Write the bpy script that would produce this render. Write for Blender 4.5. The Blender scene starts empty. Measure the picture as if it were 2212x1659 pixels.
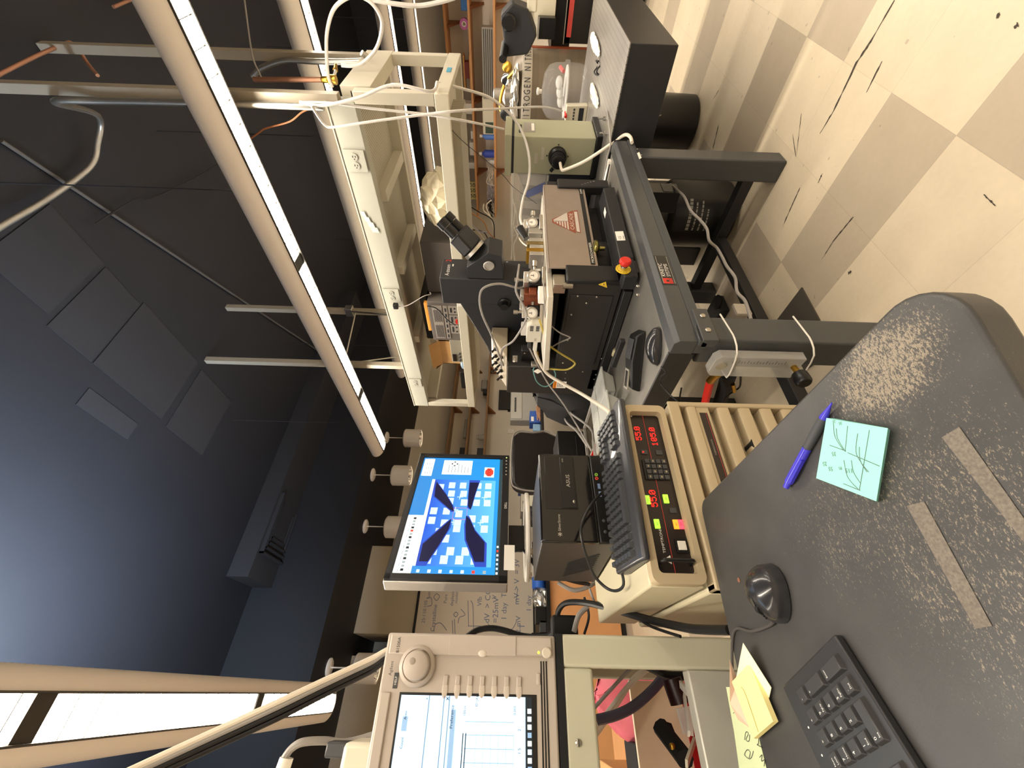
import bpy, bmesh, math, random
from mathutils import Vector as V, Matrix as MX
S = bpy.context.scene
COL = S.collection
random.seed(7)
# ---------------------------------------------------------------- camera
F, HC = 880.0, 1.185
yaw, pit, rol = map(math.radians, (52.68, -0.57, 1.6))
FW = V((-math.sin(yaw)*math.cos(pit), math.cos(yaw)*math.cos(pit), math.sin(pit)))
R0 = V((math.cos(yaw), math.sin(yaw), 0)); U0 = R0.cross(FW)
RT = R0*math.cos(rol)+U0*math.sin(rol); UP = U0*math.cos(rol)-R0*math.sin(rol)
CAM = V((0, 0, HC))
cd = bpy.data.cameras.new('camera'); cam = bpy.data.objects.new('camera', cd); COL.objects.link(cam)
cd.sensor_fit = 'HORIZONTAL'; cd.sensor_width = 36.0; cd.lens = 36.0*F/2212; cd.clip_start = 0.01
m = MX.Identity(4)
for i in range(3):
    m[i][0] = -UP[i]; m[i][1] = RT[i]; m[i][2] = -FW[i]; m[i][3] = CAM[i]
cam.matrix_world = m
S.camera = cam
# ---------------------------------------------------------------- world and exposure
w = bpy.data.worlds.new('world'); S.world = w; w.use_nodes = True
w.node_tree.nodes['Background'].inputs[0].default_value = (0.9, 0.8, 0.68, 1)
w.node_tree.nodes['Background'].inputs[1].default_value = 0.02
S.view_settings.view_transform = 'Standard'; S.view_settings.look = 'None'
S.view_settings.gamma = 1; S.view_settings.use_curve_mapping = False
S.view_settings.exposure = 0.6
LAMP_E = 37.0

def ray(x, y): return RT*(829.5-y) - UP*(x-1106) + FW*F
def PZ(x, y, z): d = ray(x, y); return CAM + d*((z-HC)/d.z)      # photo point on a level plane
def PX(x, y, X): d = ray(x, y); return CAM + d*(X/d.x)           # photo point on a plane X = const
def PY(x, y, Y): d = ray(x, y); return CAM + d*(Y/d.y)
def PD(x, y, dist): return CAM + ray(x, y)*(dist/F)              # photo point at a depth along the view axis

# ---------------------------------------------------------------- materials
def lin(c):
    if isinstance(c, str): c = [int(c[i:i+2], 16)/255 for i in (0, 2, 4)]
    return tuple((x/12.92 if x <= .04045 else ((x+.055)/1.055)**2.4) for x in c)
MATS = {}
def mat(name, c, rough=.5, metal=0., var=.06, scale=30., bump=0., emit=0., trans=0., alpha=1., ior=1.45, coat=0.):
    if name in MATS: return MATS[name]
    mt = bpy.data.materials.new(name); mt.use_nodes = True; MATS[name] = mt
    nt = mt.node_tree; b = nt.nodes['Principled BSDF']; L = nt.links.new
    col = lin(c)
    b.inputs['Roughness'].default_value = rough; b.inputs['Metallic'].default_value = metal
    b.inputs['IOR'].default_value = ior; b.inputs['Transmission Weight'].default_value = trans
    b.inputs['Alpha'].default_value = alpha; b.inputs['Coat Weight'].default_value = coat
    tc = nt.nodes.new('ShaderNodeTexCoord'); n = nt.nodes.new('ShaderNodeTexNoise')
    n.inputs['Scale'].default_value = scale; n.inputs['Detail'].default_value = 4
    L(tc.outputs['Object'], n.inputs['Vector'])
    r = nt.nodes.new('ShaderNodeMixRGB'); L(n.outputs['Fac'], r.inputs[0])
    r.inputs[1].default_value = (*[x*(1-var) for x in col], 1); r.inputs[2].default_value = (*[min(1, x*(1+var)) for x in col], 1)
    L(r.outputs[0], b.inputs['Base Color'])
    if bump:
        bp = nt.nodes.new('ShaderNodeBump'); bp.inputs['Strength'].default_value = bump; bp.inputs['Distance'].default_value = .002
        L(n.outputs['Fac'], bp.inputs['Height']); L(bp.outputs[0], b.inputs['Normal'])
    if emit:
        b.inputs['Emission Color'].default_value = (*col, 1); b.inputs['Emission Strength'].default_value = emit
    return mt
BLACK = mat('black_paint', '222224', .45, bump=.1, scale=120)
BLK2 = mat('black_plastic', '141415', .35, scale=60)
SOFTBLK = mat('black_rubber', '0e0e0f', .75, scale=60)
GREYM = mat('charcoal_paint', '3e3f41', .42, scale=80, bump=.1)
STEEL = mat('brushed_steel', 'b9b4aa', .32, 1., scale=50)
ALU = mat('aluminium', 'c9c5bd', .38, .85, scale=60)
CHROME = mat('chrome', 'dcdcdc', .12, 1.)
BRASS = mat('brass', 'c2993f', .3, 1.)
COPPER = mat('copper', 'b5866c', .5, .85)
WHITEP = mat('white_plastic', 'e2ddd2', .45)
CREAM = mat('cream_enamel', 'd8d1bc', .5, var=.03)
BEIGEM = mat('beige_metal', 'c9bd9c', .5, var=.05, scale=8)
GREYW = mat('white_paint', 'ded7c6', .5, var=.03)
WHITE = mat('white_paper', 'efeae0', .8, var=.02)
INK = mat('dark_ink', '23232a', .7)
SILK = mat('white_print', 'e8e6e0', .6)
RED = mat('red_plastic', 'cf2a20', .4)
YELLOW = mat('yellow_plastic', 'e6c22c', .5)
ORANGE = mat('orange_plastic', 'f08a1c', .5)
BLUE = mat('blue_plastic', '2f66c8', .4)
GREENISH = mat('sage_enamel', 'a8a78c', .5, var=.04, scale=10)
PINK = mat('pink_film', 'e0707f', .4)
WOOD2 = mat('brown_wood', '94714f', .55, var=.15, scale=9)
WOODO = mat('orange_wood', 'c68f5e', .5, var=.12, scale=9)
CARD = mat('cardboard', 'c79a63', .85, var=.08)

def glass_mat(name, c, rough=.05, alpha=.35):
    return mat(name, c, rough, 0, alpha=alpha)
CLEAR = glass_mat('clear_film', 'e6e4e0', .12, .32)
# ---------------------------------------------------------------- mesh builder
def basis(d):
    d = V(d).normalized(); a = V((0, 0, 1)) if abs(d.z) < .95 else V((1, 0, 0))
    u = a.cross(d).normalized(); return u, d.cross(u).normalized(), d
_txt = {}
def glyphs(s):
    if s in _txt: return _txt[s]
    cu = bpy.data.curves.new('t', 'FONT'); cu.body = s; cu.size = 1; cu.resolution_u = 2
    o = bpy.data.objects.new('t', cu); COL.objects.link(o)
    dg = bpy.context.evaluated_depsgraph_get(); me = o.evaluated_get(dg).to_mesh()
    vs = [v.co.copy() for v in me.vertices]; fs = [tuple(p.vertices) for p in me.polygons]
    o.evaluated_get(dg).to_mesh_clear(); bpy.data.objects.remove(o); bpy.data.curves.remove(cu)
    _txt[s] = (vs, fs); return _txt[s]
class MB:
    def __init__(s, M=None): s.v = []; s.f = []; s.m = []; s.M = M
    def add(s, vs, fs, m=0):
        k = len(s.v); s.v += [(s.M @ V(p)) if s.M else V(p) for p in vs]
        s.f += [tuple(k+i for i in f) for f in fs]; s.m += [m]*len(fs); return s
    def box(s, x0, x1, y0, y1, z0, z1, m=0):
        x0, x1 = sorted((x0, x1)); y0, y1 = sorted((y0, y1)); z0, z1 = sorted((z0, z1))
        vs = [(x, y, z) for x in (x0, x1) for y in (y0, y1) for z in (z0, z1)]
        return s.add(vs, [(0, 1, 3, 2), (4, 6, 7, 5), (0, 4, 5, 1), (2, 3, 7, 6), (0, 2, 6, 4), (1, 5, 7, 3)], m)
    def bar(s, a, b, w, h=None, m=0, up=(0, 0, 1)):          # box beam from a to b
        a, b = V(a), V(b); h = h or w; d = (b-a).normalized(); u = V(up)
        if abs(d.dot(u)) > .98: u = V((0, 1, 0))
        x = d.cross(u).normalized()*w/2; y = x.cross(d).normalized()*h/2
        vs = [p+i*x+j*y for p in (a, b) for i in (-1, 1) for j in (-1, 1)]
        return s.add(vs, [(0, 1, 3, 2), (4, 6, 7, 5), (0, 4, 5, 1), (2, 3, 7, 6), (0, 2, 6, 4), (1, 5, 7, 3)], m)
    def prism(s, pts, ext, m=0):                              # planar outline pushed along ext
        n = len(pts); ext = V(ext); vs = [V(p) for p in pts]+[V(p)+ext for p in pts]
        fs = [tuple(range(n))[::-1], tuple(range(n, 2*n))]+[(i, (i+1) % n, n+(i+1) % n, n+i) for i in range(n)]
        return s.add(vs, fs, m)
    def cyl(s, a, b, r0, r1=None, n=20, m=0, cap=True):
        a, b = V(a), V(b); r1 = r0 if r1 is None else r1; u, w_, d = basis(b-a)
        c = [(u*math.cos(t)+w_*math.sin(t)) for t in [2*math.pi*i/n for i in range(n)]]
        vs = [a+p*r0 for p in c]+[b+p*r1 for p in c]
        fs = [(i, (i+1) % n, n+(i+1) % n, n+i) for i in range(n)]
        if cap: fs += [tuple(range(n))[::-1], tuple(range(n, 2*n))]
        return s.add(vs, fs, m)
    def lathe(s, o, d, prof, n=24, m=0):                      # prof: (radius, height along d)
        u, w_, d = basis(d); o = V(o); vs = []; fs = []
        for r, h in prof:
            for i in range(n):
                t = 2*math.pi*i/n; vs.append(o+d*h+(u*math.cos(t)+w_*math.sin(t))*max(r, 1e-5))
        for k in range(len(prof)-1):
            fs += [(k*n+i, k*n+(i+1) % n, (k+1)*n+(i+1) % n, (k+1)*n+i) for i in range(n)]
        return s.add(vs, fs, m)
    def tube(s, pts, r, n=8, m=0, smooth=6):
        P = [V(p) for p in pts]
        if smooth and len(P) > 2:
            Q = []
            for i in range(len(P)-1):
                p0 = P[max(i-1, 0)]; p1 = P[i]; p2 = P[i+1]; p3 = P[min(i+2, len(P)-1)]
                for k in range(smooth):
                    t = k/smooth
                    Q.append(.5*((2*p1)+(p2-p0)*t+(2*p0-5*p1+4*p2-p3)*t*t+(3*p1-p0-3*p2+p3)*t**3))
            P = Q+[P[-1]]
        vs = []; fs = []; u = None
        for i, p in enumerate(P):
            d = (P[min(i+1, len(P)-1)]-P[max(i-1, 0)])
            d = d.normalized() if d.length > 1e-9 else V((0, 0, 1))
            if u is None: u = basis(d)[0]
            u = (u-d*u.dot(d)); u = u.normalized() if u.length > 1e-6 else basis(d)[0]
            w_ = d.cross(u); rr = r(i/(len(P)-1)) if callable(r) else r
            vs += [p+(u*math.cos(2*math.pi*k/n)+w_*math.sin(2*math.pi*k/n))*rr for k in range(n)]
        for i in range(len(P)-1):
            fs += [(i*n+k, i*n+(k+1) % n, (i+1)*n+(k+1) % n, (i+1)*n+k) for k in range(n)]
        fs += [tuple(range(n))[::-1], tuple(range((len(P)-1)*n, len(P)*n))]
        return s.add(vs, fs, m)
    def ell(s, c, r, n=20, k=12, m=0, zmin=-1.):               # ellipsoid, cut flat below zmin
        c = V(c); r = (r, r, r) if not hasattr(r, '__len__') else r; vs = []; fs = []
        for j in range(k+1):
            ph = -math.pi/2+math.pi*j/k
            for i in range(n):
                t = 2*math.pi*i/n
                vs.append(c+V((r[0]*math.cos(ph)*math.cos(t), r[1]*math.cos(ph)*math.sin(t), r[2]*max(math.sin(ph), zmin))))
        for j in range(k):
            fs += [(j*n+i, j*n+(i+1) % n, (j+1)*n+(i+1) % n, (j+1)*n+i) for i in range(n)]
        return s.add(vs, fs, m)
    def quad(s, a, b, c, d, m=0): return s.add([a, b, c, d], [(0, 1, 2, 3)], m)
    def poly(s, pts, m=0): return s.add(pts, [tuple(range(len(pts)))], m)
    def text(s, t, size, o, u, v, m=0, align=0, sx=1.):        # lettering in the plane o + u, v
        vs, fs = glyphs(t); u = V(u).normalized()*size; v = V(v).normalized()*size; o = V(o)
        if not vs: return s
        x0 = min(p.x for p in vs); x1 = max(p.x for p in vs); off = (0, (x0+x1)/2, x1)[align]
        return s.add([o+u*(p.x-off)*sx+v*p.y for p in vs], fs, m)
    def build(s, name, mats, parent=None, bevel=0., seg=2, smooth=40, **kw):
        mats = mats if isinstance(mats, (list, tuple)) else [mats]
        me = bpy.data.meshes.new(name); off = V((0, 0, 0)); o = bpy.data.objects.new(name, me)
        if parent is None and kw:
            xs = [p.x for p in s.v]; ys = [p.y for p in s.v]; zs = [p.z for p in s.v]
            off = V(((min(xs)+max(xs))/2, (min(ys)+max(ys))/2, min(zs)))
        me.from_pydata([p-off for p in s.v], [], s.f)
        for k in mats: me.materials.append(k)
        for p, k in zip(me.polygons, s.m): p.material_index = min(k, len(mats)-1)
        bm = bmesh.new(); bm.from_mesh(me); bmesh.ops.recalc_face_normals(bm, faces=bm.faces); bm.to_mesh(me); bm.free()
        if smooth:
            for p in me.polygons: p.use_smooth = True
            me.set_sharp_from_angle(angle=math.radians(smooth))
        COL.objects.link(o)
        if parent is not None:
            o.parent = parent
            t = V((0, 0, 0)); q = parent
            while q is not None: t += q.location; q = q.parent
            o.location = -t
        else: o.location = off
        if bevel:
            b = o.modifiers.new('bevel', 'BEVEL'); b.width = bevel; b.segments = seg; b.limit_method = 'ANGLE'; b.angle_limit = math.radians(35)
        for k, v_ in kw.items(): o[k] = v_
        return o
def thing(name, label, cat, loc, group=None):
    o = bpy.data.objects.new(name, None); COL.objects.link(o); o.location = loc; o.empty_display_size = .05
    o['label'] = label; o['category'] = cat
    if group: o['group'] = group
    return o
def solo(mb, name, mats, label, cat, group=None, **k):
    kw = dict(label=label, category=cat)
    if group: kw['group'] = group
    return mb.build(name, mats, None, **k, **kw)
def struct(mb, name, mats, **k): return mb.build(name, mats, None, kind='structure', **k)
def copy_tree(o, parent=None):
    c = o.copy(); COL.objects.link(c)
    if parent is not None: c.parent = parent
    for ch in list(o.children): copy_tree(ch, c)
    return c
def arc(c, r, u, v, a0, a1, n): return [V(c)+V(u)*r*math.cos(a)+V(v)*r*math.sin(a) for a in [math.radians(a0+(a1-a0)*i/n) for i in range(n+1)]]
def rrect(x0, x1, y0, y1, r, n=5):
    P = []
    for cx, cy, a in ((x1-r, y1-r, 0), (x0+r, y1-r, 90), (x0+r, y0+r, 180), (x1-r, y0+r, 270)):
        P += [(cx+r*math.cos(math.radians(a+90*i/n)), cy+r*math.sin(math.radians(a+90*i/n))) for i in range(n+1)]
    return P
EX, EY, EZ = V((1, 0, 0)), V((0, 1, 0)), V((0, 0, 1))
def tz(x, y, z): return MX.Translation((x, y, z))
def rz(a): return MX.Rotation(math.radians(a), 4, 'Z')
# ================================================================ setting
def floor_mat():
    mt = bpy.data.materials.new('vinyl_tiles'); mt.use_nodes = True; nt = mt.node_tree; N = nt.nodes.new; L = nt.links.new
    b = nt.nodes['Principled BSDF']; b.inputs['Roughness'].default_value = .38
    g = N('ShaderNodeNewGeometry'); sp = N('ShaderNodeSeparateXYZ'); L(g.outputs['Position'], sp.inputs[0])
    def mth(op, a, bb=None, c=None):
        n = N('ShaderNodeMath'); n.operation = op
        for i, x in enumerate((a, bb, c)):
            if x is None: continue
            if isinstance(x, (int, float)): n.inputs[i].default_value = x
            else: L(x, n.inputs[i])
        return n.outputs[0]
    T = .3165
    xt = mth('DIVIDE', mth('ADD', sp.outputs[0], .436), T); yt = mth('DIVIDE', mth('SUBTRACT', sp.outputs[1], 1.213), T)
    i = mth('FLOOR', mth('DIVIDE', xt, 2.)); j = mth('FLOOR', yt)
    k = mth('FLOORED_MODULO', mth('ADD', i, j), 3.)
    grey = mth('COMPARE', k, 2., .1)
    cx = N('ShaderNodeCombineXYZ'); L(mth('FLOOR', xt), cx.inputs[0]); L(j, cx.inputs[1])
    wn = N('ShaderNodeTexWhiteNoise'); L(cx.outputs[0], wn.inputs['Vector'])
    mix = N('ShaderNodeMixRGB'); L(grey, mix.inputs[0]); mix.inputs[1].default_value = (*lin('d5c6ac'), 1); mix.inputs[2].default_value = (*lin('b7a994'), 1)
    n1 = N('ShaderNodeTexNoise'); n1.inputs['Scale'].default_value = 9; n1.inputs['Detail'].default_value = 6; L(g.outputs['Position'], n1.inputs['Vector'])
    n2 = N('ShaderNodeTexNoise'); n2.inputs['Scale'].default_value = 60; n2.inputs['Detail'].default_value = 3; L(g.outputs['Position'], n2.inputs['Vector'])
    val = mth('ADD', mth('ADD', .80, mth('MULTIPLY', n1.outputs['Fac'], .16)), mth('ADD', mth('MULTIPLY', n2.outputs['Fac'], .1), mth('MULTIPLY', wn.outputs['Value'], .07)))
    sc = N('ShaderNodeVectorMath'); sc.operation = 'SCALE'; L(mix.outputs[0], sc.inputs[0]); L(val, sc.inputs['Scale'])
    # fine seams
    fx = mth('ABSOLUTE', mth('SUBTRACT', mth('FRACT', xt), .5)); fy = mth('ABSOLUTE', mth('SUBTRACT', mth('FRACT', yt), .5))
    seam = mth('GREATER_THAN', mth('MAXIMUM', fx, fy), .4965)
    # dirt specks
    vo = N('ShaderNodeTexNoise'); vo.inputs['Scale'].default_value = 26; vo.inputs['Detail'].default_value = 1; L(g.outputs['Position'], vo.inputs['Vector'])
    sp2 = mth('GREATER_THAN', vo.outputs['Fac'], .765)
    dk = mth('MAXIMUM', mth('MULTIPLY', seam, .16), mth('MULTIPLY', sp2, .32))
    mx = N('ShaderNodeMixRGB'); L(dk, mx.inputs[0]); L(sc.outputs[0], mx.inputs[1]); mx.inputs[2].default_value = (.07, .055, .045, 1)
    L(mx.outputs[0], b.inputs['Base Color'])
    bp = N('ShaderNodeBump'); bp.inputs['Strength'].default_value = .08; bp.inputs['Distance'].default_value = .01; L(n1.outputs['Fac'], bp.inputs['Height']); L(bp.outputs[0], b.inputs['Normal'])
    return mt
WX, BY, FY, RX, CZ = -6.0, 7.5, -2.6, 3.0, 3.5
fl = struct(MB().box(WX, RX, FY, BY, -.1, 0), 'floor', floor_mat(), smooth=0)
SCUFF = mat('black_scuff', '3d362e', .8, var=.5, scale=90)
def scuff(pts, wd):
    mb = MB(); P = [PZ(x, y, 0.0015) for x, y in pts]; L_, R_ = [], []
    Q = []
    for a, b in zip(P, P[1:]): Q += [a.lerp(b, t/8) for t in range(8)]
    Q.append(P[-1])
    for i, p in enumerate(Q):
        d = (Q[min(i+1, len(Q)-1)]-Q[max(i-1, 0)]).normalized(); n = d.cross(EZ)
        k = wd*(.25+.9*random.random())*math.sin(math.pi*(i+.6)/(len(Q)+.2))**.3
        L_.append(p+n*k*random.uniform(.6, 1.1)); R_.append(p-n*k*random.uniform(.4, 1.1))
    for i in range(len(Q)-1): mb.quad(L_[i], L_[i+1], R_[i+1], R_[i], 0)
    mb.build('scuff_mark', SCUFF, fl)
scuff([(1771, 288), (1800, 240), (1850, 135), (1880, 90), (1932, 0)], .006)
scuff([(1871, 200), (1905, 132)], .004)
scuff([(1775, 560), (1800, 520), (1843, 468)], .003)
scuff([(1690, 490), (1712, 440), (1728, 405)], .003)
scuff([(1540, 320), (1552, 270)], .006); scuff([(1712, 290), (1719, 338)], .0022); scuff([(1731, 245), (1720, 335)], .002)
scuff([(1767, 395), (1776, 375)], .004); scuff([(2125, 420), (2150, 445)], .003); scuff([(1540, 215), (1552, 195)], .004)
scuff([(1832, 590), (1839, 586)], .009); scuff([(2190, 60), (2199, 52)], .012); scuff([(2152, 36), (2160, 31)], .008)
WALLB = mat('beige_wall', 'd4cbbc', .85, var=.05, scale=3, bump=.05)
NAVY = mat('navy_ceiling_paint', '13141a', .6, var=.12, scale=4, bump=.05)
NAVY2 = mat('navy_duct_paint', '1d1c1f', .7, var=.06, scale=4)
struct(MB().box(WX-.1, WX, FY, BY, 0, CZ), 'wall_left', WALLB, smooth=0)
wb = MB().box(WX, RX, BY, BY+.1, 0, 2.62, 0); wb.box(WX, RX, BY, BY+.1, 2.62, CZ, 1)
struct(wb, 'wall_back', [WALLB, NAVY], smooth=0)
struct(MB().box(RX, RX+.1, FY, BY, 0, CZ), 'wall_right', WALLB, smooth=0)
struct(MB().box(WX, RX, FY-.1, FY, 0, CZ), 'wall_front', WALLB, smooth=0)
struct(MB().box(WX, RX, FY, BY, CZ, CZ+.1), 'ceiling', NAVY, smooth=0)
struct(MB().box(WX, -4.2, FY, BY, 2.75, CZ), 'trim_1', NAVY, smooth=0)          # dropped soffit along the wall
# thin ceiling rectangles of a lighter tone
for k, (x0, x1, y0, y1) in enumerate(((-1.13, -1.47, 1.48, 1.91), (-1.5, -1.78, 1.43, 1.9), (-1.79, -2.37, 1.43, 1.93), (-2.43, -2.85, 1.41, 1.91), (-1.86, -2.24, 1.2, 1.31))):
    solo(MB().box(x0, x1, y0, y1, CZ-.005, CZ), 'ceiling_panel', NAVY2, 'faint dark grey ceiling board, %s' % ('nearest of the row over the bench', 'second of the row over the bench', 'longest of the row over the bench', 'farthest of the row over the bench', 'small one beside the row of boards')[k], 'ceiling panel', 'dark boards on the ceiling')
d = thing('air_duct', 'dark painted rectangular air duct with slotted vent under the ceiling', 'air duct', (-4.0, 1.9, 3.3))
MB().box(-3.75, -4.3, .75, 4.4, 3.32, CZ).build('duct_body', NAVY2, d)
vt = MB()
for i in range(4):
    a = .035*i; vt.box(-3.78-a, -4.26+a, .95+a*1.5, .965+a*1.5, 3.285+.008*i, 3.32); vt.box(-3.78-a, -3.792-a, .95+a*1.5, 1.5-a, 3.285+.008*i, 3.32); vt.box(-4.26+a, -4.248+a, .95+a*1.5, 1.5-a, 3.285+.008*i, 3.32)
vt.build('vent_louver', NAVY2, d)
# ================================================================ linear ceiling lights
HOUS = mat('fixture_white', 'efe8e2', .45, var=.02)
DIFF = mat('lit_diffuser', (1, .95, .875), .6, var=0, emit=LAMP_E)
UPL = mat('lit_top', (.80, .89, 1), .6, var=0, emit=.35)
UPL_GLOW = mat('lit_top_strong', (.84, .92, 1), .6, var=0, emit=560.0)  # overdriven glow, added on one light to brighten the ceiling
LOUV = mat('louver_blade', '35332f', .6)
def fixture(Y, x0, x1, label, gaps=(), cell=.0848, z=2.3, up=None):
    t = thing('linear_light', label, 'ceiling light', ((x0+x1)/2, Y, z), 'linear hanging lights')
    a, hb, w2 = .106, .064, .051
    pr = [(-w2, z)]+[(a*math.cos(math.radians(g)), z+hb+hb*math.sin(math.radians(g))) for g in range(-118, -240, -10)]
    prof = [(-w2, z)]+[(-a*math.cos(math.radians(g)), z+hb+hb*math.sin(math.radians(g))) for g in range(-60, 61, 12)]+[(-.047, z+.127), (-.047, z+.121)]
    mb = MB()
    for sgn in (-1, 1):
        P = [(-sgn*p[0], p[1]) for p in prof]
        n = len(P); vs = [(x, Y+p[0], p[1]) for x in (x0, x1) for p in P]
        mb.add(vs, [(i, i+1, n+i+1, n+i) for i in range(n-1)])
        for x in (x0, x1): pass
    for x, dx in ((x0, .012), (x1, -.012)):
        ep = [(x, Y+a*math.cos(math.radians(g)), z+hb+hb*math.sin(math.radians(g))) for g in range(0, 360, 15)]
        mb.prism(ep, (dx, 0, 0))
    h = mb.build('housing', HOUS, t, smooth=50)
    g = MB()
    seg = [x0+.03]+sorted(gaps)+[x1-.03]
    for i in range(len(seg)-1):
        s0 = seg[i]+(.03 if i else 0); s1 = seg[i+1]-(.03 if i < len(seg)-2 else 0)
        g.quad((s0, Y-.047, z+.019), (s1, Y-.047, z+.019), (s1, Y+.047, z+.019), (s0, Y+.047, z+.019))
    g.build('diffuser', DIFF, t, smooth=0)
    l = MB(); x = x0+.03
    while x < x1: l.box(x-.0012, x+.0012, Y-.049, Y+.049, z+.0125, z+.018); x += cell
    for q in gaps: l.box(q-.03, q+.03, Y-.05, Y+.05, z+.01, z+.026)
    l.box(x0, x1, Y-.053, Y-.048, z+.001, z+.021); l.box(x0, x1, Y+.048, Y+.053, z+.001, z+.021)
    l.build('louver', LOUV, t, smooth=0)
    MB().quad((x0+.03, Y-.04, z+.119), (x0+.03, Y+.04, z+.119), (x1-.03, Y+.04, z+.119), (x1-.03, Y-.04, z+.119)).build('uplight_panel', UPL, t, smooth=0)
    if up: MB().quad((-2.4, Y-.04, z+.1195), (-2.4, Y+.04, z+.1195), (-1.4, Y+.04, z+.1195), (-1.4, Y-.04, z+.1195)).build('uplight_panel', up, t, smooth=0)  # extra unseen glowing strip, shaped to throw a glow on the ceiling
    k = x0+.4
    while k < x1:
        MB().cyl((k, Y, z+.12), (k, Y, CZ), .003, n=6).build('hanger_wire', NAVY2, t); k += 2.0
    return t
fixture(1.80, -3.37, 2.4, 'long white hanging light nearest above the bench, running across the photo', gaps=(-1.357, -2.56))
fixture(-.064, -3.56, 2.4, 'white hanging light at lower left above the analyzer', gaps=(-1.306, -2.46), up=UPL_GLOW)
fixture(2.86, -3.56, 2.4, 'hanging light partly hidden behind the overhead shelf')
fixture(4.72, -3.56, 2.4, 'distant hanging light seen through the overhead shelf frame, nearer of two')
fixture(5.87, -3.56, 2.4, 'farthest hanging light, close to the back wall')
fixture(-1.9, -3.56, 2.4, 'hanging light behind the camera, out of the photo')  # unseen light added to brighten the room
# drum pendants
def pendant(x, y, cyl_px, label, zb):
    t = thing('pendant_lamp', label, 'pendant lamp', (x, y, zb), 'drum pendants along the wall')
    MB().lathe((x, y, 2.75), (0, 0, -1), [(0, 0), (.075, 0), (.075, .012), (.06, .022), (0, .022)]).build('canopy', HOUS, t)
    MB().cyl((x, y, 2.73), (x, y, zb+.2), .006, n=8).build('stem', HOUS, t)
    MB().lathe((x, y, zb), EZ, [(.118, 0), (.118, .2), (.1, .215), (0, .215)]).lathe((x, y, zb), EZ, [(.118, 0), (.1, .002), (.095, .2)]).build('drum_shade', HOUS, t)
    MB().lathe((x, y, zb+.03), EZ, [(.095, -.02), (.08, .05), (.03, .1), (0, .1)]).build('reflector', CHROME, t); MB().lathe((x, y, zb+.10), (0, 0, -1), [(0, 0), (.03, .0), (.03, .02), (0, .03)], 16).build('bulb', mat('lit_bulb', (1, .9, .75), .5, var=0, emit=28.), t)  # glow added inside the unlit pendants to brighten wall and bench
pendant(-4.69, 2.64, None, 'drum pendant lamp nearest the right, above the wall shelves', 2.3)
pendant(-4.5, 2.03, None, 'pendant whose drum hides behind the end of the long light', 2.3)
pendant(-4.66, 1.48, None, 'drum pendant just behind the top of the blue-screen monitor', 2.3)
pendant(-4.57, .17, None, 'drum pendant behind the cables above the analyzer', 2.3)
# ================================================================ isolation table under the probe station
t = thing('isolation_table', 'charcoal steel vibration table with square legs carrying the probe station', 'table', (-1.19, 1.38, 0))
TOPM = mat('table_top_metal', '9a968f', .33, .6, var=.25, scale=14, bump=.05)
MB().box(-1.66, -.80, .765, 1.995, .70, .738).build('tabletop', TOPM, t, bevel=.003)
RAILM = mat('rail_charcoal', '444648', .4, .1, scale=80, bump=.08)
mb = MB(); mb.prism([(-.784, .757, .679), (-.784, .757, .728), (-.795, .757, .741), (-.835, .757, .741), (-.835, .757, .679)], (0, 1.243, 0)).build('front_rail', RAILM, t, bevel=.0015)
mb = MB(); mb.prism([(-.776, .757, .655), (-.776, .757, .661), (-.784, .757, .679), (-.83, .757, .679), (-.83, .757, .655)], (0, 1.243, 0)).build('lower_lip', RAILM, t)
MB().box(-1.66, -.835, .757, .765, .672, .742).build('end_rail', BLACK, t)
MB().box(-1.6, -.784, 1.992, 2.0, .66, .736).build('end_rail', BLACK, t)
for (x0, x1, y0, y1, z0) in ((-.884, -.79, .77, .862, 0), (-.884, -.79, 1.855, 1.945, 0), (-1.6, -1.51, .77, .862, 0), (-1.6, -1.51, 1.855, 1.945, 0)):
    MB().box(x0, x1, y0, y1, z0, .655).build('leg', RAILM, t, bevel=.006)
for y in (.79, 1.875): MB().box(-1.51, -.884, y, y+.05, .09, .14).build('stretcher', BLACK, t, bevel=.003)
MB().box(-1.225, -1.175, .84, 1.875, .09, .14).build('stretcher', BLACK, t, bevel=.003)
bk = MB().prism([(-.785, .752, .655), (-.775, .752, .68), (-.775, .80, .68), (-.785, .87, .655)], (-.02, 0, 0)).box(-.80, -.772, .752, .875, .63, .672); bk.build('leg_bracket', RAILM, t, bevel=.002)
for y in (.79, .845): MB().ell((-.771, y, .65), (.004, .008, .008)).build('bolt', STEEL, t)
for x, y in ((1376, 322), (1385, 335)): MB().ell(PX(x, y, -.7835), (.003, .004, .004)).build('bolt', STEEL, t)
lb = MB(); q = lambda y, z: (-.7832, y, z)
lb.quad(q(.825+.31, .684), q(.825+.31, .727), q(.885+.105, .727), q(.885+.105, .684), 0)
pl = lb.build('maker_plate', BLK2, t)
def P(y, z): return (-.7826, y, z)
lb = MB()
lb.text('KINETIC', .0165, P(1.028, .7105), EY, EZ, 0, 0, 1.05); lb.text('SYSTEMS', .0165, P(1.028, .6945), EY, EZ, 0, 0, 1.0)
for z in (.6875, .7225): lb.box(-.7827, -.7826, .995, 1.13, z, z+.0006, 0)
lb.box(-.7828, -.7826, .995, 1.02, .693, .7215, 1); lb.box(-.7826, -.7825, 1.003, 1.012, .704, .712, 2)
for k in range(3): lb.box(-.7826, -.7825, .996, 1.019, .695+.0035*k, .6962+.0035*k, 2)
lb.build('lettering', [SILK, RED, BLK2], pl, smooth=0)
lab = MB().quad(PX(1376, 331, -.7755), PX(1381, 328, -.7755), PX(1386, 341, -.7755), PX(1381, 344, -.7755)); lab.build('white_label', WHITE, t, smooth=0)
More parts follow.
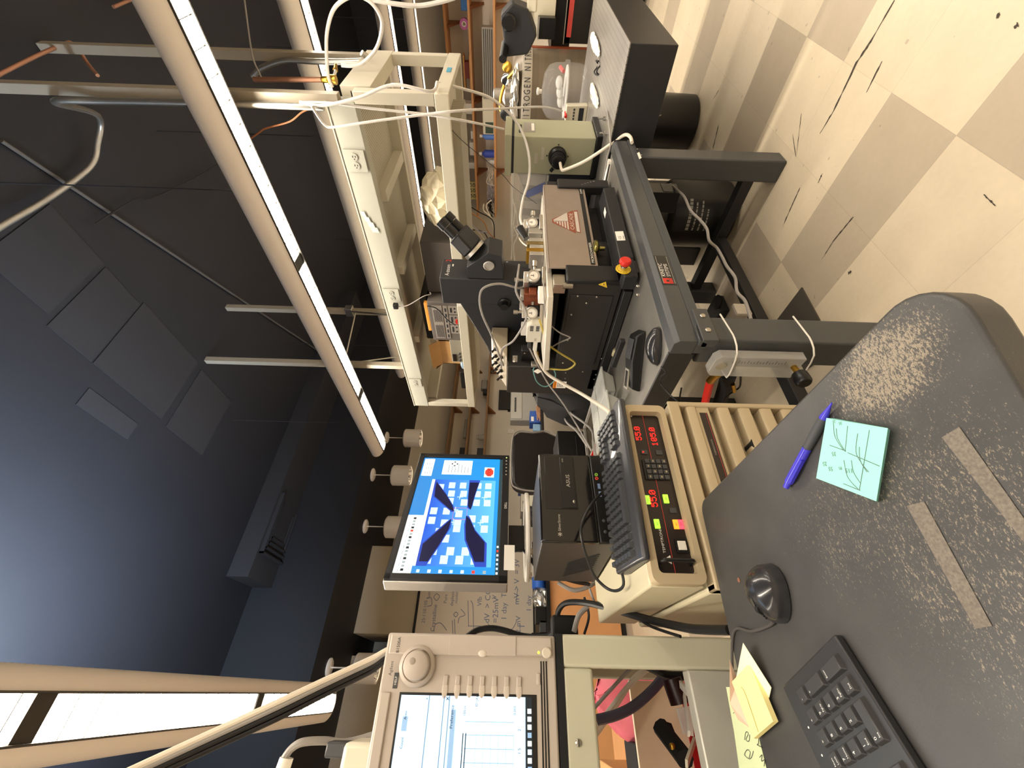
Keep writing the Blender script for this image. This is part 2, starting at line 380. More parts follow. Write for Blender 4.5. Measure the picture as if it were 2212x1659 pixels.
# strip of paper on the table end
solo(MB().box(-1.0, -.86, 1.955, 1.985, .738, .75).box(-.99, -.87, 1.9549, 1.955, .741, .747, 1), 'paper_label', [WHITE, INK], 'white paper strip lying at the far end of the charcoal table, by the round connector', 'paper')

# ================================================================ probe station
MATT = mat('station_black', '1a191b', .5, var=.1, scale=40, bump=.08)
PANEL = mat('panel_charcoal', '2c2a28', .48, var=.06, scale=60, bump=.1)
TAN = mat('tan_steel', 'a4968a', .38, .55, var=.08, scale=20)
PLAT = mat('platen_plate', 'ddd6c8', .34, .45, var=.06)
s = thing('probe_station', 'black wafer probe station with silver platen and steel front plate', 'probe station', (-1.27, 1.5, .738))
B0 = .738
MB().box(-1.6, -.95, 1.2, 1.88, .765, .80).build('base_plate', MATT, s, bevel=.004)
# near side panel with cover plate and screws
sp = MB().prism([(-.95, 1.19, .775), (-.945, 1.19, .972), (-1.44, 1.19, .972), (-1.44, 1.19, .775)], (0, .03, 0)); sp = sp.build('side_panel', PANEL, s, bevel=.004)
MB().box(-1.40, -1.0, 1.186, 1.19, .80, .962).build('cover_plate', PANEL, sp, bevel=.002)
for x, y in ((1248, 640), (1289, 642), (1267, 655), (1234, 680), (1333, 682), (1318, 737), (1226, 735), (1216, 784), (1259, 803), (1300, 775)):
    p = PY(x, y, 1.185); MB().ell(p, (.0045, .003, .0045), 10, 6).build('screw', STEEL, sp)
# corner post and far post
MB().box(-.945, -.925, 1.18, 1.27, .77, .985).build('corner_post', MATT, s, bevel=.006)
MB().box(-.955, -.915, 1.83, 1.9, .75, .985).build('corner_post', MATT, s, bevel=.006)
tr = PX(1302, 615, -.9245)
wl = MB(); wl.prism([tr+V((0, -.016, -.013)), tr+V((0, .016, -.013)), tr+V((0, 0, .016))], (.0006, 0, 0), 0)
wl.prism([tr+V((.0007, -.011, -.0105)), tr+V((.0007, .011, -.0105)), tr+V((.0007, 0, .010))], (.0003, 0, 0), 1)
wl.prism([tr+V((.0011, -.009, -.0095)), tr+V((.0011, .009, -.0095)), tr+V((.0011, 0, .0075))], (.0003, 0, 0), 0)
wl.box(tr.x+.0015, tr.x+.0017, tr.y-.004, tr.y+.004, tr.z-.006, tr.z-.002, 1)
wl.build('warning_triangle', [YELLOW, INK], s, smooth=0)
# foot block at the corner
fb = MB().box(-.925, -.875, 1.17, 1.235, .74, .80); fb.build('corner_bracket', BLACK, s, bevel=.004)
for x, y in ((1378, 637), (1378, 618)): MB().ell(PX(x, y, -.874), (.004, .006, .006)).build('screw', STEEL, s)
for x, y in ((-.95, 1.22), (-.95, 1.85), (-1.55, 1.22), (-1.55, 1.85)): MB().cyl((x, y, B0), (x, y, .766), .022).build('rubber_foot', SOFTBLK, s)
# platen
pt = MB().prism([PZ(1196, 641, 1.03), (-.965, 1.84, 1.03), (-1.43, 1.84, 1.03), PZ(1186, 801, 1.03)], (0, 0, .022))
pt.build('platen', PLAT, s, bevel=.003)
MB().box(-1.5, -1.0, 1.3, 1.75, .985, 1.03).build('platen_frame', BLACK, s)
# steel front plate with logo
fp = thing_part = MB(); fp.box(-.935, -.928, 1.252, 1.862, .862, 1.047, 0); fp.box(-.955, -.928, 1.252, 1.862, 1.043, 1.049, 0)
fp = fp.build('front_plate', TAN, s, bevel=.0015)
st = MB(); st.box(-.928, -.9272, 1.275, 1.845, .872, .889, 0)
st.text('MICROCHAMBER', .0135, (-.9268, 1.285, .8755), EY, EZ, 1, 0, 1.25); st.text('SUMMIT', .0125, (-.9268, 1.838, .876), EY, EZ, 1, 2, 1.1)
st.build('lettering_strip', [BLK2, SILK], fp, smooth=0)
RUST = mat('logo_rust', '8b4a32', .55); LOGO = mat('logo_silver', 'cfc6bd', .4, .3)
lg = MB(); c = PX(1225, 478, -.9275); cy, cz = c.y, c.z
def G(pts, k, m, x=-.9275):
    lg.prism([(x, cy+y, cz+z) for y, z in pts], (.0006*k, 0, 0), m)
G([(-.085, -.03), (.085, -.03), (.012, .062), (-.012, .062)], 1, 0)
G([(-.082, -.05), (.088, -.05), (.08, -.032), (-.075, -.032)], 1, 0)
G([(-.078, -.047), (.075, -.047), (.073, -.034), (-.073, -.034)], 2, 1)
G([(.008, .056), (.066, -.004), (-.002, -.004), (-.004, .056)], 2, 1)
for k in range(6):
    a = -.002+.0105*k; e = .006+ (.058-a)*.95
    G([(-e if e < .07 else -.07, a-.002), (0, a-.002), (0, a+.004), (-e+.005, a+.004)], 2, 1)
lg.text('CASCADE', .0235, (-.9265, cy, cz-.0265), EY, EZ, 1, 1, 1.18)
lg.build('logo', [RUST, LOGO], fp, smooth=0)
MB().box(-.955, -.93, 1.22, 1.255, .905, .975).build('end_bracket', STEEL, fp)
# front base box (long black casing) with labels, knob and stop switch
cb = MB().prism([(-.905, 1.235, .752), (-.865, 1.235, .752), (-.87, 1.235, .80), (-.935, 1.235, .806)], (0, .50, 0)).build('front_casing', BLACK, s, bevel=.003)
a = PX(1338, 508, -.8645)
wl = MB(); wl.quad((-.866, a.y-.03, .765), (-.866, a.y+.03, .765), (-.8685, a.y+.03, .796), (-.8685, a.y-.03, .796), 0)
wl.text('CE', .013, (-.8668, a.y-.022, .779), EY, (-.08, 0, 1), 1, 0, 1.3); wl.box(-.8662, -.8658, a.y-.022, a.y+.0, .769, .7705, 1)
wl.build('rating_label', [WHITE, INK], cb, smooth=0)
a = PX(1308, 446, -.87); wl = MB().box(-.91, -.885, a.y-.02, a.y+.022, .8045, .8062); wl.build('top_label', WHITE, cb)
k = PX(1303, 537, -.93); kb = MB().lathe((-.93, k.y, .985-.16), EZ, [(.008, 0), (.01, .02), (.024, .026), (.031, .033), (.031, .04), (.024, .045), (0, .046)])
kb.build('stage_knob', mat('gold_knob', '8e8a52', .15, .9), s)
ky = PX(1345, 588, -.885); eb = MB().box(-.925, -.868, ky.y-.045, ky.y+.06, .752, .80); eb = eb.build('stop_switch_box', BLACK, s, bevel=.004)
eq = PX(1346, 582, -.867); ec = V((-.867, eq.y, eq.z))
ym = MB().lathe(ec, EX, [(0, 0), (.026, 0), (.026, .003), (0, .003)], 32, 0)
for i, ch in enumerate('EMERGENCYSTOP'):
    g_ = math.radians(200-i*26); d_ = V((0, math.cos(g_), math.sin(g_))); ym.text(ch, .007, ec+d_*.018+EX*.0034, V((0, d_.z, -d_.y)), d_, 1, 1)
ym.build('yellow_collar', [YELLOW, INK], eb)
MB().lathe(ec, EX, [(.013, 0), (.013, .018), (0, .018)]).build('clear_neck', CHROME, eb)
MB().lathe(ec+EX*.016, EX, [(.008, 0), (.017, .006), (.0205, .013), (.0205, .019), (.017, .024), (.009, .0255), (0, .0255)]).build('red_button', RED, eb)
# dark interior of the stage
MB().lathe((-1.08, 1.42, .80), EZ, [(.13, 0), (.13, .12), (.1, .16), (.0, .16)]).build('chuck_stage', MATT, s)
MB().box(-1.5, -1.0, 1.5, 1.8, .80, .985).build('stage_body', MATT, s)
for (x, y, z) in ((-.96, 1.21, 1.0), (-.97, 1.78, 1.0)):
    MB().box(x-.03, x+.012, y-.03, y+.03, .985, 1.03).build('platen_clamp', STEEL, s, bevel=.002)
MB().cyl((-.955, 1.185, .995), (-.955, 1.185, .96), .012).build('levelling_screw', STEEL, s)
MB().box(-.99, -.95, 1.87, 1.92, .9, .985).box(-.985, -.93, 1.86, 1.90, .985, 1.03).build('far_drive_block', MATT, s, bevel=.003)
nn = MB()
for k in range(5): nn.text('12345'[k], .011, (-.914, 1.845+.008*k, .87-.014*k), EY, EZ, 0)
nn.build('scale_marks', SILK, s, smooth=0)
# handle bar along the near side foot
hb = MB().bar(PZ(1345, 735, .79), PZ(1325, 790, .79), .02, .02); hb.build('handle', BLACK, s, bevel=.003)
MB().box(-1.6, -.96, 1.165, 1.19, .742, .775).build('foot_rail', BLACK, s, bevel=.004)
# rear housing and microscope bridge
rh = MB().box(-1.645, -1.44, 1.2, 1.82, .74, 1.19).build('rear_housing', PANEL, s, bevel=.004)
a = PY(1207, 832, 1.199)
wl = MB(); wl.box(a.x-.022, a.x+.03, 1.198, 1.1995, a.z-.035, a.z+.028, 0); wl.box(a.x-.022, a.x+.03, 1.1972, 1.198, a.z+.012, a.z+.028, 1)
wl.text('WARNING', .0095, (a.x+.004, 1.1968, a.z+.0165), EX, EZ, 2, 1)
for k in range(4): wl.box(a.x-.014, a.x+.022, 1.197, 1.198, a.z+.004-.0075*k, a.z+.0062-.0075*k, 2)
wl.build('warning_label', [WHITE, ORANGE, INK], rh, smooth=0)
nb = MB()
for t_, x, y in (('14', 1223, 807), ('15', 1222, 819), ('13', 1288, 811), ('15', 1284, 821)):
    nb.text(t_, .009, PY(x, y, 1.1985), EX, EZ, 0)
nb.build('panel_numbers', SILK, rh, smooth=0)
tg = PY(1112, 774, 1.1985); tb = MB().box(tg.x-.022, tg.x+.018, 1.196, 1.1995, tg.z-.012, tg.z+.01); tb = tb.build('toggle_plate', ALU, rh)
MB().cyl((tg.x, 1.196, tg.z), (tg.x+.012, 1.17, tg.z+.004), .003, .0045).build('toggle', WHITEP, tb)
# microscope
SC = mat('scope_charcoal', '2a2b2e', .45, var=.05, scale=100, bump=.06)
m_ = thing('stereo_microscope', 'black zoom microscope with twin eyepieces mounted above the silver platen', 'microscope', (-1.2, 1.48, 1.052))
bl = MB().box(-1.255, -1.115, 1.405, 1.545, 1.1, 1.49).build('body', SC, m_, bevel=.004)
tx = MB(); tx.text('A-zoom', .026, (-1.1145, 1.425, 1.452), EY, EZ, 0, 0, .9); tx.text('2', .034, (-1.1145, 1.521, 1.452), EY, EZ, 1); tx.box(-1.1149, -1.1145, 1.49, 1.505, 1.438, 1.444, 0); tx.text('II', .012, (-1.1145, 1.53, 1.2), EY, EZ, 0)
tx.build('lettering', [SILK, RED], bl, smooth=0)
cx, cy = -1.115, 1.41
pr = MB(); x0, x1 = -1.115, -1.03
pr.prism([(-1.115, 1.41, 1.215), (-1.0, 1.41, 1.225), (-.985, 1.41, 1.28), (-1.06, 1.41, 1.37), (-1.115, 1.41, 1.37)], (0, .115, 0))
pr.build('prism_head', SC, m_, bevel=.003)
rc = PY(1056, 573, 1.408); MB().lathe(rc, (0, -1, 0), [(.019, -.005), (.023, 0), (.023, .006), (.0195, .007), (.0185, .002), (0, .002)], 28).build('port_ring', ALU, m_)
# eyepieces
ax = V((.62, .30, .72)).normalized()
nk = V((-1.02, 1.47, 1.335))
MB().lathe(nk, ax, [(.05, 0), (.05, .014), (0, .014)], 24).build('swivel_collar', ALU, m_)
sd = V((0, 1, 0)).cross(ax).normalized(); sw = ax.cross(sd).normalized()
if sw.y < 0: sw = -sw
bb = MB(MX.Translation(nk+ax*.055) @ MX((tuple(sw)+(0,), tuple(sd)+(0,), tuple(ax)+(0,), (0, 0, 0, 1))).transposed())
bb.box(-.06, .06, -.028, .028, -.04, .045).build('binocular_head', BLK2, m_, bevel=.008)
for e in (-.033, .033):
    o = nk+ax*.095+sw*e
    ep = MB().lathe(o, ax, [(.021, 0), (.021, .05), (.024, .052), (.024, .085), (.02, .086), (.018, .078), (0, .078)], 22).build('eyepiece', BLK2, m_)
    MB().lathe(o+ax*.05, ax, [(.0215, 0), (.0225, .001), (.0225, .004), (.0215, .005)], 22).build('ring', ALU, ep)
# bridge arm
ar = MB().prism([(-1.255, 1.42, 1.42), (-1.255, 1.42, 1.06), (-1.52, 1.42, 1.10), (-1.66, 1.42, 1.19), (-1.72, 1.42, 1.2), (-1.72, 1.42, 1.25), (-1.66, 1.42, 1.27), (-1.55, 1.42, 1.30), (-1.40, 1.42, 1.36)], (0, .12, 0))
ar.build('bridge_arm', SC, m_, bevel=.006)
kn = PY(1090, 650, 1.42); MB().lathe(kn, (0, -1, 0), [(.03, 0), (.03, .02), (.024, .025), (.018, .025), (.018, .045), (0, .045)]).build('focus_knob', BLK2, m_)
rr = MB()
for k in range(2): rr.box(-1.62, -1.42, 1.405, 1.42, 1.09+.03*k, 1.10+.03*k)
rr.build('slide_rails', ALU, m_)
yl = PY(1080, 733, 1.418); wl = MB(); wl.prism([yl+V((-.016, 0, -.013)), yl+V((.016, 0, -.013)), yl+V((0, 0, .015))], (0, -.0006, 0)); wl.build('warning_triangle', YELLOW, m_, smooth=0)
# valve box on the rear housing
v = thing('valve_box', 'beige sloping box with black toggle valves and two white name strips', 'valve box', (-1.51, 1.3, 1.19))
MB().prism([(-1.405, 1.22, 1.192), (-1.405, 1.36, 1.27), (-1.405, 1.415, 1.27), (-1.405, 1.415, 1.192)], (-.225, 0, 0)).build('casing', mat('valve_beige', 'b5a78f', .5), v, bevel=.004)
for i in range(4):
    for j in range(2):
        x = -1.445-.05*i; y = 1.26+.05*j; z = 1.215+.028*j
        tg = MB().cyl((x, y, z), (x, y-.006, z+.011), .009); tg.cyl((x, y-.006, z+.011), (x-.004, y-.02, z+.024), .004, .006); tg.build('toggle_valve', BLK2, v)
for x, s_ in ((-1.462, 'Prober'), (-1.562, 'Vac 1')):
    l_ = MB().box(x-.048, x+.04, 1.362, 1.40, 1.2705, 1.2712, 0); l_.quad((x-.05, 1.345, 1.2625), (x+.04, 1.345, 1.2625), (x+.04, 1.361, 1.2712), (x-.05, 1.361, 1.2712), 0)
    l_.text(s_, .018, (x-.04, 1.372, 1.2716), EX, EY, 1); l_.build('name_strip', [WHITE, INK], v, smooth=0)
# ================================================================ probe positioners, leads and boxes on the platen
PT = 1.053
COPB = mat('copper_block', '8a4a32', .4, .5)
def positioner(p, ang, label, dial=True):
    t = thing('probe_positioner', label, 'probe positioner', p, 'probe positioners on the platen')
    M = MX.Translation(p) @ rz(ang)        # local +x is the dial side
    MB(M).box(-.05, .035, -.035, .035, 0, .014).build('magnetic_base', STEEL, t, bevel=.002)
    MB(M).box(-.045, .01, -.03, .03, .014, .062).build('stage_block', BLK2, t, bevel=.003)
    MB(M).box(-.03, .012, -.022, .025, .062, .083).build('slide', ALU, t, bevel=.002)
    g = MB(M).lathe((.01, 0, .045), (1, 0, 0), [(.024, 0), (.0255, .004), (.0255, .016), (.0225, .019), (.0215, .0165), (0, .0165)], 28).build('dial_gauge', ALU, t)
    f = MB(M).lathe((.01, 0, .045), (1, 0, 0), [(.0165, .0168), (0, .0168)], 24, 0); f.box(.0272, .0276, -.0012, .0012, .045, .057, 1); f.box(.0272, .0276, -.006, .005, .0445, .046, 1)
    f.build('dial_face', [WHITE, INK], g, smooth=0)
    MB(M).cyl((-.02, .03, .04), (-.02, .062, .04), .006).cyl((-.02, .062, .04), (-.02, .085, .04), .01).build('micrometer', STEEL, t)
    MB(M).cyl((-.015, 0, .083), (-.015, 0, .106), .005).cyl((-.015, 0, .1), (-.015, 0, .118), .009).build('micrometer', STEEL, t)
    MB(M).bar((-.04, 0, .06), (-.13, 0, .05), .012, .012).build('probe_arm', ALU, t)
    MB(M).box(-.04, -.008, -.062, -.032, .03, .06).build('terminal_block', COPB, t, bevel=.002)
    return t
pa = PX(1152, 479, -1.0); positioner(V((-1.02, pa.y, PT)), -25, 'far probe positioner with dark rimmed dial, nearest the clear plastic box')
pb = PX(1162, 591, -.985); positioner(V((-1.01, pb.y, PT)), -25, 'middle probe positioner with white dial, directly under the twin eyepieces')
pc = PX(1156, 681, -1.12); positioner(V((-1.135, pc.y+.03, PT)), -50, 'near probe positioner with white dial beside the grey connector box')
# extra rack of brass blocks between dials
b = thing('terminal_stack', 'stack of brass and steel terminal plates between the two right dials', 'terminal block', (-1.03, 1.5, PT))
for i, (c_, h) in enumerate(((ALU, .012), (BRASS, .03), (ALU, .01), (mat('bronze', '8d7a4e', .4, .7), .026), (ALU, .012))):
    MB().box(-1.07+.004*i, -1.0, 1.43+.024*i, 1.452+.024*i, PT, PT+.05+h*.7).build('plate', c_, b, bevel=.0015)
MB().cyl((-1.02, 1.57, PT+.07), (-1.0, 1.62, PT+.10), .013, .018).build('wing_knob', BLK2, b)
MB().box(-1.06, -1.01, 1.6, 1.66, PT, PT+.06).build('steel_post', ALU, b, bevel=.002)
# connector box with wide white cable
g = PY(1160, 722, 1.16); g0 = V((g.x, 1.17, PT))
c = thing('connector_box', 'light grey connector box with port labels where the thick white cable ends', 'connector box', (g.x, 1.19, PT))
cb = MB().prism([(g.x+.05, 1.165, PT), (g.x-.055, 1.165, PT), (g.x-.055, 1.165, PT+.062), (g.x+.035, 1.165, PT+.062), (g.x+.05, 1.165, PT+.045)], (0, .05, 0)).build('casing', mat('pale_grey', 'cfcabb', .5), c, bevel=.004)
pk = MB()
for i in range(5):
    for j in range(2): pk.box(g.x+.012-.0+.006*i-.0, g.x+.016+.006*i, 1.1643, 1.165, PT+.012+.024*j, PT+.026+.024*j, 0)
pk.text('I/O', .012, (g.x-.045, 1.1645, PT+.02), EX, EZ, 0); pk.build('port_marks', INK, cb, smooth=0)
MB().box(g.x-.115, g.x-.055, 1.172, 1.186, PT+.012, PT+.03).build('plug', WHITEP, c, bevel=.003)
MB().box(g.x-.10, g.x-.055, 1.172, 1.186, PT+.04, PT+.054).build('plug', GREYM, c, bevel=.002)
q = PY(1137, 760, 1.27)
k = thing('coax_panel', 'small black panel with a row of gold coaxial connectors', 'connector panel', (q.x, 1.25, PT))
MB().box(q.x-.045, q.x+.045, 1.235, 1.275, PT, PT+.075).build('casing', BLK2, k, bevel=.003)
for i in range(5): MB().lathe((q.x-.035+.018*i, 1.262, PT+.0), (0, -1, 0), [(.006, .02), (.006, .045), (.0045, .045), (.0045, .05), (0, .05)], 12).build('connector', BRASS, k)
MB().box(q.x-.042, q.x-.012, 1.20, 1.228, PT, PT+.028).build('foil_block', ALU, k, bevel=.002)
for x, z in ((.03, .06), (-.03, .06)): MB().ell((q.x+x, 1.234, PT+z), (.004, .003, .004), 10, 6).build('screw', STEEL, k)
wb_ = PY(1137, 705, 1.32); solo(MB().box(wb_.x-.04, wb_.x+.02, 1.30, 1.33, PT, PT+.08), 'paper_box', WHITE, 'white blank card box behind the grey connector box on the platen', 'box', bevel=.002)
for i, (x, y) in enumerate(((1140, 640), (1138, 668))):
    p = PY(x, y, 1.26); solo(MB().box(p.x-.02, p.x+.02, 1.25, 1.29, PT, p.z+.015).box(p.x-.01, p.x+.012, 1.245, 1.29, p.z+.015, p.z+.03, 1), 'relay_block', [COPB, ALU], ('brown block with metal cap, beside the middle positioner', 'brown block with metal cap, beside the near positioner')[i], 'terminal block', 'brown terminal blocks', bevel=.002)
pw = PX(1172, 655, -1.0); solo(MB().box(-1.03, -1.0, 1.165, 1.235, PT, PT+.028), 'white_block', WHITE, 'white plastic block standing at the near corner of the silver platen', 'block', bevel=.004)
# ---- cables (each one thing)
CWHITE = mat('cable_white', 'e6dccb', .45); CGREY = mat('cable_grey', '9a9590', .5); CBLK = mat('cable_black', '151516', .45); CTUBE = mat('tube_translucent', 'dcd8d2', .25, 0, alpha=.9)
CYEL = mat('cable_yellow', 'b9a64a', .4); CTEAL = mat('cable_teal', '6fa3a0', .4)
def cable(name, pts, r, m, label, cat='cable', group=None, n=8):
    mb = MB().tube(pts, r, n); return solo(mb, name, m, label, cat, group)
cable('cable', [V((g.x-.11, 1.179, PT+.02)), V((g.x-.15, 1.175, PT+.01)), PY(1180, 805, 1.15), PY(1215, 828, 1.1), PY(1255, 850, 1.02), PX(1290, 872, -1.25)+V((0, 0, 0)), PX(1313, 888, -1.15), PX(1322, 900, -1.12)], .0075, CWHITE, 'thick white cable sweeping from the connector box down to the old keyboard')
cable('cable', [V((g.x-.10, 1.179, PT+.047)), PY(1165, 795, 1.16), PY(1185, 830, 1.12), PY(1215, 870, 1.05), PX(1250, 925, -1.6), PX(1278, 975, -1.42)], .0035, CGREY, 'thin grey cable with a square white tag, running down to the small computer')
tgp = PY(1162, 802, 1.15); solo(MB().prism([tgp+V((-.018, 0, 0)), tgp+V((0, 0, -.018)), tgp+V((.016, 0, .002)), tgp+V((-.002, 0, .02))], (0, .001, 0)), 'cable_tag', WHITE, 'square white tag wrapped round the thin grey cable', 'tag', smooth=0)
cable('cable', [PY(1165, 690, 1.15), PY(1176, 725, 1.13), PY(1185, 745, 1.1), PY(1215, 766, 1.08), PY(1238, 780, 1.08), PY(1241, 788, 1.08), PY(1225, 798, 1.1), PY(1200, 798, 1.15), PY(1188, 797, 1.19)], .004, CYEL, 'yellow cable looping down across the black side panel')
cable('cable', [PX(1174, 600, -.99), PY(1176, 650, 1.13), PY(1180, 690, 1.12), PY(1205, 716, 1.09), PY(1228, 727, 1.09), PY(1230, 731, 1.09), PY(1205, 742, 1.1), PY(1176, 760, 1.16)], .0028, CGREY, 'thin grey wire with a sharp bend over the black side panel')
cable('cable', [V((q.x-.03, 1.2, PT+.01)), PY(1152, 800, 1.18), PY(1160, 825, 1.17), PY(1178, 835, 1.17), PY(1196, 824, 1.17), PY(1200, 810, 1.18), PY(1197, 800, 1.19)], .0028, CTEAL, 'teal wire loop hanging over the rear housing')
cable('cable', [V((-1.03, 1.33, PT+.06)), PY(1127, 622, 1.3), PY(1080, 613, 1.25), PY(1045, 622, 1.22), PY(1036, 645, 1.22), PY(1042, 680, 1.22), PY(1062, 725, 1.22), V((-1.44, 1.212, 1.212)), V((-1.45, 1.235, 1.219))], .0045, CGREY, 'grey cable arching over the black microscope arm to the valve box')
cable('cable', [V((-1.03, 1.4, PT+.1)), PY(1118, 600, 1.3), PY(1115, 630, 1.25), PY(1133, 665, 1.22), PY(1136, 690, 1.2), PY(1110, 735, 1.2), PY(1085, 755, 1.21), V((-1.50, 1.235, 1.219))], .0045, CGREY, 'grey cable dipping behind the dials on its way to the valve box')
cable('tube', [PX(1105, 0, -.9)+V((0, 0, 0))]*0 + [PX(944, 178, -.62), PX(960, 182, -.63), PX(1000, 192, -.66), PX(1060, 212, -.72), PX(1105, 250, -.8), PX(1130, 290, -.87), PX(1143, 340, -.93), PX(1142, 390, -.99), PX(1130, 430, -1.03), PX(1124, 470, -1.05), PX(1130, 490, -1.05), V((-1.05, pa.y-.03, PT+.07))], .0065, CTUBE, 'stiff white tube curving from the overhead shelf frame down to the far positioner', 'tube')
# ---- mouse and joystick pad on the table
jz = .738
j = thing('joystick_box', 'long black wedge shaped control pad lying on the near end of the table', 'control pad', (-1.0, .95, jz))
J0, J1 = PZ(1388, 712, jz), PZ(1375, 842, jz); ang = math.degrees(math.atan2(J1.y-J0.y, J1.x-J0.x)); Lj = (J1-J0).length
Mj = MX.Translation(J0.lerp(J1, .5)) @ rz(ang)
MB(Mj).prism([(-Lj/2, -.035, 0), (-Lj/2+.02, -.035, .032), (-.0, -.035, .04), (Lj/2-.01, -.035, .03), (Lj/2, -.035, 0)], (0, .075, 0)).build('casing', BLK2, j, bevel=.006, seg=3)
Mj2 = Mj
MB(Mj).prism([(-Lj/2+.03, -.028, .0345), (-.005, -.028, .0412), (-.005, .033, .0412), (-Lj/2+.03, .033, .0345)], (0, 0, .002)).build('touch_panel', GREYM, j, bevel=.002)
MB(Mj).box(.03, .1, -.02, .02, .035, .0395, 0).box(.037, .093, -.013, .013, .0395, .0402, 1).build('frame', [ALU, BLK2], j)
mo = PZ(1422, 748, jz)
def mouse(p, ang, L, W, H, label, body):
    t = thing('computer_mouse', label, 'mouse', p)
    M = MX.Translation(p) @ rz(ang); vs = []; fs = []; n, k = 22, 9
    mb = MB(M)
    for i in range(n+1):
        u = i/n; x = (u-.5)*L; wd = W/2*(1-abs(2*u-1)**2.6)**.5*(1-.12*(u > .5)*(u-.5)) if 0 < u < 1 else .0005
        h = H*(math.sin(math.pi*min(1, max(0, (u*.92+.05))))**.62)
        for a in range(k+1):
            th = math.pi*a/k; c_ = math.cos(th); y = wd*(1 if c_ >= 0 else -1)*abs(c_)**.75; z = .002+(h-.002)*math.sin(th)**.6
            vs.append((x, y, max(.001, z if 0 < u < 1 else .001)))
    for i in range(n): fs += [(i*(k+1)+a, (i+1)*(k+1)+a, (i+1)*(k+1)+a+1, i*(k+1)+a+1) for a in range(k)]
    fs += [tuple(i*(k+1) for i in range(n+1)), tuple(i*(k+1)+k for i in range(n+1))[::-1]]
    mb.add(vs, fs).build('shell', body, t, smooth=60)
    MB(M).cyl((L*.27, -.0035, H*.70), (L*.27, .0035, H*.70), .006, n=16).build('scroll_wheel', SOFTBLK, t)
    s_ = MB(M); 
    for i in range(10): s_.box(L*(.08+.035*i), L*(.115+.035*i), -.0006, .0006, H*.5, H*(.985-.0*i)*math.sin(math.pi*min(1, ((.58+.035*i)*.92+.05)))**.62+.0004)
    s_.build('button_split', SOFTBLK, t)
    return t, M
MOUSEM = mat('mouse_shell', '2b2b2e', .22, var=.05, coat=.3)
mouse(mo, ang+12, .118, .062, .036, 'glossy black mouse on the near end of the charcoal table', MOUSEM)
mdir = V((math.cos(math.radians(ang+12)), math.sin(math.radians(ang+12)), 0))
cable("mouse_cord", [PZ(1428, 792, jz+.012), PZ(1438, 805, .742), PZ(1427, 815, .742), PX(1428, 830, -.95), PX(1440, 845, -.93), PX(1455, 860, -.92), PX(1465, 868, -.92)], .0018, CBLK, "thin black mouse cord dropping over the table end rail", "cord")
solo(MB().box(*[x for p in (PZ(1325, 752, .742),) for x in (p.x-.03, p.x+.005)], PZ(1325, 752, .742).y-.02, PZ(1325, 752, .742).y+.02, jz, .745), 'sticky_tape', mat('masking_tape', 'd9cfa8', .8), 'scrap of cream tape on the table beside the black handle', 'tape')
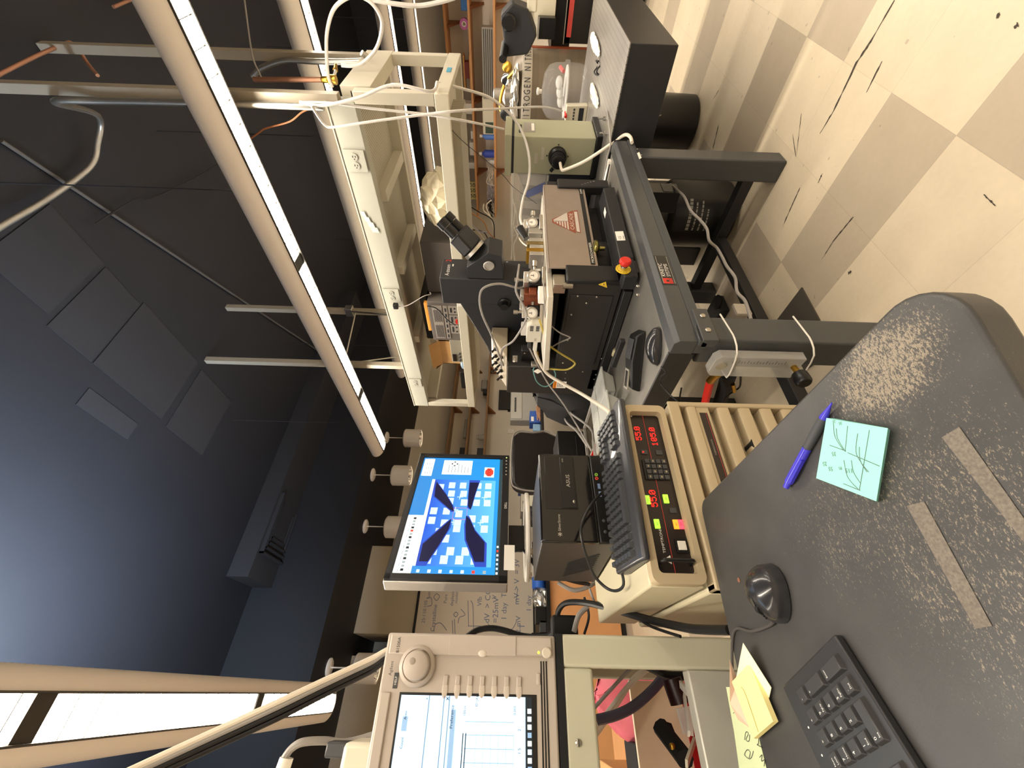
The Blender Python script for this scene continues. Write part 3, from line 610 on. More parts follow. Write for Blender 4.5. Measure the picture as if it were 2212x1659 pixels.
# ================================================================ worn black desk
DZ = .82
def desk_mat():
    mt = bpy.data.materials.new('worn_black_laminate'); mt.use_nodes = True; nt = mt.node_tree; N = nt.nodes.new; L = nt.links.new
    b = nt.nodes['Principled BSDF']; b.inputs['Roughness'].default_value = .42
    g = N('ShaderNodeNewGeometry')
    def noise(s, d, sc=(1, 1, 1), rot=0):
        mp = N('ShaderNodeMapping'); mp.inputs['Scale'].default_value = sc; mp.inputs['Rotation'].default_value = (0, 0, rot); L(g.outputs['Position'], mp.inputs[0])
        n = N('ShaderNodeTexNoise'); n.inputs['Scale'].default_value = s; n.inputs['Detail'].default_value = d; n.inputs['Roughness'].default_value = .65; L(mp.outputs[0], n.inputs['Vector']); return n.outputs['Fac']
    def mth(op, a, bb):
        n = N('ShaderNodeMath'); n.operation = op
        for i, x in enumerate((a, bb)):
            if isinstance(x, (int, float)): n.inputs[i].default_value = x
            else: L(x, n.inputs[i])
        return n.outputs[0]
    fine = noise(620, 3, (1, .42, 1)); mid = noise(16, 4); fine2 = noise(1250, 2, (1, .6, 1))
    # worn middle of the desk: an elongated patch
    def patch(c, r):
        d = N('ShaderNodeVectorMath'); d.operation = 'SUBTRACT'; L(g.outputs['Position'], d.inputs[0]); d.inputs[1].default_value = c
        m2 = N('ShaderNodeVectorMath'); m2.operation = 'DIVIDE'; L(d.outputs[0], m2.inputs[0]); m2.inputs[1].default_value = r
        l = N('ShaderNodeVectorMath'); l.operation = 'LENGTH'; L(m2.outputs[0], l.inputs[0])
        mr = N('ShaderNodeMapRange'); mr.inputs[1].default_value = .35; mr.inputs[2].default_value = 1.; mr.inputs[3].default_value = 1; mr.inputs[4].default_value = 0; L(l.outputs['Value'], mr.inputs[0]); return mr.outputs[0]
    a = PZ(1905, 800, DZ); c = PZ(1900, 1100, DZ); e = PZ(2120, 1180, DZ)
    msk = mth('MAXIMUM', mth('MAXIMUM', patch((a.x, a.y, DZ), (.11, .075, 9)), mth('MULTIPLY', patch((c.x, c.y, DZ), (.26, .13, 9)), .62)), mth('MULTIPLY', patch((e.x, e.y, DZ), (.2, .22, 9)), .66))
    thr = mth('SUBTRACT', mth('ADD', mth('ADD', mth('MULTIPLY', fine, .62), mth('MULTIPLY', fine2, .3)), mth('MULTIPLY', mid, .12)), mth('SUBTRACT', .725, mth('MULTIPLY', msk, .25)))
    mr = N('ShaderNodeMapRange'); mr.inputs[1].default_value = 0; mr.inputs[2].default_value = .07; L(thr, mr.inputs[0])
    mx = N('ShaderNodeMixRGB'); L(mth('MULTIPLY', mr.outputs[0], .72), mx.inputs[0]); 
    bs = N('ShaderNodeMixRGB'); L(mid, bs.inputs[0]); bs.inputs[1].default_value = (*lin('323131'), 1); bs.inputs[2].default_value = (*lin('494847'), 1)
    L(bs.outputs[0], mx.inputs[1]); mx.inputs[2].default_value = (*lin('9a8d79'), 1)
    L(mx.outputs[0], b.inputs['Base Color'])
    bp = N('ShaderNodeBump'); bp.inputs['Strength'].default_value = .15; bp.inputs['Distance'].default_value = .001; L(fine, bp.inputs['Height']); L(bp.outputs[0], b.inputs['Normal'])
    return mt
DESKM = desk_mat()
t = thing('desk', 'worn black desk with rounded corners and scuffed middle in the foreground', 'desk', (-.48, .05, 0))
def dcorner(cx, cy, r, a0, a1, n=8): return [(cx+r*math.cos(math.radians(a0+(a1-a0)*i/n)), cy+r*math.sin(math.radians(a0+(a1-a0)*i/n)), DZ-.032) for i in range(n+1)]
out = dcorner(-.262, .252, .05, 95, -12)+[(-.30, -.2, DZ-.032), (-.30, -.5, DZ-.032)]+[(-.80, -.5, DZ-.032), (-.768, -.07, DZ-.032)]+dcorner(-.712, .268, .024, 178, 92, 5)
top = MB().prism(out, (0, 0, .032)).build('desktop', DESKM, t, bevel=.004, seg=3)
TAPE = mat('tape_residue', '6c645b', .75, var=.6, scale=420)
for k, (ps, nm) in enumerate((([(1958, 1093), (1996, 1083), (2143, 1352), (2107, 1358)], 0), ([(2034, 945), (2072, 922), (2212, 1120), (2212, 1172)], 0))):
    mb = MB(); P_ = [PZ(x, y, DZ+.0006) for x, y in ps]
    mb.poly(P_); mb.build('tape_residue', TAPE, top, smooth=0)
ho = PZ(1597, 1253, DZ); MB().lathe((ho.x, ho.y, DZ+.0004), EZ, [(0, 0), (.0035, 0), (.0035, .0008), (0, .001)], 12).build('desk_screw', COPPER, top)
MB().box(-.33, -.31, -.45, .2, .03, DZ-.03).build('leg', BLACK, t); MB().box(-.70, -.68, -.45, .1, .03, DZ-.03).build('leg', BLACK, t)
MB().box(-.72, -.25, -.05, .0, 0, .03).build('foot', BLACK, t)
# mouse
a, b = PZ(1662, 1217, DZ), PZ(1683, 1350, DZ); mid = a.lerp(b, .5); an = math.degrees(math.atan2(b.y-a.y, b.x-a.x))
mouse(V((mid.x+.004, mid.y, DZ)), an, (b-a).length*.98, .062, .034, 'glossy black mouse on the worn desk beside the numeric keypad', MOUSEM)
cable('mouse_cord', [V((b.x-.0, b.y+.004, DZ+.006)), PZ(1660, 1352, DZ+.003), PZ(1625, 1364, DZ+.003), PZ(1585, 1364, DZ+.003), V((-.775, -.0+.1-.09+.02, DZ+.001))], .0021, mat('cord_grey', '4a4644', .5), 'grey mouse cord running off the back edge of the worn desk', 'cord')
# keyboard (number pad end)
K0, K1, E1 = PZ(1805, 1370, DZ+.008), PZ(1715, 1450, DZ+.008), PZ(1985, 1659, DZ+.008)
e1 = (E1-K0).normalized(); e2 = EZ.cross(e1); e2 = e2 if (K1-K0).dot(e2) > 0 else -e2
KM = MX(((e1.x, e2.x, 0, K0.x), (e1.y, e2.y, 0, K0.y), (0, 0, 1, DZ), (0, 0, 0, 1)))
t = thing('computer_keyboard', 'flat black keyboard on the worn desk, number pad end in view', 'keyboard', K0)
kw_, kl = .128, .40
MB(KM).prism([(0, 0, .001), (0, kw_, .001), (0, kw_, .016), (0, .1, .0145), (0, 0, .010)], (kl, 0, 0)).build('case', mat('key_case', '2a2a2b', .38, scale=90, bump=.06), t, bevel=.002)
KEYC = mat('key_cap', '333334', .42, scale=90)
p_ = .019; ox, oy = .012, .008
def kz(y): return .0105+.035*y
def key(c, r, w_=1, h_=1, legend=None, lm_=SILK):
    x0, y0 = ox+c*p_+.0012, oy+r*p_+.0012; x1, y1 = ox+(c+w_)*p_-.0012, oy+(r+h_)*p_-.0012
    z0 = kz((y0+y1)/2)-.002; z1 = kz((y0+y1)/2)+.0045
    mb = MB(KM); a = .0022
    mb.add([(x0, y0, z0), (x1, y0, z0), (x1, y1, z0), (x0, y1, z0), (x0+a, y0+a, z1), (x1-a, y0+a, z1), (x1-a, y1-a*.6, z1), (x0+a, y1-a*.6, z1)], [(4, 5, 6, 7), (0, 1, 5, 4), (1, 2, 6, 5), (2, 3, 7, 6), (3, 0, 4, 7)])
    o = mb.build('key', KEYC, t, bevel=.0008)
    if legend:
        l = MB(KM)
        for k, s_ in enumerate(legend.split('/')):
            l.text(s_ or '/', .0052 if len(s_) < 3 else .0034, (x1-a-.0015, y1-a-.0055-.006*k, z1+.0006), (-1, 0, 0), (0, 1, 0), 0)
        l.build('legend', lm_, o, smooth=0)
LB = mat('legend_blue', '7fb4d8', .6)
for c, r, w_, h_, lg_ in ((0, 0, 1, 2, 'Enter'), (0, 2, 1, 2, '+'), (0, 4, 1, 1, '-'), (1, 0, 1, 1, './Del'), (1, 1, 1, 1, '3/PgDn'), (1, 2, 1, 1, '6'), (1, 3, 1, 1, '9/PgUp'), (1, 4, 1, 1, '*'), (2, 0, 2, 1, '0/Ins'), (2, 1, 1, 1, '2'), (2, 2, 1, 1, '5'), (2, 3, 1, 1, '8'), (2, 4, 1, 1, '\u00f7'), (3, 1, 1, 1, '1/End'), (3, 2, 1, 1, '4'), (3, 3, 1, 1, '7/Home'), (3, 4, 1, 1, 'Num/Lock')):
    key(c, r, w_, h_, lg_)
for c, r, lg_ in ((4.5, 0, '>'), (5.5, 0, 'v'), (6.5, 0, '<'), (5.5, 1, '^'), (4.5, 3, 'PgDn'), (5.5, 3, 'End'), (6.5, 3, 'Del'), (4.5, 4, 'PgUp'), (5.5, 4, 'Home'), (6.5, 4, 'Ins')): key(c, r, 1, 1, lg_, LB if lg_ == 'PgDn' else SILK)
for i in range(3): MB(KM).ell((.045+.024*i, .114, .0157), (.0012, .0012, .0006), 8, 4).build('indicator_light', SILK, t)
for c in range(8):
    for r in range(5): 
        if c < 6: key(8+c, r, 1, 1)
# cyan note block
CY = mat('cyan_paper', '8fd4c4', .8, var=.02); PEN_ = mat('pencil_line', '5f6f6a', .8)
q = [PZ(x, y, DZ+.009) for x, y in ((1785, 903), (1918, 925), (1893, 1083), (1763, 1033))]; q2 = [V((p.x, p.y, DZ)) for p in (q[0], PZ(1921, 929, DZ+.001), PZ(1897, 1084, DZ), q[3])]
t = thing('sticky_note_block', 'block of cyan sticky notes with pencilled graphs beside the blue pen', 'sticky notes', (q[0]+q[2])/2*1)
mb = MB()
n = 4; mb.add(q2+q, [(0, 1, 2, 3), (4, 5, 6, 7)]+[(i, (i+1) % 4, 4+(i+1) % 4, 4+i) for i in range(4)]).build('block', CY, t, smooth=0)
def stroke(mb, pts, r, m_, z):
    P_ = [PZ(x, y, z) for x, y in pts]; mb.tube(P_, r, 4, m_, 4)
mb = MB(); zz = DZ+.0092; z3 = lambda x, y: (1500+x/2.765, 600+y/2.765)
for pts in ([(915, 885), (900, 1040)], [(1045, 910), (985, 1270)], [(808, 1000), (905, 1035)], [(915, 1045), (1105, 1125)], [(830, 870), (840, 950), (890, 1030)], [(848, 900), (855, 960), (900, 1035)], [(975, 930), (965, 1040), (1000, 1110), (1040, 1160)], [(985, 1010), (990, 1090), (1030, 1160)], [(938, 1090), (950, 1160), (990, 1225)], [(893, 1090), (915, 1190), (985, 1270)], [(890, 1230), (990, 1270)]):
    stroke(mb, [z3(*p) for p in pts], .00035, 0, zz)
uu = (PZ(1800, 1000, zz)-PZ(1830, 1000, zz)).normalized(); vv = EZ.cross(uu)
for s_, x, y in (('25', 790, 1100), ('35', 845, 1040), ('55', 825, 1130), ('85', 880, 1130), ('115', 945, 1140), ('25', 842, 850), ('35', 880, 860)): mb.text(s_, .0065 if x != 842 and x != 880 else .0045, PZ(*z3(x, y), zz+.0002), uu, vv, 0)
mb.build('pencil_marks', PEN_, t, smooth=0)
# pen
PB = mat('pen_blue', '3a35b5', .25); p0, p1 = PZ(1797, 870, DZ+.005), PZ(1698, 1052, DZ+.005); dv = (p1-p0); Lp = dv.length; dv.normalize()
t = thing('ballpoint_pen', 'blue click pen with dark rubber grip on the worn desk', 'pen', p0)
MB().lathe(p0, dv, [(.0008, 0), (.0012, .004), (.0042, .018), (.0046, .022), (0, .022)], 16).build('tip_cone', PB, t)
MB().lathe(p0, dv, [(.0047, .022), (.0053, .04), (.0047, Lp*.5)], 16).build('grip', mat('grip_grey', '3a3b3f', .6), t)
MB().lathe(p0, dv, [(.0050, Lp*.5), (.0050, Lp*.93), (.0036, Lp*.94), (.0036, Lp), (0, Lp)], 16).build('barrel', PB, t)
sd = dv.cross(EZ); MB().bar(p0+dv*(Lp*.62)-sd*.005+EZ*.002, p0+dv*(Lp*.9)-sd*.006+EZ*.002, .002, .004).build('clip', PB, t)
# yellow notes, pink slip, green sheet
z5 = lambda x, y: (1150+x/3.687, 1259+y/3.687)
def sheet(name, pts, z, th, m_, label, cat, strokes=(), sm=INK, lift=None):
    P_ = [PZ(*z5(x, y), z+(lift[i] if lift else 0)) for i, (x, y) in enumerate(pts)]
    t = thing(name, label, cat, P_[0]); mb = MB().prism(P_, (0, 0, th)); mb.build('sheet', m_, t, smooth=0)
    if strokes:
        s2 = MB()
        for pts_ in strokes: stroke(s2, [z5(*p) for p in pts_], .0004, 0, z+th+.0006)
        s2.build('handwriting', sm, t, smooth=0)
YN = mat('yellow_note', 'f2e39c', .8, var=.02); PN = mat('pink_slip', 'd8b9a2', .8, var=.18, scale=25); GN = mat('green_note', 'c6d0a4', .8, var=.02)
sheet('green_note', [(1545, 830), (1610, 1190), (1680, 1700), (1920, 1700), (1790, 1165), (1600, 830)], DZ+.0005, .0006, GN, 'pale green sheet with handwriting sticking out under the yellow notes', 'note', [[(1720, 1400), (1690, 1370), (1710, 1330), (1735, 1350), (1725, 1400), (1745, 1390), (1760, 1340)], [(1690, 1250), (1700, 1190), (1720, 1200), (1700, 1250), (1725, 1260), (1730, 1210)], [(1780, 1240), (1800, 1230), (1800, 1280), (1790, 1290), (1830, 1310)], [(1810, 1390), (1830, 1370), (1825, 1420), (1850, 1410), (1845, 1460)]])
sheet('pink_slip', [(1572, 612), (1630, 760), (1745, 1165), (1640, 1090), (1575, 960)], DZ+.002, .0004, PN, 'crumpled pinkish printed slip between the green sheet and yellow notes', 'paper', [[(1590, 900), (1620, 1000), (1600, 1040)], [(1640, 900), (1690, 1040)], [(1610, 860), (1680, 990)]], mat('brown_ink', '6b4a3a', .8), lift=(.012, 0, 0, 0, .012))
sheet('sticky_note', [(1680, 478), (1905, 835), (1885, 925), (1625, 760)], DZ+.004, .0005, mat('pale_yellow_note', 'f1ecc4', .8, var=.02), 'single pale yellow note sticking out behind the yellow pad', 'sticky note', lift=(.014, 0, 0, .004))
sheet('sticky_note_pad', [(1765, 640), (1960, 1105), (1800, 1240), (1625, 790)], DZ+.0055, .007, YN, 'pad of yellow sticky notes at the back edge of the worn desk', 'sticky notes', [[(1663, 830), (1690, 870), (1740, 1010), (1800, 1190)]], mat('tan_ink', 'b09a5a', .8))
# ================================================================ thermal controller stack
RX0 = -.745
RACKB = mat('rack_beige', 'b3a283', .5, var=.04, scale=8, bump=.04)
RACKS = mat('rack_side', 'c6bda0', .5, var=.05, scale=6)
DKP = mat('smoked_panel', '241b18', .3, var=.05)
LED = mat('red_led', (1, .10, .08), .5, var=0, emit=3.0)
t = thing('temperature_controller', 'beige temperature controller with red digits, topmost of the beige stack', 'instrument', (-.98, .335, .832))
ub = MB().box(-1.22, RX0-.02, .152, .52, .834, .93); ub.build('casing', RACKS, t, bevel=.004)
bz = MB(); z0, z1, y0, y1 = .836, .929, .153, .519
def ring(y0, y1, z0, z1, r, x): return [(x, a, b_) for a, b_ in rrect(y0, y1, z0, z1, r)]
o1, i1 = ring(y0, y1, z0, z1, .014, RX0), ring(.170, .502, .847, .916, .008, RX0); i2 = ring(.172, .500, .849, .914, .007, RX0-.014); o0 = ring(y0, y1, z0, z1, .014, RX0-.025)
nn = len(o1)
for A, B in ((o0, o1), (o1, i1), (i1, i2)): bz.add(A+B, [(i, (i+1) % nn, nn+(i+1) % nn, nn+i) for i in range(nn)])
bz.build('bezel', RACKB, t, smooth=50)
px_ = RX0-.0145
pn = MB().box(px_-.004, px_, .172, .50, .848, .915).build('display_panel', DKP, t)
FX = px_+.0006
DOT = {'0': '01110 10001 10011 10101 11001 10001 01110', '1': '00100 01100 00100 00100 00100 00100 01110', '5': '11111 10000 11110 00001 00001 10001 01110', '.': '0 0 0 0 0 0 1'}
def dots(s_, yc, zb, ht, name):
    mb = MB(); d_ = ht/7; y = yc
    for ch in s_:
        rows = DOT[ch].split()
        for r_, row in enumerate(rows):
            for c_, b_ in enumerate(row):
                if b_ == '1': mb.quad((FX, y+c_*d_, zb+ht-r_*d_-d_*.85), (FX, y+(c_+.85)*d_, zb+ht-r_*d_-d_*.85), (FX, y+(c_+.85)*d_, zb+ht-r_*d_), (FX, y+c_*d_, zb+ht-r_*d_))
        y += d_*(len(rows[0])+ (1.2 if ch != '.' else .6))
    mb.build(name, LED, pn, smooth=0)
def at(x, y): return PX(x, y, FX)
a = at(1386, 951); dots('55.0', a.y, a.z-.001, .0125, 'digit_display')
a = at(1422, 963); dots('105.0', a.y, a.z, .0125, 'digit_display')
a = at(1422, 1095); dots('55.0', a.y, a.z, .0125, 'digit_display')
rl = MB(); a, b_ = at(1386, 890), at(1462, 1248); rl.box(FX, FX+.0003, b_.y, a.y, .8825, .8838); rl.build('red_stripe', mat('stripe_red', 'a83a30', .5), pn, smooth=0)
kp = at(1415, 1015); kb = MB().box(px_, px_+.003, kp.y-.022, kp.y+.022, kp.z-.026, kp.z+.024).build('keypad', BLK2, pn, bevel=.0015)
for i in range(4):
    for j in range(4):
        y = kp.y-.017+.0115*i-.0; z = kp.z-.0205+.0115*j
        kk = MB().box(px_+.003, px_+.0055, y-.0048, y+.0048, z-.0048, z+.0048).build('keypad_key', GREYM, kb, bevel=.001)
        MB().box(px_+.0056, px_+.0058, y-.002, y+.002, z-.0012, z+.0012).build('legend', mat('legend_tan', 'a89a78', .6), kb, smooth=0) if (i+j) % 2 else None
for x, y, c_, nm in ((1398, 1080, '9ee03c', 'green'), (1438, 1078, '9ee03c', 'green'), (1419, 1132, '9ee03c', 'green'), (1460, 1133, 'f0932b', 'amber'), (1470, 1133, 'f04a5c', 'red')):
    p = at(x, y); l = MB().box(px_, px_+.003, p.y-.0085, p.y+.0085, p.z-.0048, p.z+.0048, 0); l.text('SET', .004, (px_+.0032, p.y, p.z-.0014), EY, EZ, 1, 1); l.build('lit_button', [mat('lit_'+nm, c_, .5, var=0, emit=.9), INK], pn, smooth=0)
for x, y in ((1391, 977), (1423, 978), (1453, 1103)):
    p = at(x, y); MB().box(px_, px_+.002, p.y-.005, p.y+.005, p.z-.007, p.z+.006).build('push_button', GREYM, pn)
p = at(1389, 977); MB().ell((px_+.002, p.y, p.z), (.0015, .0016, .0016), 8, 5).build('red_light', LED, pn)
p = at(1472, 1180); ps = MB().box(px_, px_+.004, p.y-.012, p.y+.012, p.z-.011, p.z+.011).build('switch_frame', BLK2, pn); MB().box(px_+.004, px_+.007, p.y-.008, p.y+.008, p.z-.007, p.z+.008).build('rocker', WHITEP, ps, bevel=.001)
lt = MB(); p = at(1436, 1200); lt.text('TEMPTRONIC', .0068, (FX+.0002, p.y+.004, p.z-.003), EY, EZ, 0, 0, 1.15); p = at(1443, 1207); lt.prism([(FX, p.y-.009, p.z-.005), (FX, p.y+.006, p.z-.005), (FX, p.y-.0015, p.z+.008)], (.0003, 0, 0), 0); lt.prism([(FX+.0004, p.y-.005, p.z-.0025), (FX+.0004, p.y+.002, p.z-.0025), (FX+.0004, p.y-.0015, p.z+.004)], (.0002, 0, 0), 1)
lt.build('maker_lettering', [SILK, DKP], pn, smooth=0)
for x, y in ((1363, 899), (1423, 901)): p = at(x, y); MB().ell((FX, p.y, p.z), (.002, .003, .003), 10, 6).build('screw', STEEL, pn)
yb = at(1475, 1218).y; MB().tube([(px_, yb, .853), (px_+.022, yb, .856), (px_+.024, yb, .872), (px_+.024, yb, .9), (px_+.02, yb, .908), (px_, yb, .911)], .0035, 8).build('handle', BLK2, t)
# lower unit
t = thing('thermal_chiller', 'tall beige louvred cooling unit under the temperature controller', 'instrument', (-.98, .335, 0))
MB().box(-1.22, RX0-.03, .145, .532, .03, .826).build('casing', RACKS, t, bevel=.005)
fr = MB(); fr.box(RX0-.03, RX0, .145, .158, .03, .826); fr.box(RX0-.03, RX0, .520, .532, .03, .826); fr.box(RX0-.03, RX0+.001, .145, .532, .80, .826); fr.box(RX0-.03, RX0, .145, .532, .03, .07); fr.build('front_frame', RACKB, t, bevel=.003)
def fin(z0, z1): MB().prism([(RX0-.03, .158, z0+.012), (RX0-.001, .158, z0), (RX0-.001, .158, z1-.006), (RX0-.004, .158, z1), (RX0-.03, .158, z1)], (0, .362, 0)).build('louver', RACKB, t, bevel=.0015)
fin(.765, .785)
np_ = MB().box(RX0-.03, RX0-.004, .158, .52, .735, .765).build('name_band', RACKB, t)
MB().box(RX0-.0045, RX0-.003, .24, .505, .741, .758).build('smoked_strip', DKP, np_); MB().box(RX0-.003, RX0-.0027, .24, .505, .7435, .7445).build('red_stripe', MATS['stripe_red'], np_); MB().text('THERMOCHUCK', .005, (RX0-.0027, .40, .749), EY, EZ).build('lettering', mat('dim_print', '9c9488', .6), np_, smooth=0)
for k in range(13): fin(.69-.048*k, .716-.048*k)
MB().cyl((RX0-.03, .43, .655), (RX0-.002, .43, .655), .014).build('port', SOFTBLK, t)
for x, y in ((-.78, .18), (-.78, .5), (-1.18, .18), (-1.18, .5)): MB().cyl((x, y, 0), (x, y, .031), .018).build('foot', SOFTBLK, t)
# old black keyboard leaning on top of the stack
a, b_, c_ = PZ(1396, 1209, .94), PZ(1342, 871, .94), PZ(1351, 1245, .94)
u_ = (b_-a).normalized(); Lk = (b_-a).length; v_ = EZ.cross(u_); v_ = v_ if (c_-a).dot(v_) > 0 else -v_
KM2 = MX(((u_.x, v_.x, 0, a.x), (u_.y, v_.y, 0, a.y), (0, 0, 1, .93), (0, 0, 0, 1)))
Lk = max(Lk, .33); DKW = .145
t = thing('computer_keyboard', 'long black keyboard resting on top of the beige controller stack', 'keyboard', a)
cs = MB(KM2).prism([(0, 0, .001), (0, DKW, .001), (0, DKW, .028), (0, .02, .018), (0, 0, .014)], (Lk, 0, 0)); cs.build('case', mat('case_grey', '2b2c30', .4, coat=.2), t, bevel=.005, seg=3)
KC2 = mat('key_cap_dark', '303236', .35)
nC = 21; pp = (Lk-.02)/nC; rp = .0178
for r in range(6):
    c = 0
    while c < nC:
        if c in (14, 17.5): pass
        w_ = 1
        if r == 0 and c == 4: w_ = 6
        if 14 <= c < 15 or (c == 18) : c += 1 if c != 18 else 0
        if c >= nC: break
        x0 = .01+c*pp+.001; x1 = .01+(c+w_)*pp-.001; y0 = .03+r*rp+.001; y1 = .03+(r+1)*rp-.001
        if r == 5: y0 += .004; y1 += .004
        zb = .018+.08*(y0-.02); zt = zb+.008; e_ = .0022
        if not (r in (2, 3) and 14 < c < 18):
            MB(KM2).add([(x0, y0, zb), (x1, y0, zb), (x1, y1, zb), (x0, y1, zb), (x0+e_, y0+e_, zt-.001), (x1-e_, y0+e_, zt-.001), (x1-e_, y1-e_, zt+.0012), (x0+e_, y1-e_, zt+.0012)], [(4, 5, 6, 7), (0, 1, 5, 4), (1, 2, 6, 5), (2, 3, 7, 6), (3, 0, 4, 7)]).build('key', KC2, t, smooth=0)
        c += w_
# ================================================================ small computer and monitor
def frm(o, yaw): c_, s_ = math.cos(yaw), math.sin(yaw); return MX(((-s_, 0, c_, o[0]), (c_, 0, s_, o[1]), (0, 1, 0, o[2]), (0, 0, 0, 1)))   # local x right, y up, z out of the front
PCM = frm((-.9037, .2635, .9315), .0711); PW, PH = .2207, .172
GLOSS = mat('gloss_black', '100e0e', .12, coat=.4)
SIDEG = mat('case_side_grey', '4b4744', .45, .3, scale=60)
t = thing('computer_tower', 'small black cube computer under the blue-screen monitor', 'computer', (PCM @ V((PW/2, 0, -.13))))
MB(PCM).box(.002, PW-.002, .004, PH-.002, -.29, -.012).build('case', SIDEG, t, bevel=.003)
fc = MB(PCM).box(0, PW, .045, PH, -.012, .0).build('front_panel', GLOSS, t, bevel=.004)
lo = MB(PCM).box(0, PW, 0, .045, -.012, -.001).build('port_panel', BLK2, t, bevel=.004)
dv_ = MB(PCM).box(.075, .212, .085, .158, .0, .0015).build('drive_door', mat('drive_black', '1c1a19', .3), fc, bevel=.001)
MB(PCM).box(.077, .21, .088, .121, .0015, .004).build('drive_tray', BLK2, dv_, bevel=.0015)
lt = MB(PCM); lt.text('ASUS', .0125, (.128, .1, .0045), EX, EY, 0, 0, 1.15); lt.text('DVD', .005, (.195, .112, .0045), EX, EY, 0); lt.build('lettering', mat('print_grey', 'b9b3ab', .4, .4), dv_, smooth=0)
MB(PCM).ell((.092, .094, .0045), (.0045, .0028, .001), 10, 5).build('eject_button', STEEL, dv_)
lt = MB(PCM); lt.text('SilverStone', .0085, (.024, .128, .0006), EX, EY, 0)
for k in range(3): a = math.pi*k/3; lt.bar((.017-.005*math.cos(a), .1305-.005*math.sin(a), .0006), (.017+.005*math.cos(a), .1305+.005*math.sin(a), .0006), .0012, .0004)
lt.build('maker_lettering', MATS['print_grey'], fc, smooth=0)
for x, y, m_ in ((.165, .033, mat('jack_green', '8fbf4a', .4)), (.155, .033, mat('jack_red', 'd0483a', .4))): MB(PCM).lathe((x, y, -.001), (0, 0, 1), [(.004, 0), (.004, .002), (.0018, .002), (.0018, 0)], 12).build('audio_jack', m_, lo)
for x in (.128, .108): MB(PCM).box(x, x+.013, .027, .033, -.001, .0005).build('usb_port', mat('usb_blue', '6f83a8', .4), lo)
for x in (.05, .025): MB(PCM).ell((x, .03, 0), (.004, .004, .0015), 10, 5).build('button', GREYM, lo)
vs_ = MB(PCM)
for k in range(9): vs_.box(-.0005, .0025, .028+.0, .1, -.08-.014*k, -.074-.014*k) if False else vs_.prism([(.0012, .03, -.075-.013*k), (.0012, .034, -.071-.013*k), (.0012, .098, -.135-.013*k), (.0012, .094, -.139-.013*k)], (.0006, 0, 0))
vs_.build('side_vents', SOFTBLK, t, smooth=0)
MM = frm((-1.1821, .2371, 1.1704), .3761); MW, MH = .5102, .3347
t = thing('monitor', 'silver edged monitor showing a blue microscope image of four probe needles', 'monitor', (MM @ V((MW/2, -.065, -.05))))
BEZ = mat('bezel_black', '17171a', .38); SILV = mat('bezel_silver', 'b8b2aa', .35, .5)
MB(MM).box(0, MW, 0, MH, -.05, -.009).build('case', SILV, t, bevel=.004)
bz = MB(MM); B = .021
for a in ((.003, MW-.003, .002, .026), (.003, MW-.003, MH-.021, MH-.003), (.003, B, .002, MH-.003), (MW-B, MW-.003, .002, MH-.003)): bz.box(*a, -.012, .0)
bz.build('bezel', BEZ, t, bevel=.0015)
MB(MM).box(.06, MW-.06, .03, MH-.04, -.085, -.05).build('rear_cover', BLK2, t, bevel=.01)
lt = MB(MM); lt.text('DELL', .011, (MW*.52, .0075, .0006), EX, EY, 0, 1, 1.1); lt.build('maker_lettering', SILK, t, smooth=0)
for k in range(6): MB(MM).ell((MW-.018-.0175*k, .012, .001), (.0028, .0028, .0015), 12, 5).build('button', mat('lit_power', 'c8e08a', .4, emit=.6) if k == 0 else SILV, t)
# screen
SX0, SX1, SY0, SY1 = B, MW-B, .026, MH-.021; sw, sh = SX1-SX0, SY1-SY0
SE = 1.0
def scr(name, c_, e=SE): return mat(name, c_, .25, var=0, emit=e)
def grad(name, c0, c1, e=SE):
    mt = bpy.data.materials.new(name); mt.use_nodes = True; nt = mt.node_tree; b = nt.nodes['Principled BSDF']; b.inputs['Roughness'].default_value = .25
    b.inputs['Base Color'].default_value = (0, 0, 0, 1)
    tc = nt.nodes.new('ShaderNodeTexCoord'); sp_ = nt.nodes.new('ShaderNodeSeparateXYZ'); rp_ = nt.nodes.new('ShaderNodeValToRGB'); nt.links.new(tc.outputs['Generated'], sp_.inputs[0]); nt.links.new(sp_.outputs['Z'], rp_.inputs[0])
    rp_.color_ramp.elements[0].color = (*lin(c0), 1); rp_.color_ramp.elements[1].color = (*lin(c1), 1); nt.links.new(rp_.outputs[0], b.inputs['Emission Color']); b.inputs['Emission Strength'].default_value = e
    return mt
sc = MB(MM).quad((SX0, SY0, -.006), (SX1, SY0, -.006), (SX1, SY1, -.006), (SX0, SY1, -.006)).build('screen', grad('desktop_blue', '1d8fd8', '2f7fc2'), t, smooth=0)
def s2(u, v, k=1): return (SX0+u*sw, SY0+v*sh, -.006+.0003*k)
def R_(mb, u0, v0, u1, v1, k=1, m_=0): mb.quad(s2(u0, v0, k), s2(u1, v0, k), s2(u1, v1, k), s2(u0, v1, k), m_)
iw = MB(MM); R_(iw, .055, .075, .765, .80); iw.build('camera_view', grad('view_blue', '5fb7ef', '1f55c8'), sc, smooth=0)
ui = [scr('ui_white', 'e8f0ee', .85), scr('ui_pad', 'a9cdf0', .8), scr('ui_needle', '10123c', .35), scr('ui_red', 'd8382c', .8), scr('ui_dark', '27404a', .5), scr('ui_grey', '8b9aa0', .6), scr('ui_ink', '1c2730', .2), scr('ui_needle_edge', '2440a8', .6)]
mb = MB(MM)
R_(mb, 0, .83, .43, 1, 1, 0); R_(mb, .055, .80, .765, .835, 1, 0); R_(mb, 0, 0, 1, .035, 1, 4)
R_(mb, .80, .86, .985, .985, 1, 0); R_(mb, .82, .38, .975, .74, 1, 0); R_(mb, .80, .10, .905, .22, 1, 0)
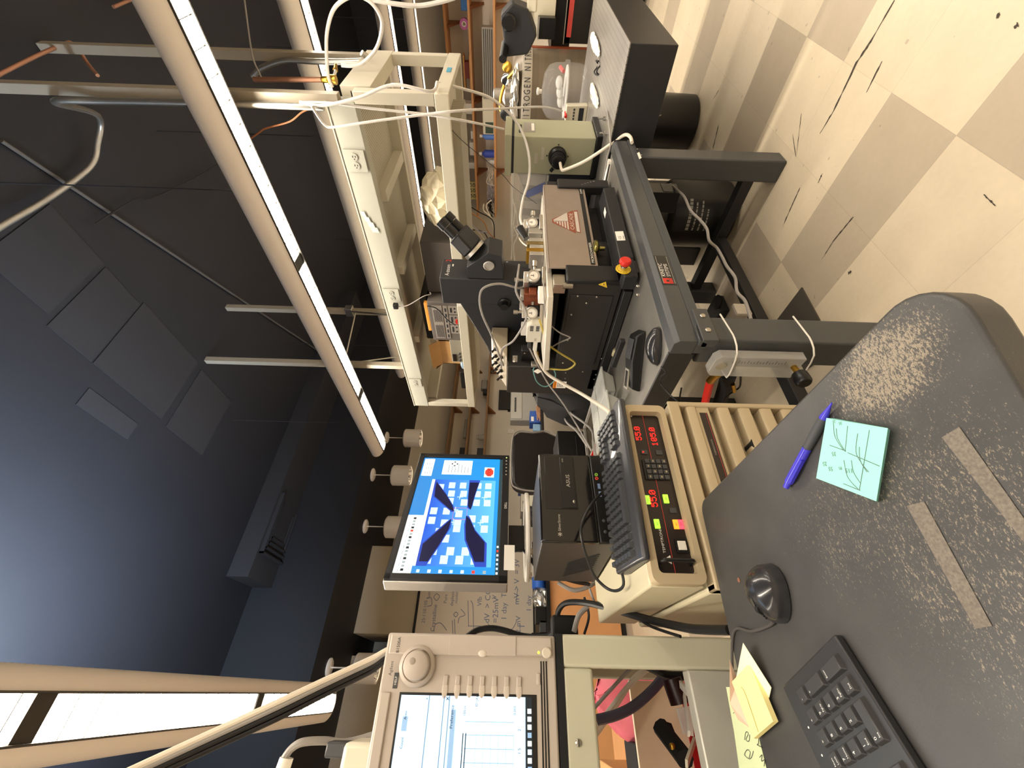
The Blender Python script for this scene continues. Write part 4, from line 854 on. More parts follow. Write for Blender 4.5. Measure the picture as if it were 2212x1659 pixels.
for i in range(16): R_(mb, .02+.025*i, .905, .036+.025*i, .935, 2, 3 if i == 11 else (5 if i % 3 else 6))
for i in range(9): R_(mb, .01+.04*i, .955, .035+.04*i, .962, 2, 5)
for i in range(4):
    for j in range(3): R_(mb, .82+.05*i, .88+.03*j, .845+.05*i, .888+.03*j, 2, 5)
for i in range(7): R_(mb, .84+.0*i, .42+.04*i, .9+.012*(i % 4), .43+.04*i, 2, 5)
for k in range(7):
    c0 = .035+.045*k; R_(mb, .012, .12+.105*k, .032, .15+.105*k, 2, (5, 3, 0, 1, 0, 0, 1)[k]); R_(mb, .01+.03*k, .009, .024+.03*k, .027, 2, (0, 1, 1, 0, 0, 3, 0)[k])
oc = [(.8525+.046*math.cos(math.radians(22.5+45*i)), .16+.055*math.sin(math.radians(22.5+45*i))) for i in range(8)]
mb.poly([s2(u, v, 2) for u, v in oc], 3)
mb.text('STOP', .015, s2(.8525, .143, 3), EX, EY, 6, 1)
for a in range(4):
    ca, sa = math.cos(a*math.pi/2), math.sin(a*math.pi/2); mb.poly([s2(.935+ca*.03*k1-sa*.012*k2, .60+(sa*.03*k1+ca*.012*k2)*1.6, 2) for k1, k2 in ((1, 0), (.5, 1), (.5, -1))], 6)
pads = []
for (u, v) in ((.13, .17), (.13, .30), (.13, .45), (.13, .62), (.30, .13), (.30, .27), (.38, .13), (.38, .27), (.34, .42), (.42, .42), (.34, .56), (.27, .60), (.30, .42), (.22, .52), (.44, .70), (.36, .70), (.44, .56), (.52, .12), (.60, .12), (.52, .24), (.60, .24), (.52, .38), (.60, .40), (.60, .54), (.53, .54), (.68, .12), (.68, .24), (.68, .42), (.68, .55), (.66, .68), (.585, .68), (.07, .2), (.07, .35), (.07, .5), (.07, .66)):
    R_(mb, u, v, u+.058, v+.075, 2, 1)
for u, v in ((.355, .21), (.355, .50), (.575, .19), (.575, .47), (.46, .5)):
    R_(mb, u, v, u+.05, v+.008, 2, 1); R_(mb, u+.02, v-.03, u+.026, v+.035, 2, 1)
for pts, k in (([(.765, .53), (.765, .78), (.60, .80), (.48, .52), (.455, .475), (.47, .47), (.56, .49)], 0),):
    pass
def needle(pts): mb.poly([s2(u, v, 3) for u, v in pts], 7); c_ = V((sum(p[0] for p in pts)/len(pts), sum(p[1] for p in pts)/len(pts))); tip = V(pts[0]); mb.poly([s2(*(tip+(V(p)-tip)*.93*1.0+(V((0, 0)))), 4) if i == 0 else s2(*(V(p)+(c_-V(p))*.16), 4) for i, p in enumerate(pts)], 2)
needle([(.468, .515), (.46, .54), (.60, .785), (.70, .80), (.765, .80), (.62, .63), (.51, .525)])
needle([(.485, .335), (.50, .375), (.60, .385), (.765, .39), (.765, .26), (.62, .30), (.52, .32)])
needle([(.405, .53), (.385, .57), (.20, .80), (.055, .80), (.055, .70), (.20, .60), (.34, .52)])
needle([(.435, .375), (.43, .34), (.32, .26), (.22, .13), (.055, .12), (.055, .23), (.24, .36), (.36, .385)])
for a in ((.40, .37, .50, .372), (.40, .52, .50, .522), (.40, .37, .402, .522), (.498, .37, .50, .522)): R_(mb, *a, 3, 3)
mb.build('screen_content', ui, sc, smooth=0)
st = V((MW*.42, -.0653, -.06)); 
MB(MM).box(MW*.42-.045, MW*.42+.045, -.06, .12, -.105, -.085).build('stand_neck', BLK2, t, bevel=.003)
bs = MB(MM); bs.prism([(st.x+.15*math.cos(a), -.0655, -.075+.105*math.sin(a)) for a in [2*math.pi*i/36 for i in range(36)]], (0, .014, 0)); bs.build('stand_base', mat('base_white', 'dcd6cc', .35), t, bevel=.005, seg=3)
pl_ = PX(1102, 1212, -1.05); solo(MB(MM).box(.035, .115, -.018, .012, .001, .0018), 'paper_label', WHITE, 'white paper strip taped under the left corner of the blue-screen monitor', 'paper', smooth=0)
# ================================================================ parameter analyzer on its cart
AX = -.945
ANM = mat('analyzer_grey', 'b7aca1', .5, var=.03, scale=30, bump=.04)
t = thing('parameter_analyzer', 'warm grey bench analyzer with big round knob and light blue screen', 'instrument', (-1.2, -.12, 1.078))
MB().box(-1.5, AX-.01, -.33, .09, 1.08, 1.405).build('casing', ANM, t, bevel=.008, seg=3)
MB().box(AX-.01, AX, -.332, .094, 1.078, 1.407).build('front_frame', ANM, t, bevel=.004)
al = lambda x, y: PX(x, y, AX)
MB().box(AX, AX+.012, .0, .078, 1.13, 1.372).build('control_panel', ANM, t, bevel=.004) if False else None
r_ = MB(); r_.box(AX, AX+.006, .058, .092, 1.085, 1.40); r_.build('raised_edge', ANM, t, bevel=.003)
MB().box(AX+.006, AX+.0075, .0585, .0915, 1.155, 1.285).build('drive_cover', ANM, t, bevel=.001)
cv = al(1042, 1425); MB().ell((AX+.0065, .062, cv.z), (.003, .006, .009), 14, 8).build('thumb_notch', mat('notch', 'd2c8bb', .5), t)
kn = al(902, 1438); kd = MB().lathe((AX+.004, kn.y, kn.z), EX, [(.034, 0), (.033, .004), (.027, .007), (.0255, .004), (.024, .004), (.0235, .016), (.021, .0185), (0, .0185)], 36).build('dial_knob', ANM, t, smooth=50)
MB().ell((AX+.0226, kn.y+.006, kn.z+.007), (.001, .006, .006), 14, 6).build('finger_dimple', mat('dimple', '9d9287', .5), kd)
for k in range(7):
    p = al(962+26.5*k, 1478+.6*k); kk = MB().ell((AX+.001, p.y-.008, p.z), (.0006, .014, .0055), 14, 8).build('key_scoop', mat('scoop', 'c4b9ac', .5), t); MB().box(AX, AX+.0035, p.y-.001, p.y+.014, p.z-.0045, p.z+.0045).build('soft_key', ANM, t, bevel=.002, seg=3)
p = al(1180, 1411); MB().lathe((AX+.006, p.y, p.z), EX, [(.009, 0), (.009, .003), (.0075, .0045), (0, .0045)], 24).build('power_button', mat('button_cream', 'cfc6b6', .5), t)
p = al(1163, 1410); MB().ell((AX+.0065, p.y, p.z), (.001, .0025, .0025), 8, 5).build('power_light', mat('lit_led', 'd8d84a', .4, emit=1.2), t)
p = al(1163, 1467); MB().box(AX, AX+.003, p.y-.009, p.y+.009, p.z-.0035, p.z+.0035).build('small_key', ANM, t, bevel=.0015)
lt = MB(); p = al(856, 1432); lt.text('Agilent', .008, (AX+.0065, p.y-.02, p.z+.004), EY, EZ, 0); lt.text('B1500A', .008, (AX+.0065, .06, p.z-.003), EY, EZ, 0); p = al(855, 1470); lt.box(AX, AX+.001, p.y-.012, p.y+.012, p.z-.004, p.z+.004, 1); lt.text('HELP', .006, (AX+.0012, p.y, p.z-.002), EY, EZ, 2, 1)
lt.build('lettering', [INK, GREYM, SILK], t, smooth=0)
vn = MB()
for k in range(3): vn.box(AX, AX+.0008, -.33, .052, 1.0955+.005*k, 1.098+.005*k)
vn.build('vent_slots', BLK2, t, smooth=0)
MB().box(AX-.001, AX+.004, -.331, -.0, 1.384, 1.402).build('top_ledge', ANM, t, bevel=.002)
y1, z1_, z0_ = -.0035, 1.364, 1.128
MB().box(AX-.002, AX+.0005, -.30, y1+.004, z0_-.012, z1_+.004).build('screen_recess', BLK2, t)
ss = MB().quad((AX+.001, -.29, z0_), (AX+.001, y1, z0_), (AX+.001, y1, z1_), (AX+.001, -.29, z1_)).build('screen', scr('screen_pale_blue', 'a9cdee', .8), t, smooth=0)
us = [scr('ui_line', '57708c', .5), MATS['ui_ink'], MATS['ui_white'], scr('ui_tab', '7f9fc0', .6), scr('ui_paler', 'bcdcf6', .85)]
mb = MB()
def Q(y0, z0, y1, z1, m_, k=1): mb.quad((AX+.001+.0003*k, y0, z0), (AX+.001+.0003*k, y1, z0), (AX+.001+.0003*k, y1, z1), (AX+.001+.0003*k, y0, z1), m_)
def zx(x): return al(x, 1560).z
Q(-.29, zx(1135)-.012, y1, zx(1135), 1); Q(-.29, zx(1132), y1, zx(985), 4)
for x in (922, 955, 967): Q(-.29, zx(x)-.0006, y1, zx(x)+.0006, 0, 2)
Q(-.29, zx(978)-.004, y1-.02, zx(978)+.004, 3, 2)
for i in range(6): Q(-.13+.018*i, zx(1110), -.129+.018*i, zx(1005), 3, 2)
for i in range(6): Q(-.29, zx(1030+16*i), -.055, zx(1030+16*i)+.0005, 3, 2)
for x in (1002, 1008): Q(-.29, zx(x)-.0008, -.055, zx(x)+.0008, 1, 3)
for s_, x, y, h in (('x', 966, 1509, .011), ('Preference', 976, 1548, .0075), ('100.m', 1004, 1535, .006), ('ID (A)', 1030, 1515, .006), ('0.005', 1112, 1535, .006), ('2', 1122, 1577, .007), ('1.5', 1122, 1622, .007), ('x', 922, 1509, .006), ('Count', 868, 1605, .006), ('Auto', 876, 1545, .006)):
    p = PX(x, y, AX+.0022); mb.text(s_, h, p-EZ*h*.3, EY, EZ, 1, 1)
Q(PX(0, 1562, AX).y, zx(880), PX(0, 1530, AX).y, zx(869), 3, 1)
for i in range(9): Q(-.115+.011*i, zx(1137)-.009, -.108+.011*i, zx(1137)-.002, (2, 3, 2, 4, 2, 3, 2, 2, 2)[i], 2)
mb.build('screen_content', us, ss, smooth=0)
# cart
CART = mat('cart_sage', 'bab7a2', .45, var=.03, scale=12)
t = thing('instrument_cart', 'pale sage metal cart frame holding the warm grey analyzer', 'cart', (-1.2, -.12, 0))
CX = -.945
MB().box(CX-.03, CX, .043, .098, .0, 1.066).build('post', CART, t, bevel=.006, seg=3)
MB().box(CX-.03, CX, -.42, -.365, .0, 1.066).build('post', CART, t, bevel=.006)
MB().box(-1.55, -1.5, .043, .098, 0, 1.066).build('post', CART, t, bevel=.006)
MB().box(CX-.03, CX, -.365, .043, 1.008, 1.066).build('rail', CART, t, bevel=.006, seg=3)
MB().box(-1.5, CX, -.42, .098, 1.063, 1.077).build('shelf', SOFTBLK, t)
MB().box(CX-.03, CX+.001, -.365, .043, .70, .826).build('rail', mat('cart_pale', 'b9b7ad', .4, .2), t, bevel=.003)
p = PX(1250, 1605, CX+.001); MB().ell(p, (.002, .006, .006), 12, 6).build('screw', STEEL, t); MB().box(p.x+.0015, p.x+.0025, p.y-.005, p.y+.005, p.z-.0008, p.z+.0008).build('screw_slot', INK, t)
# ================================================================ overhead shelf frame hung from the ceiling
SHC = mat('shelf_cream', 'c2bcac', .5, var=.03, scale=6)
def perf():
    mt = mat('perforated_sheet', 'b9b2a0', .55); nt = mt.node_tree; b = nt.nodes['Principled BSDF']; N = nt.nodes.new; L = nt.links.new
    g = N('ShaderNodeNewGeometry'); sc_ = N('ShaderNodeVectorMath'); sc_.operation = 'SCALE'; sc_.inputs['Scale'].default_value = 90; L(g.outputs['Position'], sc_.inputs[0])
    fr_ = N('ShaderNodeVectorMath'); fr_.operation = 'FRACTION'; L(sc_.outputs[0], fr_.inputs[0]); sb = N('ShaderNodeVectorMath'); sb.operation = 'SUBTRACT'; L(fr_.outputs[0], sb.inputs[0]); sb.inputs[1].default_value = (.5, .5, 0)
    ml = N('ShaderNodeVectorMath'); ml.operation = 'MULTIPLY'; L(sb.outputs[0], ml.inputs[0]); ml.inputs[1].default_value = (1, 1, 0); ln = N('ShaderNodeVectorMath'); ln.operation = 'LENGTH'; L(ml.outputs[0], ln.inputs[0])
    lt_ = N('ShaderNodeMath'); lt_.operation = 'LESS_THAN'; lt_.inputs[1].default_value = .27; L(ln.outputs['Value'], lt_.inputs[0])
    mx = N('ShaderNodeMixRGB'); L(lt_.outputs[0], mx.inputs[0]); old = b.inputs['Base Color'].links[0].from_socket; L(old, mx.inputs[1]); mx.inputs[2].default_value = (*lin('5c564a'), 1); L(mx.outputs[0], b.inputs['Base Color'])
    return mt
PERF = perf()
SX_L, SX_R, SYF, SYB = -2.93, -.62, 1.97, 2.53
t = thing('overhead_shelf', 'cream steel two-tier shelf frame hung from the ceiling above the probe table', 'shelf', (-1.75, 2.25, 1.46))
fb = MB(); fb.prism([(SX_R-.04, SYF, 1.865), (SX_R-.04, SYF, 1.985), (SX_R-.04, SYF+.03, 1.99), (SX_R-.04, SYF+.06, 1.99), (SX_R-.04, SYF+.06, 1.865)], (SX_L-SX_R+.04, 0, 0)); fb.build('wiring_channel', mat('channel_grey', 'acaca0', .45, var=.03), t, bevel=.002)
fb = MB(); fb.box(SX_L, SX_R-.04, SYF-.003, SYF, 1.983, 1.989); fb.build('channel_lip', SHC, t)
MB().box(SX_L, SX_R-.02, SYF+.06, SYB, 1.885, 1.89).build('upper_shelf', PERF, t, smooth=0)
MB().box(SX_L, SX_R-.02, SYB-.04, SYB, 1.83, 1.93).build('rear_beam', SHC, t, bevel=.002)
MB().box(SX_R-.06, SX_R, SYF+.06, SYB, 1.80, 1.93).build('end_beam', SHC, t, bevel=.002)
MB().box(SX_L, SX_L+.06, SYF+.06, SYB, 1.80, 1.93).build('end_beam', SHC, t, bevel=.002)
for x in (-1.1, -1.56, -2.165): MB().box(x-.03, x+.03, SYF+.06, SYB-.04, 1.835, 1.885).build('cross_beam', SHC, t, bevel=.002)
for x, y in ((SX_R-.025, SYF+.025), (SX_R-.025, SYB-.025), (SX_L+.025, SYF+.025), (SX_L+.025, SYB-.025)):
    MB().box(x-.0235, x+.0235, y-.0235, y+.0235, 1.526, 1.864 if y < 2.2 else 1.829).build('post', SHC, t, bevel=.003)
MB().box(SX_L+.004, SX_R-.004, SYF+.021, SYB-.021, 1.50, 1.515).build('lower_shelf', SHC, t)
MB().box(SX_L, SX_R, SYF, SYF+.02, 1.465, 1.525).build('front_lip', mat('lip_cream', 'd4cebb', .45, var=.02), t, bevel=.003)
MB().box(SX_L, SX_R, SYB-.02, SYB, 1.465, 1.525).build('rear_lip', SHC, t, bevel=.003)
for x in (SX_L+.0005, SX_R-.0305): MB().box(x, x+.03, SYF+.0205, SYB-.0205, 1.465, 1.5255).build('end_lip', SHC, t, bevel=.003)
MB().box(SX_L+.1, SX_R-.15, 2.1, 2.38, 1.44, 1.50).build('under_tray', PERF, t)
lp = PX(957, 150, SX_R+.001); MB().box(SX_R, SX_R+.0015, lp.y-.03, lp.y+.03, 1.485, 1.505).build('blue_mark', mat('marker_blue', '4b97b5', .6), t)
for x, y in ((-.655, 1.99), (-.64, 2.47), (-2.43, 2.0), (-2.33, 2.48)):
    s_ = MB().box(x-.02, x+.02, y-.02, y+.02, 1.93, CZ).build('strut', mat('strut_grey', 'a39a8a', .45, .2), t, bevel=.002)
for a, b_ in (((-2.43, 2.0, 2.45), (-2.33, 2.48, 2.45)), ((-2.43, 2.0, 2.45), (-2.8, 2.45, 2.0)), ((-2.33, 2.48, 2.5), (-1.95, 2.05, 2.0))):
    MB().cyl(a, b_, .006, n=8).build('brace_rod', STEEL, t)
for p in ((-2.43, 2.0, 2.45), (-2.33, 2.48, 2.5)): MB().box(p[0]-.04, p[0]+.04, p[1]-.024, p[1]+.03, p[2]-.03, p[2]+.03).build('clamp', STEEL, t, bevel=.003)
def outlet(x, n=2, sc_=1., plug=False):
    zc = 1.925; pl = MB().box(x-.05, x+.05, SYF-.006, SYF-.003, zc-.05, zc+.05).build('outlet_plate', MATS['channel_grey'], t, bevel=.0015)
    for s_ in (-1, 1):
        c_ = x+s_*.0195; r_ = MB().lathe((c_, SYF-.006, zc), (0, -1, 0), [(.0165, 0), (.0165, .003), (0, .003)], 18, 0)
        for dz in (-.006, .006): r_.box(c_-.002, c_+.006, SYF-.0098, SYF-.009, zc+dz-.0012, zc+dz+.0012, 1)
        r_.cyl((c_-.009, SYF-.009, zc), (c_-.009, SYF-.0098, zc), .0025, n=8, m=1); r_.build('receptacle', [MATS['channel_grey'], INK], pl)
    return pl
for px_y in ((764, 347), (842, 637), (893, 826)): outlet(PY(px_y[0], px_y[1], SYF).x)
x_ = PY(850, 655, SYF).x; MB().box(x_-.02, x_+.02, SYF-.035, SYF-.006, 1.895, 1.93).build('plug', BLK2, t, bevel=.004) if False else None
solo(MB().box(x_-.017, x_+.017, SYF-.04, SYF-.0105, 1.893, 1.925), 'power_plug', BLK2, 'black power plug in the middle outlet of the overhead shelf channel', 'plug', bevel=.004)
cable('cord', [(x_, SYF-.03, 1.893), PY(858, 662, SYF-.03), PY(880, 660, SYF-.03), PY(915, 640, SYF-.03), PY(930, 636, SYF-.01), V((-1.70, 2.0, 1.69))], .003, CGREY, 'grey power cord running from the middle outlet to the computer back', 'cord')
tp = MB(); a = PY(783, 483, SYF).x
for k in range(4): tp.prism([(a-.05+.03*k, SYF-.0035, 1.90+.015*k), (a-.02+.03*k, SYF-.0035, 1.905+.015*k), (a-.02+.03*k, SYF-.0035, 1.94+.01*k), (a-.045+.03*k, SYF-.0035, 1.935+.01*k)], (0, -.0012, 0))
solo(tp, 'tape_strip', mat('clear_tape', 'd9dad0', .15), 'crinkled clear tape stuck on the middle of the wiring channel', 'tape', smooth=0)
# --- things on the lower shelf
ZS = 1.515
t = thing('computer_tower', 'grey desktop computer turned back to front on the overhead shelf', 'computer', (-1.95, 2.2, ZS))
CG = mat('computer_grey', '6e6864', .45, .2, scale=50); PANL = mat('port_plate', 'b4ada5', .4, .5)
MB().box(-2.12, -1.775, 2.0, 2.42, ZS, 1.722).build('case', CG, t, bevel=.004)
MB().box(-2.12, -1.77, 1.993, 2.0, ZS+.003, 1.72).build('rear_frame', CG, t, bevel=.002)
def face(x0, x1, z0, z1, m_, nm, th=.003, par=None): return MB().box(x0, x1, 1.993-th, 1.993, z0, z1).build(nm, m_, par or t)
pl = face(-2.10, -1.80, 1.63, 1.695, PANL, 'grille_plate'); g = MB()
for i in range(26):
    for j in range(7):
        x = -2.09+.0098*i+(j % 2)*.005; 
        if abs(i-13) > 1: g.box(x, x+.0058, 1.9892, 1.99, 1.636+.0078*j, 1.6412+.0078*j)
g.build('grille_holes', INK, pl, smooth=0)
pl = face(-2.10, -1.80, 1.595, 1.622, PANL, 'slot_plate'); g = MB()
for i in range(6): g.box(-2.09+.048*i, -2.06+.048*i, 1.9892, 1.99, 1.603, 1.613)
g.build('ports', INK, pl, smooth=0)
for k, (x0, x1) in enumerate(((-1.87, -1.80), (-1.96, -1.88), (-2.05, -1.97))):
    pl = face(x0, x1, 1.53, 1.588, PANL, 'port_plate'); g = MB(); g.box(x0+.015, x1-.015, 1.9892, 1.99, 1.565, 1.577); g.cyl((x0+.02, 1.99, 1.546), (x0+.02, 1.9885, 1.546), .007); g.cyl((x1-.02, 1.99, 1.546), (x1-.02, 1.9885, 1.546), .007); g.build('ports', INK, pl)
face(-1.95, -1.915, 1.535, 1.547, RED, 'red_connector', .012)
t = thing('flat_case', 'black flat case with orange edge lying on top of the grey computer', 'case', (-1.93, 2.2, 1.722))
MB().box(-2.15, -1.78, 2.03, 2.38, 1.729, 1.775).build('case', BLK2, t, bevel=.004); MB().box(-2.04, -1.79, 2.0, 2.03, 1.7225, 1.745).build('orange_edge', mat('orange_strip', 'e39a3e', .5), t, bevel=.003); MB().box(-2.1, -1.82, 2.04, 2.36, 1.722, 1.729).build('foot', BLK2, t)
t = thing('cardboard_box', 'open cardboard box with flaps folded out on the overhead shelf', 'box', (-2.3, 2.3, ZS))
x0, x1, y0, y1, zt = -2.46, -2.2, 2.06, 2.45, 1.70
w_ = MB()
for a in ((x0, x1, y0, y0+.005), (x0, x1, y1-.005, y1), (x0, x0+.005, y0, y1), (x1-.005, x1, y0, y1)): w_.box(*a, ZS, zt)
w_.box(x0, x1, y0, y1, ZS, ZS+.005); w_.build('walls', CARD, t, smooth=0)
MB().prism([(x0, y0, zt), (x0, y0-.05, zt+.07), (x0, y0-.052, zt+.07), (x0, y0-.004, zt)], (x1-x0, 0, 0)).build('flap', CARD, t, smooth=0)
MB().prism([(x1, y0, zt), (x1+.03, y0, zt+.09), (x1+.033, y0, zt+.088), (x1+.004, y0, zt)], (0, y1-y0, 0)).build('flap', CARD, t, smooth=0)
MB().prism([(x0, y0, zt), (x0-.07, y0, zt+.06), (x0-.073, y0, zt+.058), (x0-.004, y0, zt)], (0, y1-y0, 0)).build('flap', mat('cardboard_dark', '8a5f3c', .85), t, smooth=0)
t = thing('bench_supply', 'small grey instrument with dark display in front of the cardboard box', 'instrument', (-2.25, 2.02, ZS))
MB().box(-2.36, -2.12, 1.992, 2.055, ZS, 1.61).build('casing', mat('supply_grey', '8f8a7c', .5), t, bevel=.003); MB().box(-2.345, -2.27, 1.988, 1.992, 1.572, 1.6).build('display', DKP, t)
for i in range(3): MB().cyl((-2.33+.035*i, 1.992, 1.545), (-2.33+.035*i, 1.98, 1.545), .008).build('knob', GREYM, t)
a = PY(1001, 788, 2.0); solo(MB().ell((a.x, 2.02, ZS+.02), (.07, .028, .02), 14, 8), 'blister_pack', glass_mat('blister', 'a8c4d8', .1, .7), 'crumpled clear and blue plastic pack lying beside the black box', 'packet')
a = PY(997, 820, 2.0); solo(MB().box(a.x-.11, a.x+.10, 1.993, 2.07, ZS, ZS+.05), 'black_box', BLK2, 'small black box at the far left end of the overhead shelf', 'box', bevel=.003)
b0, b1 = PY(955, 412, 2.05), PY(955, 490, 2.05); bg = MB(); rr_ = random.Random(3); 
for k in range(1): bg.ell(((b0.x+b1.x)/2, 2.16, ZS+.055), (.15, .13, .11), 26, 14, zmin=-.5)
for i in range(len(bg.v)): 
    p = bg.v[i]; 
    if p.z > ZS+.01: bg.v[i] = p+V((rr_.uniform(-.016, .016), rr_.uniform(-.016, .016), rr_.uniform(-.014, .02)))
solo(bg, 'plastic_bag', mat('bag_cream', 'd5cbb0', .35, scale=40, bump=.6), 'crumpled cream plastic bag heaped on the overhead shelf', 'bag', smooth=0)
t = thing('desktop_instrument', 'dark grey instrument case behind the microscope top on the overhead shelf', 'instrument', (-1.55, 2.25, ZS))
MB().box(-1.755, -1.39, 2.07, 2.44, ZS+.01, 1.72).build('casing', mat('case_dark', '4b4541', .5), t, bevel=.006); MB().box(-1.70, -1.68, 2.2, 2.3, ZS, ZS+.01).build('foot', SOFTBLK, t); MB().box(-1.46, -1.44, 2.2, 2.3, ZS, ZS+.01).build('foot', SOFTBLK, t)
a = PY(995, 650, 1.965); solo(MB().box(a.x-.05, a.x+.035, SYF-.0015, SYF-.0005, 1.47, 1.522), 'paper_label', WHITE, 'white label taped on the shelf lip right of the grey computer', 'label', smooth=0)
cable('cord', [(-1.80, 1.985, 1.72), (-1.815, 1.98, 1.66), (-1.90, 1.97, 1.60), (-1.93, 1.95, 1.545)], .004, CBLK, 'black cord hanging across the grey computer back', 'cord')
# --- pipes, conduit and gas tubes beside the shelf frame
Yc = 1.945
CONDM = mat('conduit_zinc', 'b9b7b0', .35, .9)
cable('conduit', [PZ(-30, 512, 3.44), PZ(0, 490, 3.44), PZ(110, 425, 3.44), PZ(195, 360, 3.44), PZ(211, 310, 3.43), PZ(212, 250, 3.35), V((-.69, Yc, 3.12)), V((-.68, Yc, 2.9)), V((-.675, Yc, 2.5)), V((-.675, Yc, 1.99))], .0135, CONDM, 'long zinc conduit bending off the ceiling down to the shelf channel', 'conduit', n=12)
cable('conduit', [V((-.60, 2.4, 1.92)), PY(790, 130, 2.42), PY(690, 133, 2.42), PY(620, 130, 2.42), PY(570, 145, 2.42), PY(545, 165, 2.42)], .013, CONDM, 'short zinc conduit curving by the copper pipe', 'conduit', n=12)
cable('copper_pipe', [PZ(-20, 172, 3.42), PZ(0, 160, 3.42), PZ(80, 120, 3.42), PZ(140, 95, 3.42), PZ(155, 93, 3.42), PZ(170, 108, 3.40), PZ(190, 138, 3.36), PZ(211, 163, 3.3)], .0085, COPPER, 'bent copper pipe under the ceiling at the upper left of the photo', 'pipe', n=10)
cable('copper_pipe', [PY(548, 172, 2.22), PY(600, 172, 2.22), PY(700, 172, 2.22)], .011, COPPER, 'straight copper pipe ending in the brass valve', 'pipe', n=12)
cable('copper_pipe', [PZ(245, 15, 3.43), PZ(262, 8, 3.43), PZ(300, -8, 3.43)], .0085, COPPER, 'short dim copper pipe end near the ceiling by the photo edge', 'pipe', n=10)
v0, v1 = PY(698, 172, 2.22), PY(738, 172, 2.22)
t = thing('gas_valve', 'brass gas valve with hose barb at the end of the copper pipe', 'valve', v1)
MB().lathe(v0, (v1-v0), [(.010, -.01), (.014, 0), (.014, .02), (.02, .025), (.02, .06), (.0, .06)], 12).build('body', BRASS, t)
MB().cyl(v0.lerp(v1, .55), v0.lerp(v1, .55)+V((.02, .055, 0)), .008).build('stem', CHROME, t); MB().cyl(v0.lerp(v1, .55)+V((.02, .055, 0)), v0.lerp(v1, .5)+V((.03, .09, .0)), .011, .008).build('barb', BRASS, t)
z2_ = lambda x, y, Y=2.2: PY(500+x/4.148, y/4.148, Y)
cable('tube', [z2_(985, 585), z2_(1080, 590), z2_(1180, 560), z2_(1300, 430), z2_(1350, 230), z2_(1310, 100), z2_(1220, 0), z2_(1100, -35), z2_(980, 15), z2_(900, 115), z2_(855, 300), z2_(852, 500), z2_(868, 680), z2_(905, 780)], .0075, CTUBE, 'white plastic tube coiled in a big loop beside the brass valve', 'tube')
cable('tube', [z2_(1210, -10, 2.3), z2_(1400, 25, 2.3), z2_(1650, 52, 2.3), z2_(1840, 25, 2.3), z2_(2000, -20, 2.3)], .0085, CTUBE, 'white tube sagging across the very top right behind the loop', 'tube')
cable('tube', [z2_(610, 912, 1.93), z2_(720, 940, 1.93), z2_(860, 940, 1.93), z2_(1150, 872, 1.93), z2_(1450, 760, 1.93), V((-.60, 1.93, 1.53)), PX(944, 178, -.60)], .0065, CTUBE, 'white tube sloping from the conduit down to the shelf corner', 'tube')
cable('tube', [z2_(640, 918, 1.95), z2_(900, 925, 1.94), z2_(1250, 972, 1.94), z2_(1700, 1020, 1.94), PY(999, 260, 1.94), PY(1088, 279, 2.2)], .0055, CTUBE, 'white tube crossing the shelf front and ending behind the sage box', 'tube')
cable('tube', [z2_(720, 950, 1.92), z2_(775, 1040, 1.92), z2_(840, 1120, 1.92), z2_(920, 1140, 1.92), z2_(1250, 1090, 1.92), z2_(1700, 1030, 1.93), z2_(2070, 990, 1.94), PY(1080, 235, 2.2), PY(1170, 231, 2.5), PY(1214, 240, 2.75)], .0055, CTUBE, 'white tube with a low bend running on to the clear desiccator', 'tube')
cable('wire', [PY(500, 330, 2.0), z2_(230, 1200, 2.0), z2_(310, 1150, 2.0), z2_(520, 1090, 2.0), z2_(640, 1000, 2.0), z2_(760, 965, 2.0), z2_(860, 925, 1.96)], .0035, mat('wire_copper', 'a2673f', .5), 'brown wire drooping beside the conduit', 'wire')
cable('wire', [PY(528, 0, 2.4), PY(540, 90, 2.4), PY(548, 130, 2.4), PY(565, 168, 2.35)], .004, CGREY, 'grey wire running up beside the strut', 'wire')
cable('wire', [PZ(205, 485, 3.46), PZ(290, 432, 3.46), PZ(330, 428, 3.46), PZ(420, 385, 3.46), PZ(470, 355, 3.46)], .006, NAVY2, 'dim wavy cable across the dark ceiling', 'wire')
cable('ceiling_rail', [(-.85, 1.94, CZ-.012), (-5.0, 3.85, CZ-.012)], .009, mat('rail_dim', '4a4642', .6), 'thin pipe crossing the dark ceiling on the slant', 'pipe')
cable('wire', [PY(922, 215, 2.02), PY(960, 262, 2.0), PY(1000, 305, 2.0), PY(1080, 372, 2.0), PY(1110, 405, 2.0), PY(1160, 440, 1.85)], .0014, CBLK, 'thin dark wire slanting down in front of the shelf lip', 'wire')
